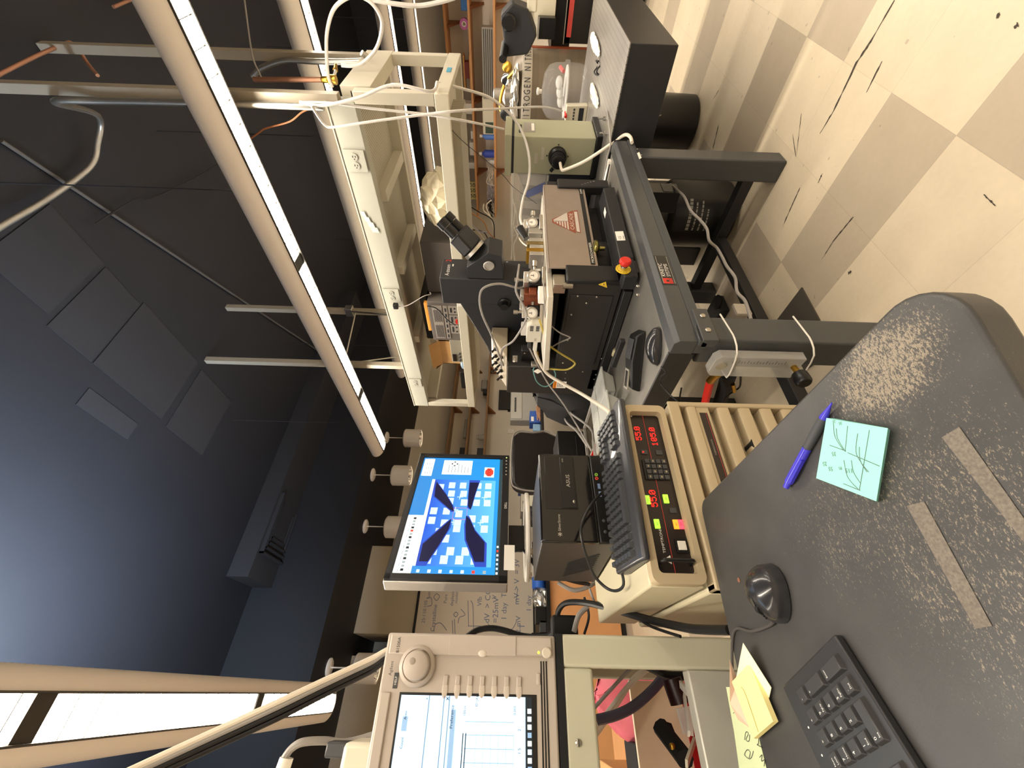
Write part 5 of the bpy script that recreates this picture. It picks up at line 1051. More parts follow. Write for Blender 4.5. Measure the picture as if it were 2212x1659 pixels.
# ================================================================ optical table on the right and what stands on it
def grid_top():
    mt = mat('breadboard_top', 'a8a49e', .3, .6, var=.05); nt = mt.node_tree; b = nt.nodes['Principled BSDF']; N = nt.nodes.new; L = nt.links.new
    g = N('ShaderNodeNewGeometry'); sc_ = N('ShaderNodeVectorMath'); sc_.operation = 'SCALE'; sc_.inputs['Scale'].default_value = 39.37; L(g.outputs['Position'], sc_.inputs[0])
    fr_ = N('ShaderNodeVectorMath'); fr_.operation = 'FRACTION'; L(sc_.outputs[0], fr_.inputs[0]); sb = N('ShaderNodeVectorMath'); sb.operation = 'SUBTRACT'; L(fr_.outputs[0], sb.inputs[0]); sb.inputs[1].default_value = (.5, .5, 0)
    ml = N('ShaderNodeVectorMath'); ml.operation = 'MULTIPLY'; L(sb.outputs[0], ml.inputs[0]); ml.inputs[1].default_value = (1, 1, 0); ln = N('ShaderNodeVectorMath'); ln.operation = 'LENGTH'; L(ml.outputs[0], ln.inputs[0])
    lt_ = N('ShaderNodeMath'); lt_.operation = 'LESS_THAN'; lt_.inputs[1].default_value = .15; L(ln.outputs['Value'], lt_.inputs[0])
    mx = N('ShaderNodeMixRGB'); L(lt_.outputs[0], mx.inputs[0]); old = b.inputs['Base Color'].links[0].from_socket; L(old, mx.inputs[1]); mx.inputs[2].default_value = (.12, .11, .1, 1); L(mx.outputs[0], b.inputs['Base Color'])
    return mt
OZ = .742
t = thing('optical_table', 'thick black optical breadboard table with silver drilled top', 'table', (-1.1, 2.66, 0))
MB().box(-1.75, -.452, 2.05, 3.28, .547, OZ-.004).build('core', BLACK, t, bevel=.003); MB().box(-1.75, -.45, 2.048, 3.282, OZ-.004, OZ).build('top_plate', grid_top(), t)
for x, y in ((-1.55, 2.3), (-1.55, 3.05), (-1.2, 3.1)): MB().box(x-.06, x+.06, y-.06, y+.06, 0, .547).build('leg', BLACK, t)
# sage lamp housing
GX0, GX1, GY0, GY1 = -1.06, -.875, 2.24, 2.46
t = thing('lamp_housing', 'tall sage green instrument box with big black round connector', 'instrument', ((GX0+GX1)/2, 2.35, OZ))
MB().box(GX0, GX1, GY0, GY1, OZ+.03, 1.19).build('casing', GREENISH, t, bevel=.004); MB().box(GX0-.012, GX1+.008, GY0-.008, GY1+.01, 1.20, 1.235).build('lid', GREENISH, t, bevel=.004); MB().box(GX0, GX1, GY0, GY1, 1.188, 1.201).build('seam', INK, t)
MB().box(GX0-.01, GX1+.015, GY0-.012, GY1+.02, OZ, OZ+.03).build('base', BLK2, t, bevel=.004)
k = PY(1204, 337, GY0); cn = MB().lathe((k.x, GY0, k.z), (0, -1, 0), [(.048, 0), (.048, .02), (.04, .03), (.036, .03), (.034, .075), (.026, .078), (.0, .078)], 28).build('round_connector', BLK2, t)
for r_ in range(3): MB().lathe((k.x, GY0-.035-.012*r_, k.z), (0, -1, 0), [(.036, 0), (.038, .003), (.036, .006)], 28).build('rib', SOFTBLK, cn)
MB().cyl((k.x-.05, GY0-.03, k.z+.02), (k.x-.065, GY0-.03, k.z+.03), .009).build('thumb_screw', BLK2, cn)
for dx, dz in ((.055, 0), (-.055, 0), (0, .055), (0, -.055)): MB().ell((k.x+dx, GY0-.001, k.z+dz), (.004, .003, .004), 8, 5).build('screw', INK, t)
lb = MB(); 
for x, z, w_, h_ in ((k.x-.04, k.z+.10, .05, .02), (k.x-.02, k.z+.07, .06, .015)): lb.box(x, x+w_, GY0-.001, GY0, z, z+h_)
lb.build('tape_label', mat('label_silver', 'b9b4a4', .4), t, smooth=0)
sd_ = MB(); q = PX(1120, 280, GX1); sd_.box(GX1, GX1+.001, GY0+.05, GY1-.05, 1.08, 1.14, 0); sd_.box(GX1, GX1+.0015, GY0+.07, GY1-.06, 1.085, 1.10, 1); sd_.box(GX1, GX1+.001, GY0+.04, GY1-.08, 1.15, 1.165, 2); sd_.build('rating_label', [mat('label_grey', '9a948c', .5), WHITE, INK], t, smooth=0)
cable('cable', [V((k.x, GY0-.078, k.z-.01)), V((k.x-.004, GY0-.14, k.z-.015)), PY(1222, 366, 2.08), PY(1260, 350, 2.06), PY(1300, 325, 2.05), PX(1335, 300, -.80), PX(1352, 291, -.77), PX(1362, 297, -.765), PX(1365, 308, -.765)], .0075, CWHITE, 'cream cable from the round connector bending over the table rail')
cable('cable', [PX(1300, 160, -.75)*1.0, PZ(1318, 292, .76), PZ(1312, 340, .76), PZ(1303, 390, .745)], .004, CGREY, 'thin grey cable lying along the optical table edge')
for x, y in ((1311, 288), (1308, 256)): 
    p = PZ(x, y, OZ); solo(MB().cyl(p, p+EZ*.012, .01).cyl(p+EZ*.012, p+EZ*.035, .004), 'clamp_screw', CHROME, ('chrome clamp screw on the optical table, nearer the charcoal rail', 'chrome clamp screw on the optical table, nearer the desiccator')[x == 1308], 'screw')
# desiccator
jc = V((-.93, 3.06, OZ)); t = thing('vacuum_desiccator', 'clear plastic dome desiccator with knob on the optical table', 'desiccator', jc)
GLD = mat('clear_plastic', 'd4d8dc', .04, 0, alpha=.13)
MB().lathe(jc, EZ, [(.11, .004), (.135, .015), (.15, .05), (.152, .115), (.165, .12), (.165, .13)], 40).build('bowl', GLD, t)
MB().lathe(jc, EZ, [(.165, .132), (.165, .142), (.152, .147), (.15, .2), (.138, .24), (.1, .268), (.03, .28), (0, .28)], 40).build('dome', GLD, t)
MB().lathe(jc+EZ*.28, EZ, [(.012, 0), (.012, .012), (.02, .02), (.02, .03), (0, .034)], 16).build('knob', WHITEP, t); MB().lathe(jc+EZ*.126, EZ, [(.140, 0), (.14, .006), (0, .006)], 32).build('tray', mat('tray_white', 'd8d6d2', .5, alpha=.75), t)
MB().cyl(jc+V((-.06, -.152, .13)), jc+V((-.07, -.20, .13)), .008).build('hose_port', RED, t); MB().cyl(jc+V((.07, .14, .14)), jc+V((.08, .19, .16)), .012).build('tap', RED, t)
for k_ in range(3): MB().ell(jc+V((-.05+.05*k_, .0, .155+.01*k_)), (.035, .06, .022), 14, 8).build('contents', glass_mat('bagged', 'dcdcd8', .2, .6), t)
def lump(c, r, seed, amp):
    m_ = MB().ell(c, r, 24, 10, zmin=-.2); q_ = random.Random(seed)
    for i in range(len(m_.v)): m_.v[i] = m_.v[i]+V((q_.uniform(-amp, amp), q_.uniform(-amp, amp), q_.uniform(0, amp)))
    return m_
p = PZ(1290, 95, OZ); solo(lump(p+EZ*.008, (.03, .2, .018), 4, .005), 'tissue', WHITE, 'white crumpled tissue near the far edge of the optical table', 'tissue')
p = PZ(1288, 205, OZ); solo(lump(p+EZ*.008, (.026, .17, .018), 5, .005), 'tissue', WHITE, 'white folded wipe lying before the desiccator', 'tissue')
p = PZ(1293, 147, OZ); solo(MB().tube([p+V((.03*math.cos(a), .05*math.sin(a), .006+.01*math.sin(3*a))) for a in [.5*i for i in range(13)]], .004), 'wire_loop', CBLK, 'small black wire tangle between the two white tissues', 'wire')
p = PZ(1267, 248, OZ); t = thing('meter', 'small cream meter with dark display beside the sage box', 'meter', p)
MB().prism([(p.x-.05, p.y, OZ), (p.x+.05, p.y, OZ), (p.x+.045, p.y, OZ+.13), (p.x-.045, p.y, OZ+.13)], (0, .05, 0)).build('casing', CREAM, t, bevel=.004); MB().box(p.x-.035, p.x+.035, p.y-.002, p.y, OZ+.02, OZ+.05).build('display', INK, t)
for i in range(4): MB().box(p.x-.03+.017*i, p.x-.02+.017*i, p.y-.003, p.y, OZ+.075, OZ+.085).build('button', GREYM, t)
# acrylic box and case on the optical table behind the probe station
a, b_ = PY(1105, 376, 2.3), PY(1160, 512, 2.3)
t = thing('acrylic_box', 'clear acrylic box full of plastic packets behind the probe station', 'box', ((a.x+b_.x)/2, 2.4, .98))
xa, xb = b_.x, a.x
MB().box(xa, xb, 2.3, 2.55, 1.0, 1.185).build('clear_walls', mat('acrylic', 'e0ddd6', .08, 0, alpha=.28), t, bevel=.004); MB().box(xa-.01, xb+.01, 2.29, 2.56, 1.185, 1.195).build('lid', mat('acrylic_edge', 'efece4', .1, 0, alpha=.6), t)
rr_ = random.Random(9)
for i in range(7):
    x = xa+.05+i*(xb-xa-.1)/6; MB().prism([(x-.03, 2.33, 1.003), (x+.03, 2.34, 1.003), (x+.04+rr_.uniform(-.02, .02), 2.36, 1.15+rr_.uniform(-.02, .02)), (x-.03, 2.35, 1.14+rr_.uniform(-.03, .02))], (0, .01, 0)).build('packet', [WHITE, CLEAR, mat('packet_grey', 'c0bab2', .4)][i % 3], t, smooth=0)
MB().prism([(xb-.10, 2.32, 1.006), (xb-.05, 2.32, 1.006), (xb-.12, 2.33, 1.12), (xb-.15, 2.33, 1.10)], (0, .01, 0)).build('blue_strip', mat('strip_blue', '3f6ee0', .4), t, smooth=0)
t2 = thing('storage_case', 'dark blue case carrying the clear acrylic box behind the probe station', 'case', ((a.x+b_.x)/2, 2.4, OZ)); MB().box(xa-.02, xb+.06, 2.28, 2.6, OZ, .99).build('body', mat('case_navy', '20222c', .5), t2, bevel=.006)
for k_ in range(2): MB().box(xb-.1-.16*k_, xb-.085-.16*k_, 2.275, 2.28, OZ+.05, .98).build('latch', ALU, t2)
MB().box(xa, xb, 2.3, 2.55, .99, 1.0).build('rim', WHITEP, t2)
for k_, pts in enumerate(([(1108, 430), (1112, 455), (1108, 500), (1105, 560)], [(1112, 440), (1120, 500), (1110, 530), (1112, 562)], [(1104, 490), (1125, 520), (1146, 530), (1160, 545), (1168, 545)])): cable('cable', ([PY(x, y, 2.05) for x, y in pts] if k_ < 2 else [PY(1107, 480, 2.295), PY(1125, 520, 2.0), PY(1146, 532, 1.85), V((-1.03, pa.y, PT+.078))]), .004, CWHITE, ('white cable hanging behind the eyepieces, left one', 'white cable hanging behind the eyepieces, wavy one', 'white cable curling into the far positioner')[k_])
# black drum trash can, black round drum with print, waste paper etc under the tables
t = thing('trash_can', 'black round bin standing under the optical table edge', 'bin', (-1.1, 3.1, 0)); bn = MB().lathe((-1.1, 3.1, 0), EZ, [(0, 0), (.15, 0), (.165, .012), (.18, .5), (.172, .5), (.158, .02), (0, .02)], 36).build('body', mat('bin_black', '161415', .35), t)
MB().bar((-1.02, 2.938, .30), (-1.0, 2.946, .26), .014, .004).build('tape_scrap', CREAM, t)
t = thing('motor_drum', 'black drum with white lettering under the charcoal table', 'drum', (-1.2, 2.1, 0)); dc = V((-1.2, 2.13, .02))
MB().lathe(dc, EZ, [(0, 0), (.15, 0), (.17, .02), (.17, .32), (.15, .345), (.13, .35), (.13, .45), (.1, .47), (0, .47)], 40).build('body', mat('drum_black', '121212', .4), t); MB().box(-1.3, -1.1, 2.03, 2.23, 0, .03).build('base', BLACK, t)
fw_ = V((1.2, -2.13, 0)).normalized(); rt_ = V((-fw_.y, fw_.x, 0))
lt = MB(); 
for k_ in range(4):
    w0 = -.08
    while w0 < (.07, .05, .06, .03)[k_]:
        ln = random.uniform(.006, .02); an = (w0+ln/2)/.171; d_ = fw_*math.cos(an)+rt_*math.sin(an); hh = .008 if k_ == 0 else .004
        c_ = dc+d_*.1712+EZ*(.25-.03*k_); tg_ = rt_*math.cos(an)-fw_*math.sin(an); lt.quad(c_-tg_*ln/2-EZ*hh, c_+tg_*ln/2-EZ*hh, c_+tg_*ln/2+EZ*hh, c_-tg_*ln/2+EZ*hh); w0 += ln+.004
lt.build('lettering', mat('drum_print', '8f8d88', .6), t, smooth=0)
p = PX(1440, 415, -.98); solo(MB().box(-1.06, -.96, p.y-.045, p.y+.045, p.z-.05, p.z+.25).box(-.96, -.958, p.y-.038, p.y+.038, p.z-.04, p.z+.03, 1), 'power_box', [BLK2, GREYM], 'small black box with grey face hung under the far end of the charcoal table', 'box', bevel=.003)
cable('cable', [PX(1448, 398, -.97), PX(1460, 408, -.95), PX(1478, 425, -.93), PX(1492, 455, -.9), PX(1512, 475, -.9), PX(1527, 495, -.9), PX(1532, 520, -.92), PX(1548, 535, -.95), PX(1560, 555, -.95), PX(1570, 575, -.93), PX(1588, 600, -.92), PX(1592, 630, -.9), PX(1608, 648, -.9), PX(1616, 668, -.9), PX(1622, 690, -.9)], .0055, CGREY, 'long wavy grey cable hanging under the charcoal table')
t = thing('foot_pedal', 'black foot pedal with round pad under the charcoal table', 'pedal', PZ(1545, 640, .0)); p = PZ(1560, 662, .02)
MB().box(p.x-.14, p.x+.02, p.y-.05, p.y+.07, 0, .05).build('body', BLACK, t, bevel=.006); MB().lathe((p.x+.03, p.y, .05), EZ, [(.035, 0), (.04, .01), (.03, .018), (0, .02)], 20).build('pad', SOFTBLK, t)
solo(MB().prism([PZ(*q, .001) for q in ((1734, 621), (1772, 690), (1800, 760), (1740, 800), (1680, 692))], (0, 0, .006)), 'floor_mat', mat('mat_grey', '4b453d', .8), 'dark grey square mat on the tiles behind the near table leg', 'mat', smooth=0)
p = PX(1612, 672, -1.0); solo(MB().box(-1.01, -.995, p.y-.02, p.y+.035, p.z-.015, p.z+.04), 'power_strip', mat('strip_white', 'b8b0a2', .5), 'pale power strip fixed beside the near table leg', 'power strip', bevel=.003)
# flow meter tied to the near leg
FYp = .765
t = thing('flow_meter', 'clear flow meter with brass valve tied to the near table leg', 'flow meter', (-.85, FYp, .4))
xl, xr, zt_, zb_ = -.90, -.818, .62, .375
MB().prism([(xl, FYp-.002, zb_), (xr, FYp-.002, zb_), (xr, FYp-.002, zt_-.012), (xr-.014, FYp-.002, zt_), (xl+.014, FYp-.002, zt_), (xl, FYp-.002, zt_-.012)], (0, -.028, 0)).build('clear_body', mat('flow_clear', 'dcdad6', .08, 0, alpha=.36), t, bevel=.002)
MB().cyl((-.856, FYp-.02, zb_+.03), (-.856, FYp-.02, zt_-.03), .007).build('tube_bore', mat('bore', '6a6862', .2, .5), t)
sc_ = MB()
for k_ in range(18): sc_.box(-.842, -.842+(.012 if k_ % 3 == 0 else .007), FYp-.0305, FYp-.030, zb_+.05+.0085*k_, zb_+.0508+.0085*k_)
sc_.build('scale', INK, t, smooth=0); MB().cyl((-.856, FYp-.02, zt_-.025), (-.856, FYp-.032, zt_-.025), .014).build('fitting', ALU, t)
MB().cyl((-.85, FYp-.03, zb_+.02), (-.845, FYp-.06, zb_+.02), .008).build('valve_stem', BRASS, t); MB().lathe((-.845, FYp-.06, zb_+.02), (.1, -1, 0), [(.019, 0), (.02, .01), (.02, .03), (.016, .035), (0, .035)], 16).build('valve_knob', BLK2, t)
for z in (.592, .385):
    solo(MB().tube([(-.779, .862, z+.001), (-.779, .80, z-.008), (-.781, .768, z-.012), (-.80, .734, z-.016), (-.86, .733, z-.03), (-.905, .735, z-.035), (-.905, .768, z-.03)], .0023, 6, smooth=2), 'cable_tie', WHITEP, ('upper white cable tie round the near table leg', 'lower white cable tie round the near table leg')[z < .5], 'cable tie')
p = PY(1535, 822, .8); t = thing('hose_fitting', 'brass fitting with red hose behind the flow meter', 'fitting', p)
MB().cyl(p, PY(1550, 806, .78), .014, n=12).build('brass_nut', BRASS, t); MB().tube([p, PY(1530, 840, .8), PY(1522, 875, .8), PY(1518, 900, .85)], .013).build('red_hose', RED, t)
cable('hose', [PY(1575, 806, .83), PY(1568, 830, .9), PY(1555, 870, .95), PY(1550, 900, 1.0)], .026, SOFTBLK, 'thick black hose behind the flow meter', 'hose')
cable('cable', [PY(1600, 812, .83), PY(1598, 835, .85), PY(1585, 845, .85), PY(1572, 855, .85), PY(1560, 872, .85)], .003, CBLK, 'thin black cable with small brass end behind the flow meter')
p = PY(1586, 845, .84); solo(MB().cyl(p, PY(1583, 830, .84), .007), 'brass_plug', BRASS, 'small brass plug dangling behind the flow meter', 'plug')
cable('cable', [PX(1472, 838, -1.2), PX(1470, 870, -1.2), PX(1500, 880, -1.2)], .003, CBLK, 'black cable over the floor beyond the table end')
# white plastic trays on the table end
TRW = mat('tray_plastic', 'cfd0ca', .3, alpha=.92)
ta, tb_ = PZ(1330, 812, OZ), PZ(1345, 890, OZ)
for k_ in range(2):
    t = thing('plastic_tray', ('white plastic tray beside the black control pad, farther one', 'white plastic tray with raised rim nearest the old keyboard')[k_], 'tray', (-1.35+.04*k_, 1.04-.14*k_, .738), 'white plastic trays')
    x0, x1, y0, y1, zb, zt = (-1.56, -1.32, .98, 1.10, .738, .79) if k_ == 0 else (-1.50, -1.25, .80, .925, .738, .805)
    b_ = MB(); b_.add([(x0+.02, y0+.02, zb), (x1-.02, y0+.02, zb), (x1-.02, y1-.02, zb), (x0+.02, y1-.02, zb), (x0, y0, zt), (x1, y0, zt), (x1, y1, zt), (x0, y1, zt)], [(0, 1, 2, 3), (0, 1, 5, 4), (1, 2, 6, 5), (2, 3, 7, 6), (3, 0, 4, 7), (4, 5, 6, 7)]); b_.build('body', TRW, t, bevel=.006)
    MB().box(x0-.008, x1+.008, y0-.008, y1+.008, zt-.002, zt+.006).build('rim', TRW, t, bevel=.002); MB().box(x0+.1, x0+.115, y0-.004, y1+.004, zt+.004, zt+.01).build('rib', TRW, t)
# ================================================================ far room: tank, far bench, wall shelves
t = thing('nitrogen_tank', 'large brown grey tank wrapped with a nitrogen name band behind the desiccator', 'tank', (-1.46, 4.68, 0)); TC = V((-1.46, 4.68, 0)); TR = .36
def bands():
    mt = mat('tank_bands', '7d7263', .35, .5, var=.3, scale=2); nt = mt.node_tree; mp = nt.nodes.new('ShaderNodeMapping'); mp.inputs['Scale'].default_value = (.2, .2, 12); tc = [n for n in nt.nodes if n.type == 'TEX_COORD'][0]; nz = [n for n in nt.nodes if n.type == 'TEX_NOISE'][0]; nt.links.new(tc.outputs['Object'], mp.inputs[0]); nt.links.new(mp.outputs[0], nz.inputs['Vector']); return mt
MB().lathe(TC, EZ, [(0, .02), (TR-.02, .02), (TR, .05), (TR, 1.13), (TR-.06, 1.2), (.12, 1.24), (0, 1.24)], 48).build('shell', bands(), t); MB().lathe(TC, EZ, [(TR-.05, 0), (TR-.05, .03), (0, .03)], 32).build('base', BLACK, t)
bn = MB().lathe(TC, EZ, [(TR+.002, 1.045), (TR+.004, 1.05), (TR+.004, 1.13), (TR+.002, 1.135)], 64).build('name_band', mat('band_silver', 'bdb6aa', .4, .3), t)
lt = MB(); base = math.atan2(-TC.y, -TC.x)
for i, ch in enumerate('NITROGEN NITROGEN NITROGEN'):
    an = base+(i-13.5)*.125; d_ = V((math.cos(an), math.sin(an), 0)); lt.text(ch, .085, TC+d_*(TR+.0065)+EZ*1.058, V((-d_.y, d_.x, 0)), EZ, 0, 1, .62)
lt.build('lettering', INK, bn, smooth=0)
MB().lathe(TC+EZ*1.24, EZ, [(.09, 0), (.09, .05), (.05, .08), (.05, .16), (.02, .17), (0, .17)], 20).build('neck', ALU, t)
for k_, (dx, dy, r_) in enumerate(((.15, -.12, .05), (-.1, -.2, .06), (.2, .05, .045))): MB().lathe(TC+V((dx, dy, 1.27)), V((.5, -.6, .25)), [(0, 0), (r_, 0), (r_, .03), (r_*.85, .035), (0, .035)], 18).build('gauge', [CHROME, BLK2, BRASS][k_], t)
MB().tube([TC+V((-.2, -.2, 1.2)), TC+V((-.1, -.1, 1.33)), TC+V((.1, -.1, 1.30)), TC+V((.25, -.2, 1.2))], .015).build('pipework', BRASS, t)
solo(lump(TC+V((.02, -.27, 1.17)), (.3, .09, .06), 8, .014), 'foil_wrap', mat('foil', 'cfcac0', .22, .8), 'crinkled foil wrap along the top of the nitrogen tank', 'foil', smooth=0)
BNY = 5.1
ZB = PY(1277, 60, BNY+.05).z
t = thing('equipment_platform', 'low dark platform under the stacked rack units at top right', 'platform', (-.2, 5.5, 0)); MB().box(-.98, 1.4, BNY-.05, 6.0, ZB-.04, ZB-.002).build('worktop', BLK2, t); MB().box(-.9, 1.35, BNY+.05, 5.95, .06, ZB-.04).build('cabinet', mat('cabinet_brown', '4a3524', .6), t); MB().box(-.9, 1.35, BNY+.1, 5.95, 0, .06).build('plinth', BLACK, t)
py = lambda x, y, Y=BNY+.1: PY(x, y, Y)
def rackbox(x0, y0, x1, y1, m_, label, dpt=.35, cat='instrument', name='rack_instrument', red=False, Y=BNY+.05, group=None):
    a, b_ = PY(x1, y1, Y), PY(x0, y0, Y); t = thing(name, label, cat, ((a.x+b_.x)/2, Y+.15, min(a.z, b_.z)), group)
    X0, X1, Z0, Z1 = min(a.x, b_.x), max(a.x, b_.x), min(a.z, b_.z), max(a.z, b_.z)
    MB().box(X0, X1, Y, Y+dpt, Z0, Z1).build('casing', m_, t, bevel=.004)
    MB().box(X0-.005, X1+.005, Y-.006, Y, Z1-.012, Z1-.003).build('edge_trim', ALU, t)
    if red: MB().box(X0+.05, X0+.42, Y-.004, Y, Z1-.075, Z1-.03).build('red_strip', mat('strip_coral', 'd9534c', .5), t)
    return t
rackbox(1228, -40, 1277, 96, mat('rack_dark', '22211f', .5), 'black rack unit with red strip on the far bench', red=True)
rackbox(1198, -40, 1228, 112, BLK2, 'black rack unit with thin silver edge above the red-striped unit')
rackbox(1150, -40, 1197, 60, CREAM, 'cream box lit brightly on the far rack', Y=BNY+.0)
rackbox(1163, 38, 1197, 86, BLK2, 'black ridged cylinder block beside the cream box', Y=BNY-.1, dpt=.1)
rackbox(1132, 100, 1276, 122, mat('panel_rust', '8a3f20', .5), 'rust coloured upright panel behind the desiccator', Y=BNY-.0, dpt=.05, cat='panel', name='rust_panel') 
# second microscope
MCY = 3.75
t = thing('inspection_microscope', 'black inspection microscope on a stand at the top of the photo', 'microscope', PY(1190, 60, MCY)*1.0)
c1_ = PY(1112, 68, MCY); MB().prism([(c1_.x-.15, MCY, c1_.z+.06), (c1_.x-.13, MCY, c1_.z-.10), (c1_.x-.02, MCY, c1_.z-.16), (c1_.x+.12, MCY, c1_.z-.09), (c1_.x+.15, MCY, c1_.z+.02), (c1_.x+.08, MCY, c1_.z+.10)], (0, .2, 0)).build('head', SC, t, bevel=.012)
kk = PY(1099, 47, MCY); MB().lathe(kk, (0, -1, 0), [(.05, 0), (.05, .03), (.04, .04), (0, .04)], 20).build('knob', BLK2, t); MB().box(c1_.x-.04, c1_.x+.04, MCY-.003, MCY, c1_.z-.02, c1_.z+.06).build('white_label', WHITE, t) if False else None
for dy in (0, .06): 
    e0 = PY(1092, 95, MCY+.05+dy); e1_ = PY(1086, 128, MCY-.1+dy); MB().cyl(e0, e1_, .03, .028, 16).build('eyepiece', BLK2, t)
MB().cyl((c1_.x+.05, MCY+.15, c1_.z), (c1_.x+.05, 5.42, c1_.z), .02).build('boom', BLACK, t); MB().cyl((c1_.x+.05, 5.4, c1_.z+.06), (c1_.x+.05, 5.4, ZB), .025).build('pole', BLACK, t); MB().box(c1_.x-.1, c1_.x+.2, 5.25, 5.55, ZB, ZB+.025).build('base', BLACK, t)
MB().box(c1_.x+.1, c1_.x+.3, MCY+.02, MCY+.1, c1_.z-.15, c1_.z-.08).build('lamp_arm', CREAM, t, bevel=.01)
# back wall shelves
def wshelf(name, x0, x1, y0, y1, z, label, ends): 
    t = thing('wall_shelf', label, 'shelf', ((x0+x1)/2, (y0+y1)/2, z-.03), 'orange wood wall shelves'); 
    MB().box(x0, x1, y0, y1, z-.028, z).build('board', WOODO if y0 > 6 else WOOD2, t, bevel=.002)
    for e in ends: 
        if abs(x1-x0) > abs(y1-y0): MB().prism([(e, y1, z-.028), (e, y0+.08, z-.028), (e, y1, z-.2)], (.03, 0, 0)).build('bracket', mat('bracket_wood', '8b5a3a', .6), t)
        else: MB().prism([(x0, e, z-.028), (x1-.06, e, z-.028), (x0, e, z-.16)], (0, .03, 0)).build('bracket', MATS['bracket_wood'], t)
for z, lab in ((1.855, 'orange back wall shelf seen just below the overhead shelf'), (1.52, 'lower orange back wall shelf above the nitrogen tank'), (2.18, 'highest orange back wall shelf at the top of the photo')): wshelf('s', -4.2 if z < 2 else -2.3, .6, 7.12, BY, z, lab, (-3.5, -2.4, -1.3, -.2) if z < 2 else (-1.5, -.2))
def onshelf(x, y, w_, h_, z, m_, name, label, cat, group=None, Y=7.2, d_=.14, bev=.004):
    p = PY(x, y, Y); solo(MB().box(p.x-w_/2, p.x+w_/2, Y, Y+d_, z, z+h_), name, m_, label, cat, group, bevel=bev)
def bottle(x, y, r_, h_, z, m_, capm, label, Y=7.22, group=None):
    p = PY(x, y, Y); t = thing('bottle', label, 'bottle', (p.x, Y+.05, z), group); MB().lathe((p.x, Y+.05, z), EZ, [(0, 0), (r_, 0), (r_, h_*.62), (r_*.4, h_*.78), (r_*.4, h_*.82), (0, h_*.82)], 20).build('body', m_, t); MB().lathe((p.x, Y+.05, z+h_*.82), EZ, [(r_*.46, 0), (r_*.46, h_*.18), (0, h_*.18)], 16).build('cap', capm, t)
LBL = mat('label_blue', '5c86d8', .5); WB = mat('bottle_white', 'd9d6d0', .4)
onshelf(1003, 8, .14, .09, 1.855, mat('box_blue', '3a78c0', .5), 'box', 'blue box on the upper back wall shelf at the photo edge', 'box')
p = PY(1004, 52, 7.2); t = thing('tape_roll', 'pink and white tape roll on the upper back wall shelf', 'tape roll', (p.x, 7.25, 1.855)); MB().lathe((p.x, 7.2, 1.915), EY, [(.03, 0), (.06, 0), (.06, .05), (.03, .05), (.03, 0)], 24).build('tape', mat('tape_pink', 'c36aa8', .5), t); MB().lathe((p.x, 7.195, 1.915), EY, [(.022, 0), (.03, 0), (.03, .06), (.022, .06), (.022, 0)], 20).build('core', WHITE, t)
for k_, (x, h_) in enumerate(((990, .10), (1003, .05))): onshelf(x, 158, .42, .018, 1.855+.085*(1-k_)+.0, mat('pine', 'd9a25e', .6), 'wood_board', ('upper pale wood board of the pair on the back wall shelf', 'lower pale wood board of the pair on the back wall shelf')[k_], 'board')
onshelf(997, 152, .2, .065, 1.875, mat('box_red', '7a2a20', .5), 'box', 'dark red box between two pale boards on the back wall shelf', 'box', d_=.1); 
onshelf(1005, 235, .14, .11, 1.855, WHITE, 'box', 'white carton under a wire basket on the back wall shelf', 'box')
onshelf(1018, 292, .12, .045, 1.855, WHITE, 'box', 'flat white carton left of the cream meter on the back wall shelf', 'box'); onshelf(1016, 322, .2, .075, 1.855, WHITE, 'box', 'wide white carton above the blue bottle on the back wall shelf', 'box')
onshelf(1013, 358, .1, .10, 1.855, WB, 'socket_block', 'white ribbed block on the upper back wall shelf', 'block'); 
p = PY(1018, 412, 7.2); t = thing('sign', 'yellow card with bold black marks on the upper back wall shelf', 'sign', (p.x, 7.2, 1.855)); MB().box(p.x-.16, p.x+.16, 7.2, 7.21, 1.855, 1.99).build('card', mat('card_yellow', 'd9c98a', .6), t)
mk = MB()
for i in range(2):
    for j in range(3): cx_, cz_ = p.x-.10+.1*j, 1.89+.06*i; mk.lathe((cx_, 7.1985, cz_), (0, -1, 0), [(.016, 0), (.026, .0005), (.026, 0)], 14); mk.box(cx_+.03, cx_+.04, 7.198, 7.199, cz_-.02, cz_+.02)
mk.build('marks', INK, t, smooth=0)
t = thing('bench_meter', 'cream handheld meter with green display on the lower back wall shelf', 'meter', PY(1060, 252, 7.2)); p = PY(1060, 252, 7.2); MB().box(p.x-.26, p.x+.26, 7.2, 7.3, 1.52, 1.70).build('casing', CREAM, t, bevel=.01); MB().box(p.x-.24, p.x-.08, 7.195, 7.2, 1.535, 1.66).build('display', mat('lcd_green', '46564a', .3), t)
t = thing('lamp_strip', 'grey ribbed metal light strip on the lower back wall shelf', 'lamp', PY(1055, 140, 7.2)); p = PY(1055, 140, 7.2); MB().box(p.x-.42, p.x+.42, 7.18, 7.3, 1.52, 1.68).build('housing', mat('strip_grey', '9a948a', .4, .3), t, bevel=.004); g = MB()
for i in range(5): g.box(p.x-.40, p.x+.40, 7.176, 7.18, 1.535+.028*i, 1.547+.028*i)
g.build('ribs', GREYM, t)
bottle(1050, 297, .05, .24, 1.52, LBL, WB, 'white and blue bottle standing right on the lower back wall shelf'); bottle(1050, 335, .06, .26, 1.52, mat('bottle_blue', '3a4fb0', .4), WB, 'dark blue bottle with white cap on the lower back wall shelf'); bottle(1052, 352, .04, .12, 1.52, WB, WB, 'small white bottle beside the dark blue bottle')
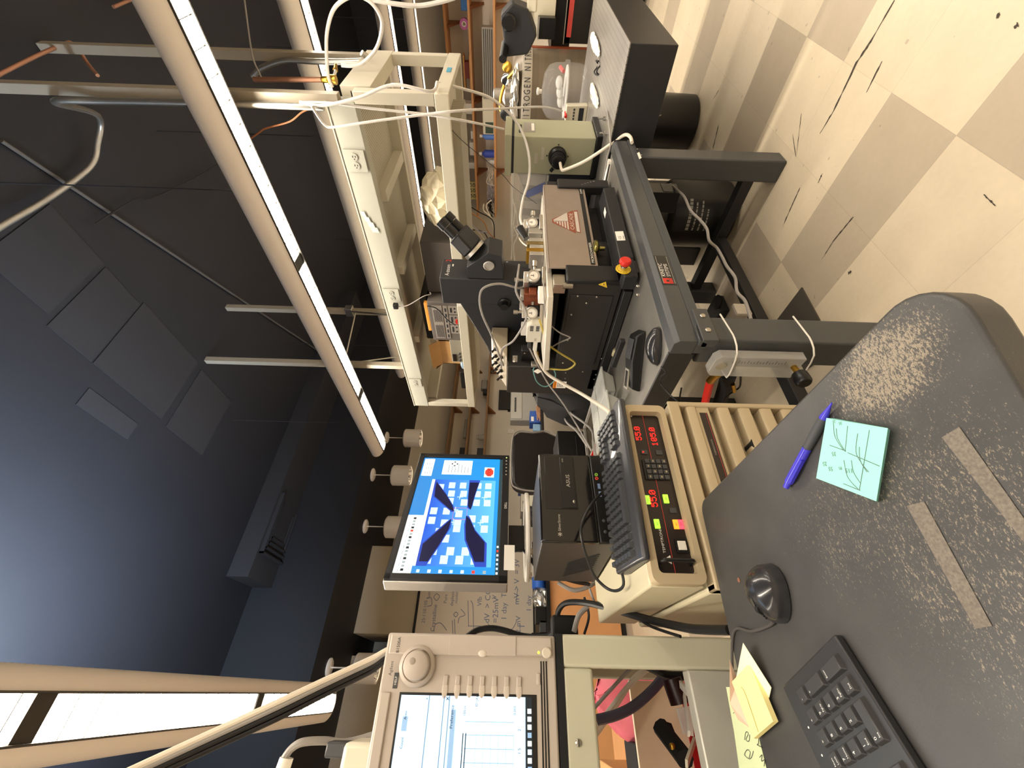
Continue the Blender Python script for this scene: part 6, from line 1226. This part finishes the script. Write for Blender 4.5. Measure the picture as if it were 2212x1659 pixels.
for k_, (y0, y1) in enumerate(((368, 402), (400, 440), (432, 470))):
    a, b_ = PY(1060, y0, 7.2), PY(1060, y1, 7.2); cb = MB(); q_ = random.Random(20+k_)
    for s_ in range(6): cb.tube([V((a.x+(b_.x-a.x)*u/5+q_.uniform(-.03, .03), 7.2+q_.uniform(0, .1), 1.53+q_.uniform(0, .13)-.03*(u == 5))) for u in range(6)], .007, 5)
    solo(cb, 'cable_bundle', [CWHITE, mat('cable_mixed', 'a9a7b5', .5), CBLK][k_], ('white cable bundle on the lower back wall shelf', 'lilac grey cable bundle on the lower back wall shelf', 'black cable bundle hanging off the lower back wall shelf')[k_], 'cables')
cable('cable', [PY(1062, 432, 7.13), PY(1050, 445, 7.05), PY(1060, 470, 7.0), PY(1068, 500, 7.0), PY(1060, 470, 6.98), PY(1045, 455, 6.98), PY(1045, 440, 7.0)], .012, CWHITE, 'looped white cord hanging at the end of the lower back wall shelf')
# left wall shelves
for z, y0, lab in ((2.13, 1.5, 'highest of three shelves on the left wall'), (1.83, 1.5, 'middle of three shelves on the left wall'), (1.545, 1.5, 'lowest of three shelves on the left wall')): wshelf('s', WX, -5.72, y0, 5.2, z, lab, (2.0, 2.95, 3.9, 4.8))
def onleft(x, y, w_, h_, z, m_, name, label, cat): p = PX(x, y, -5.78); solo(MB().box(-5.9, -5.78, p.y-w_/2, p.y+w_/2, z, z+h_), name, m_, label, cat, bevel=.005)
p = PX(1040, 830, -5.8); t = thing('tape_gun', 'grey and black hand tool on the lowest left wall shelf', 'tool', (-5.8, p.y, 1.545)); MB().box(-5.86, -5.76, p.y-.13, p.y+.08, 1.545, 1.66).build('body', mat('tool_grey', '8a857d', .5), t, bevel=.02); MB().box(-5.85, -5.77, p.y-.22, p.y-.12, 1.545, 1.62).build('nose', BLK2, t, bevel=.01)
p = PX(1012, 930, -5.82); solo(MB().cyl((-5.82, p.y+.2, 1.86), (-5.82, p.y-.15, 1.86), .03), 'glass_tube', mat('glass_tube', 'b9b5a8', .1, alpha=.6), 'glass tube lying on the middle left wall shelf', 'tube')
p = PX(1040, 945, -5.82); solo(MB().lathe((-5.82, p.y, 1.545), EZ, [(0, 0), (.05, 0), (.05, .09), (.035, .1), (.035, .13)], 18), 'beaker', MATS['glass_tube'], 'small glass beaker on the lowest left wall shelf', 'beaker'); onleft(1038, 975, .12, .1, 1.545, BLK2, 'black_funnel', 'black funnel shaped item on the lowest left wall shelf', 'funnel'); onleft(1000, 975, .14, .09, 1.83, BLK2, 'black_pouch', 'black pouch on the middle left wall shelf', 'pouch')
p = PX(1092, 857, -5.98); solo(MB().box(-5.99, -5.965, p.y-.28, p.y+.14, p.z-.14, p.z+.12), 'wall_board', BLK2, 'black panel fixed to the left wall below the shelves', 'panel', bevel=.004)
for k_, (x, y) in enumerate(((1104, 885), (1104, 931))):
    p = PX(x, y, WX); t = thing('wall_outlet', ('black wall socket box behind the grey organiser', 'double wall socket right of the chair back')[k_], 'wall outlet', p); MB().box(WX, WX+.008, p.y-.05, p.y+.05, p.z-.06, p.z+.06).build('plate', [BLK2, ALU][k_], t, bevel=.002)
    for dz in (-.025, .025): MB().lathe((WX+.008, p.y, p.z+dz), EX, [(.018, 0), (.018, .003), (0, .003)], 14).build('socket', [INK, WHITEP][k_], t)
# bulkhead cabinet and whiteboard
t = thing('wall_cabinet', 'plain beige cabinet box above the whiteboard on the left wall', 'cabinet', (-5.5, .93, 2.12)); MB().box(-5.98, -5.08, .49, 1.386, 2.13, 2.75).build('body', mat('cabinet_beige', 'b2a690', .7, var=.03), t, bevel=.003); MB().box(-5.98, -5.09, .495, 1.38, 2.115, 2.13).build('shadow_gap', INK, t)  # dark strip stands in for the shadow under the cabinet
bx = mat('bulkhead_beige', 'a89c88', .8)
struct(MB().box(WX, -5.2, -2.6, .3, 0, 2.75), 'trim_2', bx, smooth=0)
t = thing('whiteboard', 'whiteboard covered in handwritten formulas behind the analyzer', 'whiteboard', (-5.06, .92, .80)); MB().box(-5.09, -5.065, .30, 1.45, .84, 2.10).build('board', mat('board_white', 'cfc3b2', .45, var=.02), t); 
for a in ((.28, 1.47, .82, .84), (.28, 1.47, 2.10, 2.118)): MB().box(-5.10, -5.055, *a).build('frame', BLK2, t)
WXp = -5.064
def wpt(x, y): return PX(750+x/3.26, 1150+y/3.26, WXp)
BI = mat('marker_ink_blue', '66728c', .6); mb = MB()
for s_, x, y, h_ in (('25:110:105', 545, 640, .05), ('Crystalline', 612, 700, .06), ('Sum', 580, 470, .045), ('Purs', 700, 500, .05), ('depletion', 745, 520, .05), ('model', 775, 500, .045), ('Vfb', 945, 520, .07), ('dV  > CC', 1000, 640, .085), ('=25mV', 1060, 640, .085), ('V  =', 1050, 470, .07), ('T =', 1120, 460, .08), ('1 day', 1120, 620, .08), ('mV > V  = 3V', 1210, 510, .085), ('2 mV', 1220, 710, .075), ('T', 1250, 680, .08), ('1 day', 1295, 560, .075)):
    mb.text(s_, h_, wpt(x, y), EY, EZ, 0)
for pts in ([(565, 520), (595, 510), (590, 460), (560, 465)], [(630, 430), (650, 450), (630, 480), (610, 455), (630, 430)], [(700, 690), (660, 640), (620, 650), (610, 700)], [(740, 620), (745, 720)], [(755, 610), (760, 720)], [(780, 640), (790, 600), (830, 580), (800, 540)], [(765, 560), (780, 575), (765, 595), (750, 578), (765, 560)], [(850, 480), (855, 660)], [(870, 480), (885, 520), (890, 690)], [(940, 660), (850, 660)], [(990, 640), (1010, 660), (1080, 690), (1160, 680), (1195, 620)], [(1190, 480), (1200, 400)]):
    mb.tube([wpt(*p) for p in pts], .0028, 4)
mb.build('handwriting', BI, t, smooth=0)
# left wall bench with clutter
t = thing('wall_bench', 'orange wood bench with black top along the left wall', 'bench', (-4.8, 1.6, 0)); MB().box(-5.05, -4.35, -.5, 4.4, .72, .755).build('worktop', BLK2, t)
for k_, (y0, y1) in enumerate(((-.45, .43), (.44, .92), (.93, 1.55))): MB().box(-5.0, -4.4, y0, y1, .06, .72).build('cabinet', WOODO, t, bevel=.002)
MB().box(-5.0, -4.45, -.45, 1.55, 0, .06).build('plinth', BLACK, t); MB().box(-4.95, -4.9, 4.3, 4.35, 0, .72).build('leg', BLACK, t)
bz_ = .755
def onb(x, y, X=-4.55): return PX(x, y, X)
p = onb(1150, 1215); cb = MB(); q_ = random.Random(5)
for s_ in range(7): cb.tube([V((-4.6, p.y, bz_+.1))+V((q_.uniform(-.02, .02), (.1+.01*s_)*math.cos(a), (.08+.004*s_)*math.sin(a))) for a in [i*.7 for i in range(10)]], .004, 5)
solo(cb, 'wire_coil', [mat('coil_mixed', '8a7a5c', .5)], 'tangle of thin coloured wires on the bench under the whiteboard', 'wires')
p = onb(1155, 1232); solo(MB().box(-4.6, -4.5, p.y-.07, p.y+.05, bz_, bz_+.12), 'breadboard', WHITEP, 'white breadboard block beside the wire tangle', 'board', bevel=.004)
p = onb(1163, 1262); t = thing('tape_roll', 'blue tape roll on the bench under the whiteboard', 'tape roll', (-4.5, p.y, bz_)); MB().lathe((-4.5, p.y-.05, bz_+.065), EY, [(.035, 0), (.065, 0), (.065, .1), (.035, .1), (.035, 0)], 24).build('tape', BLUE, t)
p = onb(1170, 1290); solo(lump(V((-4.55, p.y, bz_+.01)), (.07, .12, .10), 11, .018), 'foil_pile', mat('foil2', 'c9c6c0', .25, .7), 'crumpled aluminium foil heap on the bench under the whiteboard', 'foil', smooth=0)
for k_, (x, y, w_, h_, m_) in enumerate(((1172, 1330, .14, .1, BLK2), (1176, 1355, .1, .06, GREYM), (1180, 1385, .12, .14, BLK2))): p = onb(x, y); solo(MB().box(-4.62, -4.48, p.y-w_/2, p.y+w_/2, bz_, bz_+h_), 'device_box', m_, ('black device box in the clutter left of the foil heap', 'low grey device in the clutter under the whiteboard', 'tall black device next to the analyzer side in the clutter')[k_], 'device', bevel=.004)
p = onb(1135, 1045, -4.7); t = thing('parts_rack', 'blue parts rack with white dividers between the chair and the monitor stand', 'rack', (-4.7, p.y, bz_)); MB().box(-4.8, -4.7, p.y-.12, p.y+.12, bz_, bz_+.27).build('frame', mat('rack_blue', '3f5f94', .5), t, bevel=.004)
for k_ in range(3): MB().box(-4.69, -4.6, p.y-.09, p.y+.09, bz_+.05+.08*k_, bz_+.065+.08*k_).build('divider', WHITEP, t)
for k_, (x, y, w_, h_, m_, nm) in enumerate(((1150, 1075, .2, .14, CREAM, 'lower cream instrument left of the blue rack'), (1125, 1085, .22, .10, ALU, 'upper silver instrument left of the blue rack'), (1150, 1110, .14, .22, GREYM, 'grey instrument just right of the monitor stand'))): p = onb(x, y, -4.6); z_ = bz_ if k_ != 1 else bz_+.14; solo(MB().box(-4.85, -4.6, p.y-w_/2, p.y+w_/2, z_, z_+h_).cyl((-4.6, p.y, z_+h_*.5), (-4.585, p.y, z_+h_*.5), .03, m=1), 'bench_instrument', [m_, INK], nm, 'instrument', bevel=.005)
# grey organiser, gloves box and wires by the wall
p = onb(1145, 880, -4.75); t = thing('organiser', 'pale grey flat tray case leaning behind the probe station', 'case', (-4.75, p.y, bz_)); MB().box(-4.85, -4.7, p.y-.25, p.y+.35, bz_, 1.14).build('body', mat('organiser_grey', 'aba8a0', .5), t, bevel=.01); MB().box(-4.7, -4.69, p.y-.23, p.y+.33, .98, 1.13).build('lid', mat('organiser_pale', 'b9b7ae', .5), t, bevel=.006); MB().box(-4.692, -4.687, p.y-.12, p.y+.12, 1.06, 1.085).build('handle', GREYM, t)
p = onb(1163, 905, -4.6); solo(MB().box(-4.66, -4.5, p.y-.12, p.y+.06, bz_, bz_+.13).box(-4.5, -4.498, p.y-.1, p.y-.03, bz_+.08, bz_+.115, 1), 'carton', [mat('carton_blue', '3a62b8', .5), WHITE], 'blue carton in front of the grey tray case', 'box', bevel=.003)
p = onb(1172, 925, -4.6); solo(MB().box(-4.6, -4.5, p.y-.1, p.y+.0, bz_, bz_+.09), 'carton', mat('carton_pale', '8fb4d4', .5), 'pale blue carton at the chair edge', 'box', bevel=.003)
cb = MB(); q_ = random.Random(12)
for s_ in range(8): cb.tube([PX(1165+q_.uniform(-6, 8), 862+9*u+q_.uniform(-3, 3), -4.45) for u in range(6)], .008, 5)
solo(cb, 'ribbon_cable', mat('cable_tan', 'b98a68', .5), 'bunch of tan wires on the bench before the grey tray case', 'wires')
# swivel chair
t = thing('office_chair', 'black leather office chair with piped back between monitor and bench', 'chair', (-2.72, 1.38, 0)); LEA = mat('black_leather', '1d1816', .38, scale=70, bump=.12)
cy_, cz0 = 1.38, .78
P_ = [(y, z) for y, z in ((-.2, .0), (-.25, .1), (-.255, .24), (-.235, .33), (-.19, .365), (0, .372), (.19, .36), (.245, .31), (.235, .2), (.25, .1), (.2, 0))]
bk = MB(); bk.prism([(-2.72, cy_+y, cz0+z) for y, z in P_], (-.075, 0, 0)); bk.build('backrest', LEA, t, bevel=.028, seg=4)
MB().tube([(-2.712, cy_+y*.96, cz0+z*.985) for y, z in P_], .006, 8).build('piping', mat('piping_grey', '8b857e', .4), t)
MB().box(-2.72, -2.24, cy_-.25, cy_+.25, .44, .53).build('seat', LEA, t, bevel=.03, seg=4); MB().bar((-2.77, cy_, .5), (-2.79, cy_, .9), .08, .03).build('back_bracket', BLK2, t)
for s_ in (-1, 1): MB().tube([(-2.70, cy_+s_*.26, .5), (-2.66, cy_+s_*.31, .60), (-2.62, cy_+s_*.31, .70), (-2.4, cy_+s_*.31, .71), (-2.32, cy_+s_*.31, .69)], .022).build('armrest', BLK2, t)
MB().cyl((-2.48, cy_, .44), (-2.48, cy_, .1), .03).build('gas_column', BLK2, t)
for k_ in range(5): a = math.radians(72*k_); l_ = MB().bar((-2.48, cy_, .11), (-2.48+.28*math.cos(a), cy_+.28*math.sin(a), .08), .045, .035).build('leg', BLK2, t); MB().cyl((-2.48+.28*math.cos(a), cy_+.28*math.sin(a)-.012, .03), (-2.48+.28*math.cos(a), cy_+.28*math.sin(a)+.012, .03), .03).build('castor', SOFTBLK, l_)
# dark clutter between the table and the rack
t = thing('side_table', 'low dark table behind the beige stack with bags and a bin', 'table', (-1.95, 1.5, 0)); MB().box(-2.18, -1.7, 1.2, 1.8, .50, .53).build('top', BLACK, t)
for x, y in ((-2.15, 1.23), (-1.73, 1.23), (-2.15, 1.77), (-1.73, 1.77)): MB().box(x-.02, x+.02, y-.02, y+.02, 0, .50).build('leg', BLACK, t)
p = PX(1230, 890, -2.3); solo(lump(V((-1.945, 1.415, .60)), (.19, .215, .42), 15, .018), 'bag', mat('bag_black', '1c1a19', .6), 'black bag standing on the low table beyond the grey cables', 'bag'); solo(lump(V((-1.9, 1.70, .56)), (.15, .08, .30), 16, .014), 'bag', MATS['bag_black'], 'smaller black bag tucked behind the big black bag', 'bag')
t = thing('storage_bin', 'smoky clear bin with red tape on its rim behind the old keyboard', 'bin', (-1.82, 1.09, .6))
w_ = MB(); x0, x1, y0, y1 = -1.95, -1.70, .97, 1.19
for a in ((x0, x1, y0, y0+.004), (x0, x1, y1-.004, y1), (x0, x0+.004, y0, y1), (x1-.004, x1, y0, y1)): w_.box(*a, .60, .745)
w_.box(x0, x1, y0, y1, .60, .605).build('body', mat('bin_smoke', '8f8676', .2, alpha=.7), t)
r_ = MB()
for a in ((x0-.008, x1+.008, y0-.008, y0+.008), (x0-.008, x1+.008, y1-.008, y1+.008), (x0-.008, x0+.008, y0, y1), (x1-.008, x1+.008, y0, y1)): r_.box(*a, .745, .757)
r_.build('rim', mat('rim_grey', 'a9a49c', .4), t); MB().box(-1.86, x1+.009, y0-.0095, y0-.006, .735, .758).build('red_tape', RED, t)
for k_ in range(2): solo(MB().cyl((-1.9+.07*k_, 1.0+.02*k_, .615), (-1.78+.07*k_, 1.16, .70), .009), 'white_pen', WHITEP, ('white pen lying in the smoky bin, nearer the probe station', 'white pen lying in the smoky bin, nearer the keyboard')[k_], 'pen')
solo(lump(V((-1.83, 1.10, .612)), (.08, .07, .08), 17, .01), 'cloth', mat('cloth_olive', '6b614d', .8), 'dull olive cloth bundled in the smoky bin', 'cloth')
t = thing('crate', 'black crate carrying the smoky clear bin', 'crate', (-1.82, 1.08, 0)); MB().box(-1.97, -1.69, .95, 1.19, 0, .585).build('body', BLACK, t, bevel=.004); MB().box(-1.98, -1.68, .94, 1.195, .585, .60).build('lid', SOFTBLK, t)
t = thing('drawer_unit', 'black drawer unit between the office chair and the black crate', 'drawer unit', (-2.1, .96, 0)); MB().box(-2.2, -1.99, .70, 1.195, .04, .90).build('body', mat('unit_black', '191717', .5), t, bevel=.006)  # drawers added to cover the bright floor with dark
for k_ in range(3): d_ = MB().box(-1.99, -1.98, .72, 1.16, .08+.25*k_, .30+.25*k_).build('drawer', BLK2, t, bevel=.003); MB().box(-1.98, -1.965, .88, 1.0, .2+.25*k_, .22+.25*k_).build('handle', GREYM, d_)
MB().box(-2.19, -2.0, .71, 1.17, 0, .04).build('plinth', SOFTBLK, t)
cable('cable', [PX(1203, 858, -2.0), PX(1230, 890, -1.9), PX(1275, 925, -1.7), PX(1282, 960, -1.5), PX(1286, 985, -1.4)], .006, CGREY, 'grey cable curving behind the small computer, right one')
cable('cable', [PX(1213, 858, -2.1), PX(1218, 895, -2.0), PX(1225, 913, -1.9), PX(1245, 930, -1.8), PX(1270, 965, -1.5)], .006, CGREY, 'grey cable curving behind the small computer, left one')
cable('cable', [PX(1150, 850, -2.2), PX(1180, 870, -2.1), PX(1205, 885, -2.0)], .003, CBLK, 'thin black cable over the grey tray case')
solo(MB().prism([PX(1197, 853, -2.2), PX(1205, 872, -2.2), PX(1202, 873, -2.2), PX(1192, 855, -2.2)], (-.01, 0, 0)), 'red_tab', RED, 'red plastic tab below the warning label', 'tab', smooth=0)
# ================================================================ cables round the computer, cart and analyzer
def back(p, d): return p+(p-CAM).normalized()*d
cable('cable', [PX(1575, 1361, -.80), PX(1520, 1360, -.86), PX(1480, 1356, -.9), PX(1400, 1338, -1.0), PX(1330, 1318, -1.1), PX(1270, 1303, -1.25), PX(1225, 1302, -1.32), PX(1207, 1318, -1.36), PX(1203, 1345, -1.4)], .008, CBLK, 'thick black cable bundle arching behind the beige stack to a power block')
cable('cable', [PX(1470, 1375, -.9), PX(1430, 1362, -.95), PX(1400, 1350, -1.0), PX(1370, 1330, -1.05)], .003, CBLK, 'thin black cable along the thick bundle')
p = PX(1213, 1356, -1.4); solo(MB().box(p.x-.03, p.x+.03, p.y-.035, p.y+.03, p.z-.045, p.z+.03), 'power_block', SOFTBLK, 'square black power block behind the corner of the cart', 'plug', bevel=.006)
cable('cable', [PX(1006, 1378, -1.52), PX(1030, 1362, -1.54), PX(1060, 1357, -1.54), PX(1090, 1362, -1.54), PX(1130, 1374, -1.54), PX(1180, 1376, -1.5), PX(1200, 1360, -1.45)], .009, CBLK, 'black cable bowing out from behind the analyzer')
cable('cable', [MM @ V((.14, -.01, -.06)), PX(1132, 1190, -1.3), PX(1160, 1225, -1.22), PX(1200, 1243, -1.2), PX(1240, 1256, -1.22), PX(1272, 1262, -1.28)], .0055, CBLK, 'thick black monitor cable dropping past the small computer')
cable('cable', [PX(1325, 1048, -.9), PX(1300, 1065, -.87), PX(1276, 1092, -.86), PX(1256, 1135, -.86), PX(1258, 1170, -.87), PX(1270, 1210, -.9), PX(1285, 1245, -.92), PX(1310, 1270, -.92), PX(1332, 1276, -.90), PX(1347, 1262, -.88), PX(1340, 1225, -.88), PX(1330, 1197, -.9)], .003, CBLK, 'thin black keyboard cable looping in front of the small computer')
for k_, (pts, r_, m_) in enumerate((([(1205, 1258), (1240, 1275), (1275, 1265), (1300, 1245)], .006, CGREY), ([(1270, 1310), (1250, 1330), (1240, 1365)], .007, CGREY), ([(1268, 1255), (1280, 1290), (1290, 1310), (1300, 1320)], .0035, CGREY), ([(1262, 1290), (1272, 1330), (1262, 1370)], .0035, CBLK))): cable('cable', [PX(x, y, -1.30) for x, y in pts], r_, m_, ('grey cable between the wood bench and the small computer', 'grey cable hanging left of the thick black bundle', 'slim grey cable at the back corner of the beige stack', 'slim black cable hanging before the orange wood bench')[k_])
for k_, (m_, dy, r_) in enumerate(((CWHITE, 0, .0055), (CGREY, 12, .0045), (CBLK, 24, .0045), (CBLK, 36, .004))):
    cable('cable', [V((-1.12-.02*k_, .06-.02*k_, 1.407)), PX(846, 1402+dy*.7, -1.06), PX(800, 1424+dy*.8, -1.04), PX(700, 1470+dy*.9, -1.0), PX(600, 1517+dy, -.97), PX(450, 1586+dy, -.94), PX(290, 1660+dy, -.9), PX(180, 1712+dy, -.86)], r_, m_, ('white cable rising to the upper left above the analyzer', 'grey cable rising beside the white cable', 'black cable rising beside the grey cable', 'black cable lowest of the rising four')[k_], group='cables rising from the analyzer')
t = thing('adapter_box', 'cream adapter box with grey plug on top of the analyzer', 'adapter', (-1.2, -.13, 1.405)); MB().box(-1.27, -1.15, -.30, -.085, 1.405, 1.51).build('casing', CREAM, t, bevel=.01); p = PX(712, 1620, -1.2); MB().box(-1.225, -1.18, p.y-.012, p.y+.015, 1.51, 1.555).build('plug', GREYM, t, bevel=.004)
cable('cable', [V((-1.3, -.06, 1.406)), PX(760, 1602, -1.25), PX(700, 1600, -1.22), PX(655, 1603, -1.2), PX(632, 1615, -1.2), PX(618, 1632, -1.2), PX(610, 1648, -1.2)], .008, CGREY, 'grey cable with white end curving over the adapter box')
p = PX(606, 1650, -1.2); solo(MB().cyl(p+V((0, .01, -.01)), p+V((0, -.07, .0)), .014, .016).cyl(p+V((0, -.07, 0)), p+V((0, -.14, .005)), .02, m=0), 'cable_plug', WHITEP, 'white cable plug at the left edge above the analyzer', 'plug')
# --- what shows through the cart opening
t = thing('back_bench', 'wood topped bench seen through the cart opening', 'bench', (-2.2, -.4, 0)); MB().box(-2.6, -1.66, -1.0, .09, .60, .63).build('worktop', WOODO, t); MB().box(-2.55, -1.70, -.95, .05, .05, .60).build('cabinet', mat('cabinet_cream', 'dcc6a8', .6, var=.03), t); MB().box(-2.5, -1.75, -.9, .0, 0, .05).build('plinth', BLACK, t)
solo(lump(V((-1.85, .0, .64)), (.12, .13, .19), 21, .016), 'pink_bag', PINK, 'crumpled pink plastic bag seen through the cart opening', 'bag')
MBX = mat('paper_bag', 'c9a884', .7); 
solo(MB().box(-2.2, -1.9, -.45, -.2, .63, .78), 'cardboard_box', CARD, 'cardboard box deep inside the view through the cart opening', 'box', bevel=.003); solo(MB().box(-1.9, -1.75, -.34, -.12, .63, .74), 'dark_box', SOFTBLK, 'black box in front of the cardboard box through the cart opening', 'box', bevel=.004)
t = thing('tray_table', 'beige cabinet with cream side inside the cart opening', 'cabinet', (-1.35, -.12, 0)) if False else None
MB().box(-1.5, -.98, -.40, .085, .555, .575).build('lower_shelf', MATS['cart_pale'], bpy.data.objects['instrument_cart'])
t = thing('toolbox', 'red metal tool tray with tools on the cart shelf', 'toolbox', (-1.2, -.15, .575)); RTB = mat('toolbox_red', 'b02222', .4); w_ = MB(); x0, x1, y0, y1 = -1.36, -1.0, -.38, .035
for a in ((x0, x1, y0, y0+.004), (x0, x1, y1-.004, y1), (x0, x0+.004, y0, y1), (x1-.004, x1, y0, y1)): w_.box(*a, .575, .70)
w_.box(x0, x1, y0, y1, .575, .58); w_.build('tray', RTB, t, bevel=.001); MB().box(x0-.1, x0, y0, y1-.25, .60, .80).build('lid', RTB, t, bevel=.002) if False else None
tools = [((1470, 1478), (1490, 1500), WHITEP, 'white plastic strip in the red tool tray, upper one'), ((1478, 1500), (1488, 1585), WHITEP, 'long white plastic strip in the red tool tray'), ((1500, 1600), (1483, 1650), CREAM, 'cream plastic strip in the red tool tray, lowest one')]
for (a, b_, m_, l_) in tools: p0_, p1_ = PX(*a, -1.12), PX(*b_, -1.06); p0_.z = max(p0_.z, .60); p1_.z = max(p1_.z, .60); solo(MB().bar(p0_, p1_, .014, .005), 'plastic_strip', m_, l_, 'strip')
p = PX(1462, 1478, -1.15); solo(MB().cyl(p+V((0, -.035, 0)), p+V((0, .01, .01)), .022), 'dark_reel', mat('reel_dark', '2a1414', .3), 'dark red reel at the corner of the red tool tray', 'reel')
t = thing('pliers', 'black handled tool lying in the red tool tray', 'tool', (-1.2, -.17, .58)); MB().tube([PX(1425, 1568, -1.2), PX(1442, 1590, -1.18), PX(1465, 1620, -1.15), PX(1480, 1640, -1.12)], .018).build('handle', SOFTBLK, t); MB().tube([PX(1440, 1570, -1.2), PX(1452, 1600, -1.18), PX(1468, 1632, -1.15)], .014).build('handle', SOFTBLK, t); MB().ell(PX(1452, 1612, -1.12), (.006, .006, .006)).build('pivot', BRASS, t)
solo(MB().prism([PX(1460, 1530, -1.2), PX(1475, 1585, -1.2), PX(1495, 1590, -1.2), PX(1490, 1525, -1.2)], (.01, 0, 0)), 'paper_scrap', WHITE, 'white paper scrap in the red tool tray', 'paper', smooth=0)
t = thing('cream_panel', 'cream metal panel behind the red tool tray', 'panel', (-1.5, -.15, 0)); MB().box(-1.545, -1.53, -.42, .04, .55, .79).build('sheet', mat('panel_cream', 'ecd9bd', .6, var=.03), t); MB().box(-1.53, -1.525, -.2, -.195, .55, .79).build('seam', INK, t); MB().box(-1.56, -1.5, -.46, -.44, 0, .79).build('stand', BLACK, t); MB().box(-1.57, -1.5, -.42, .04, .0, .55).build('lower_panel', mat('panel_dark', '3a332c', .6), t)
for k_, (pts, r_, m_) in enumerate((([(1285, 1590), (1310, 1555), (1340, 1510), (1372, 1462), (1400, 1446)], .006, CWHITE), ([(1283, 1578), (1320, 1530), (1355, 1485), (1395, 1448)], .006, CWHITE), ([(1290, 1555), (1330, 1545), (1370, 1525), (1410, 1490), (1438, 1455)], .011, mat('cable_slate', '4a4658', .5)), ([(1283, 1530), (1310, 1500), (1345, 1462), (1362, 1445)], .004, CGREY), ([(1385, 1432), (1410, 1445), (1440, 1458), (1485, 1460)], .009, CBLK))): cable('cable', [PX(x, y, -1.3+.03*k_) for x, y in pts], r_, m_, ('white cable through the cart opening, upper of two', 'white cable through the cart opening, lower of two', 'thick slate cable through the cart opening', 'slim grey cable across the pink bag', 'black cable at the top edge of the red tool tray')[k_])

# loose wires hanging behind the eyepieces
q_ = random.Random(31)
WC = [CBLK, mat('wire_orange', 'c98a4a', .5), mat('wire_lilac', 'b5b3c9', .5), CWHITE, CBLK, mat('wire_red', '8c3a34', .5)]
for k_ in range(6):
    y0 = 470+14*k_; cable('wire', [PY(1012+q_.uniform(-6, 8), y0-30, 2.45), PY(1040+q_.uniform(-8, 8), y0-10+q_.uniform(-12, 12), 2.40), PY(1060+q_.uniform(-8, 8), y0+15+q_.uniform(-14, 14), 2.38), PY(1072+q_.uniform(-6, 10), y0+40+q_.uniform(-10, 10), 2.38), PY(1058+q_.uniform(-10, 10), y0+58, 2.40), PY(1020, y0+40, 2.48)], .0035, WC[k_], ('black wire hanging under the overhead shelf, nearest the eyepieces', 'orange wire hanging under the overhead shelf behind the microscope', 'lilac wire hanging under the overhead shelf', 'white wire hanging under the overhead shelf among dark ones', 'black wire hanging under the overhead shelf, second from the prism', 'dark red wire hanging under the overhead shelf beside the prism')[k_], 'wire')
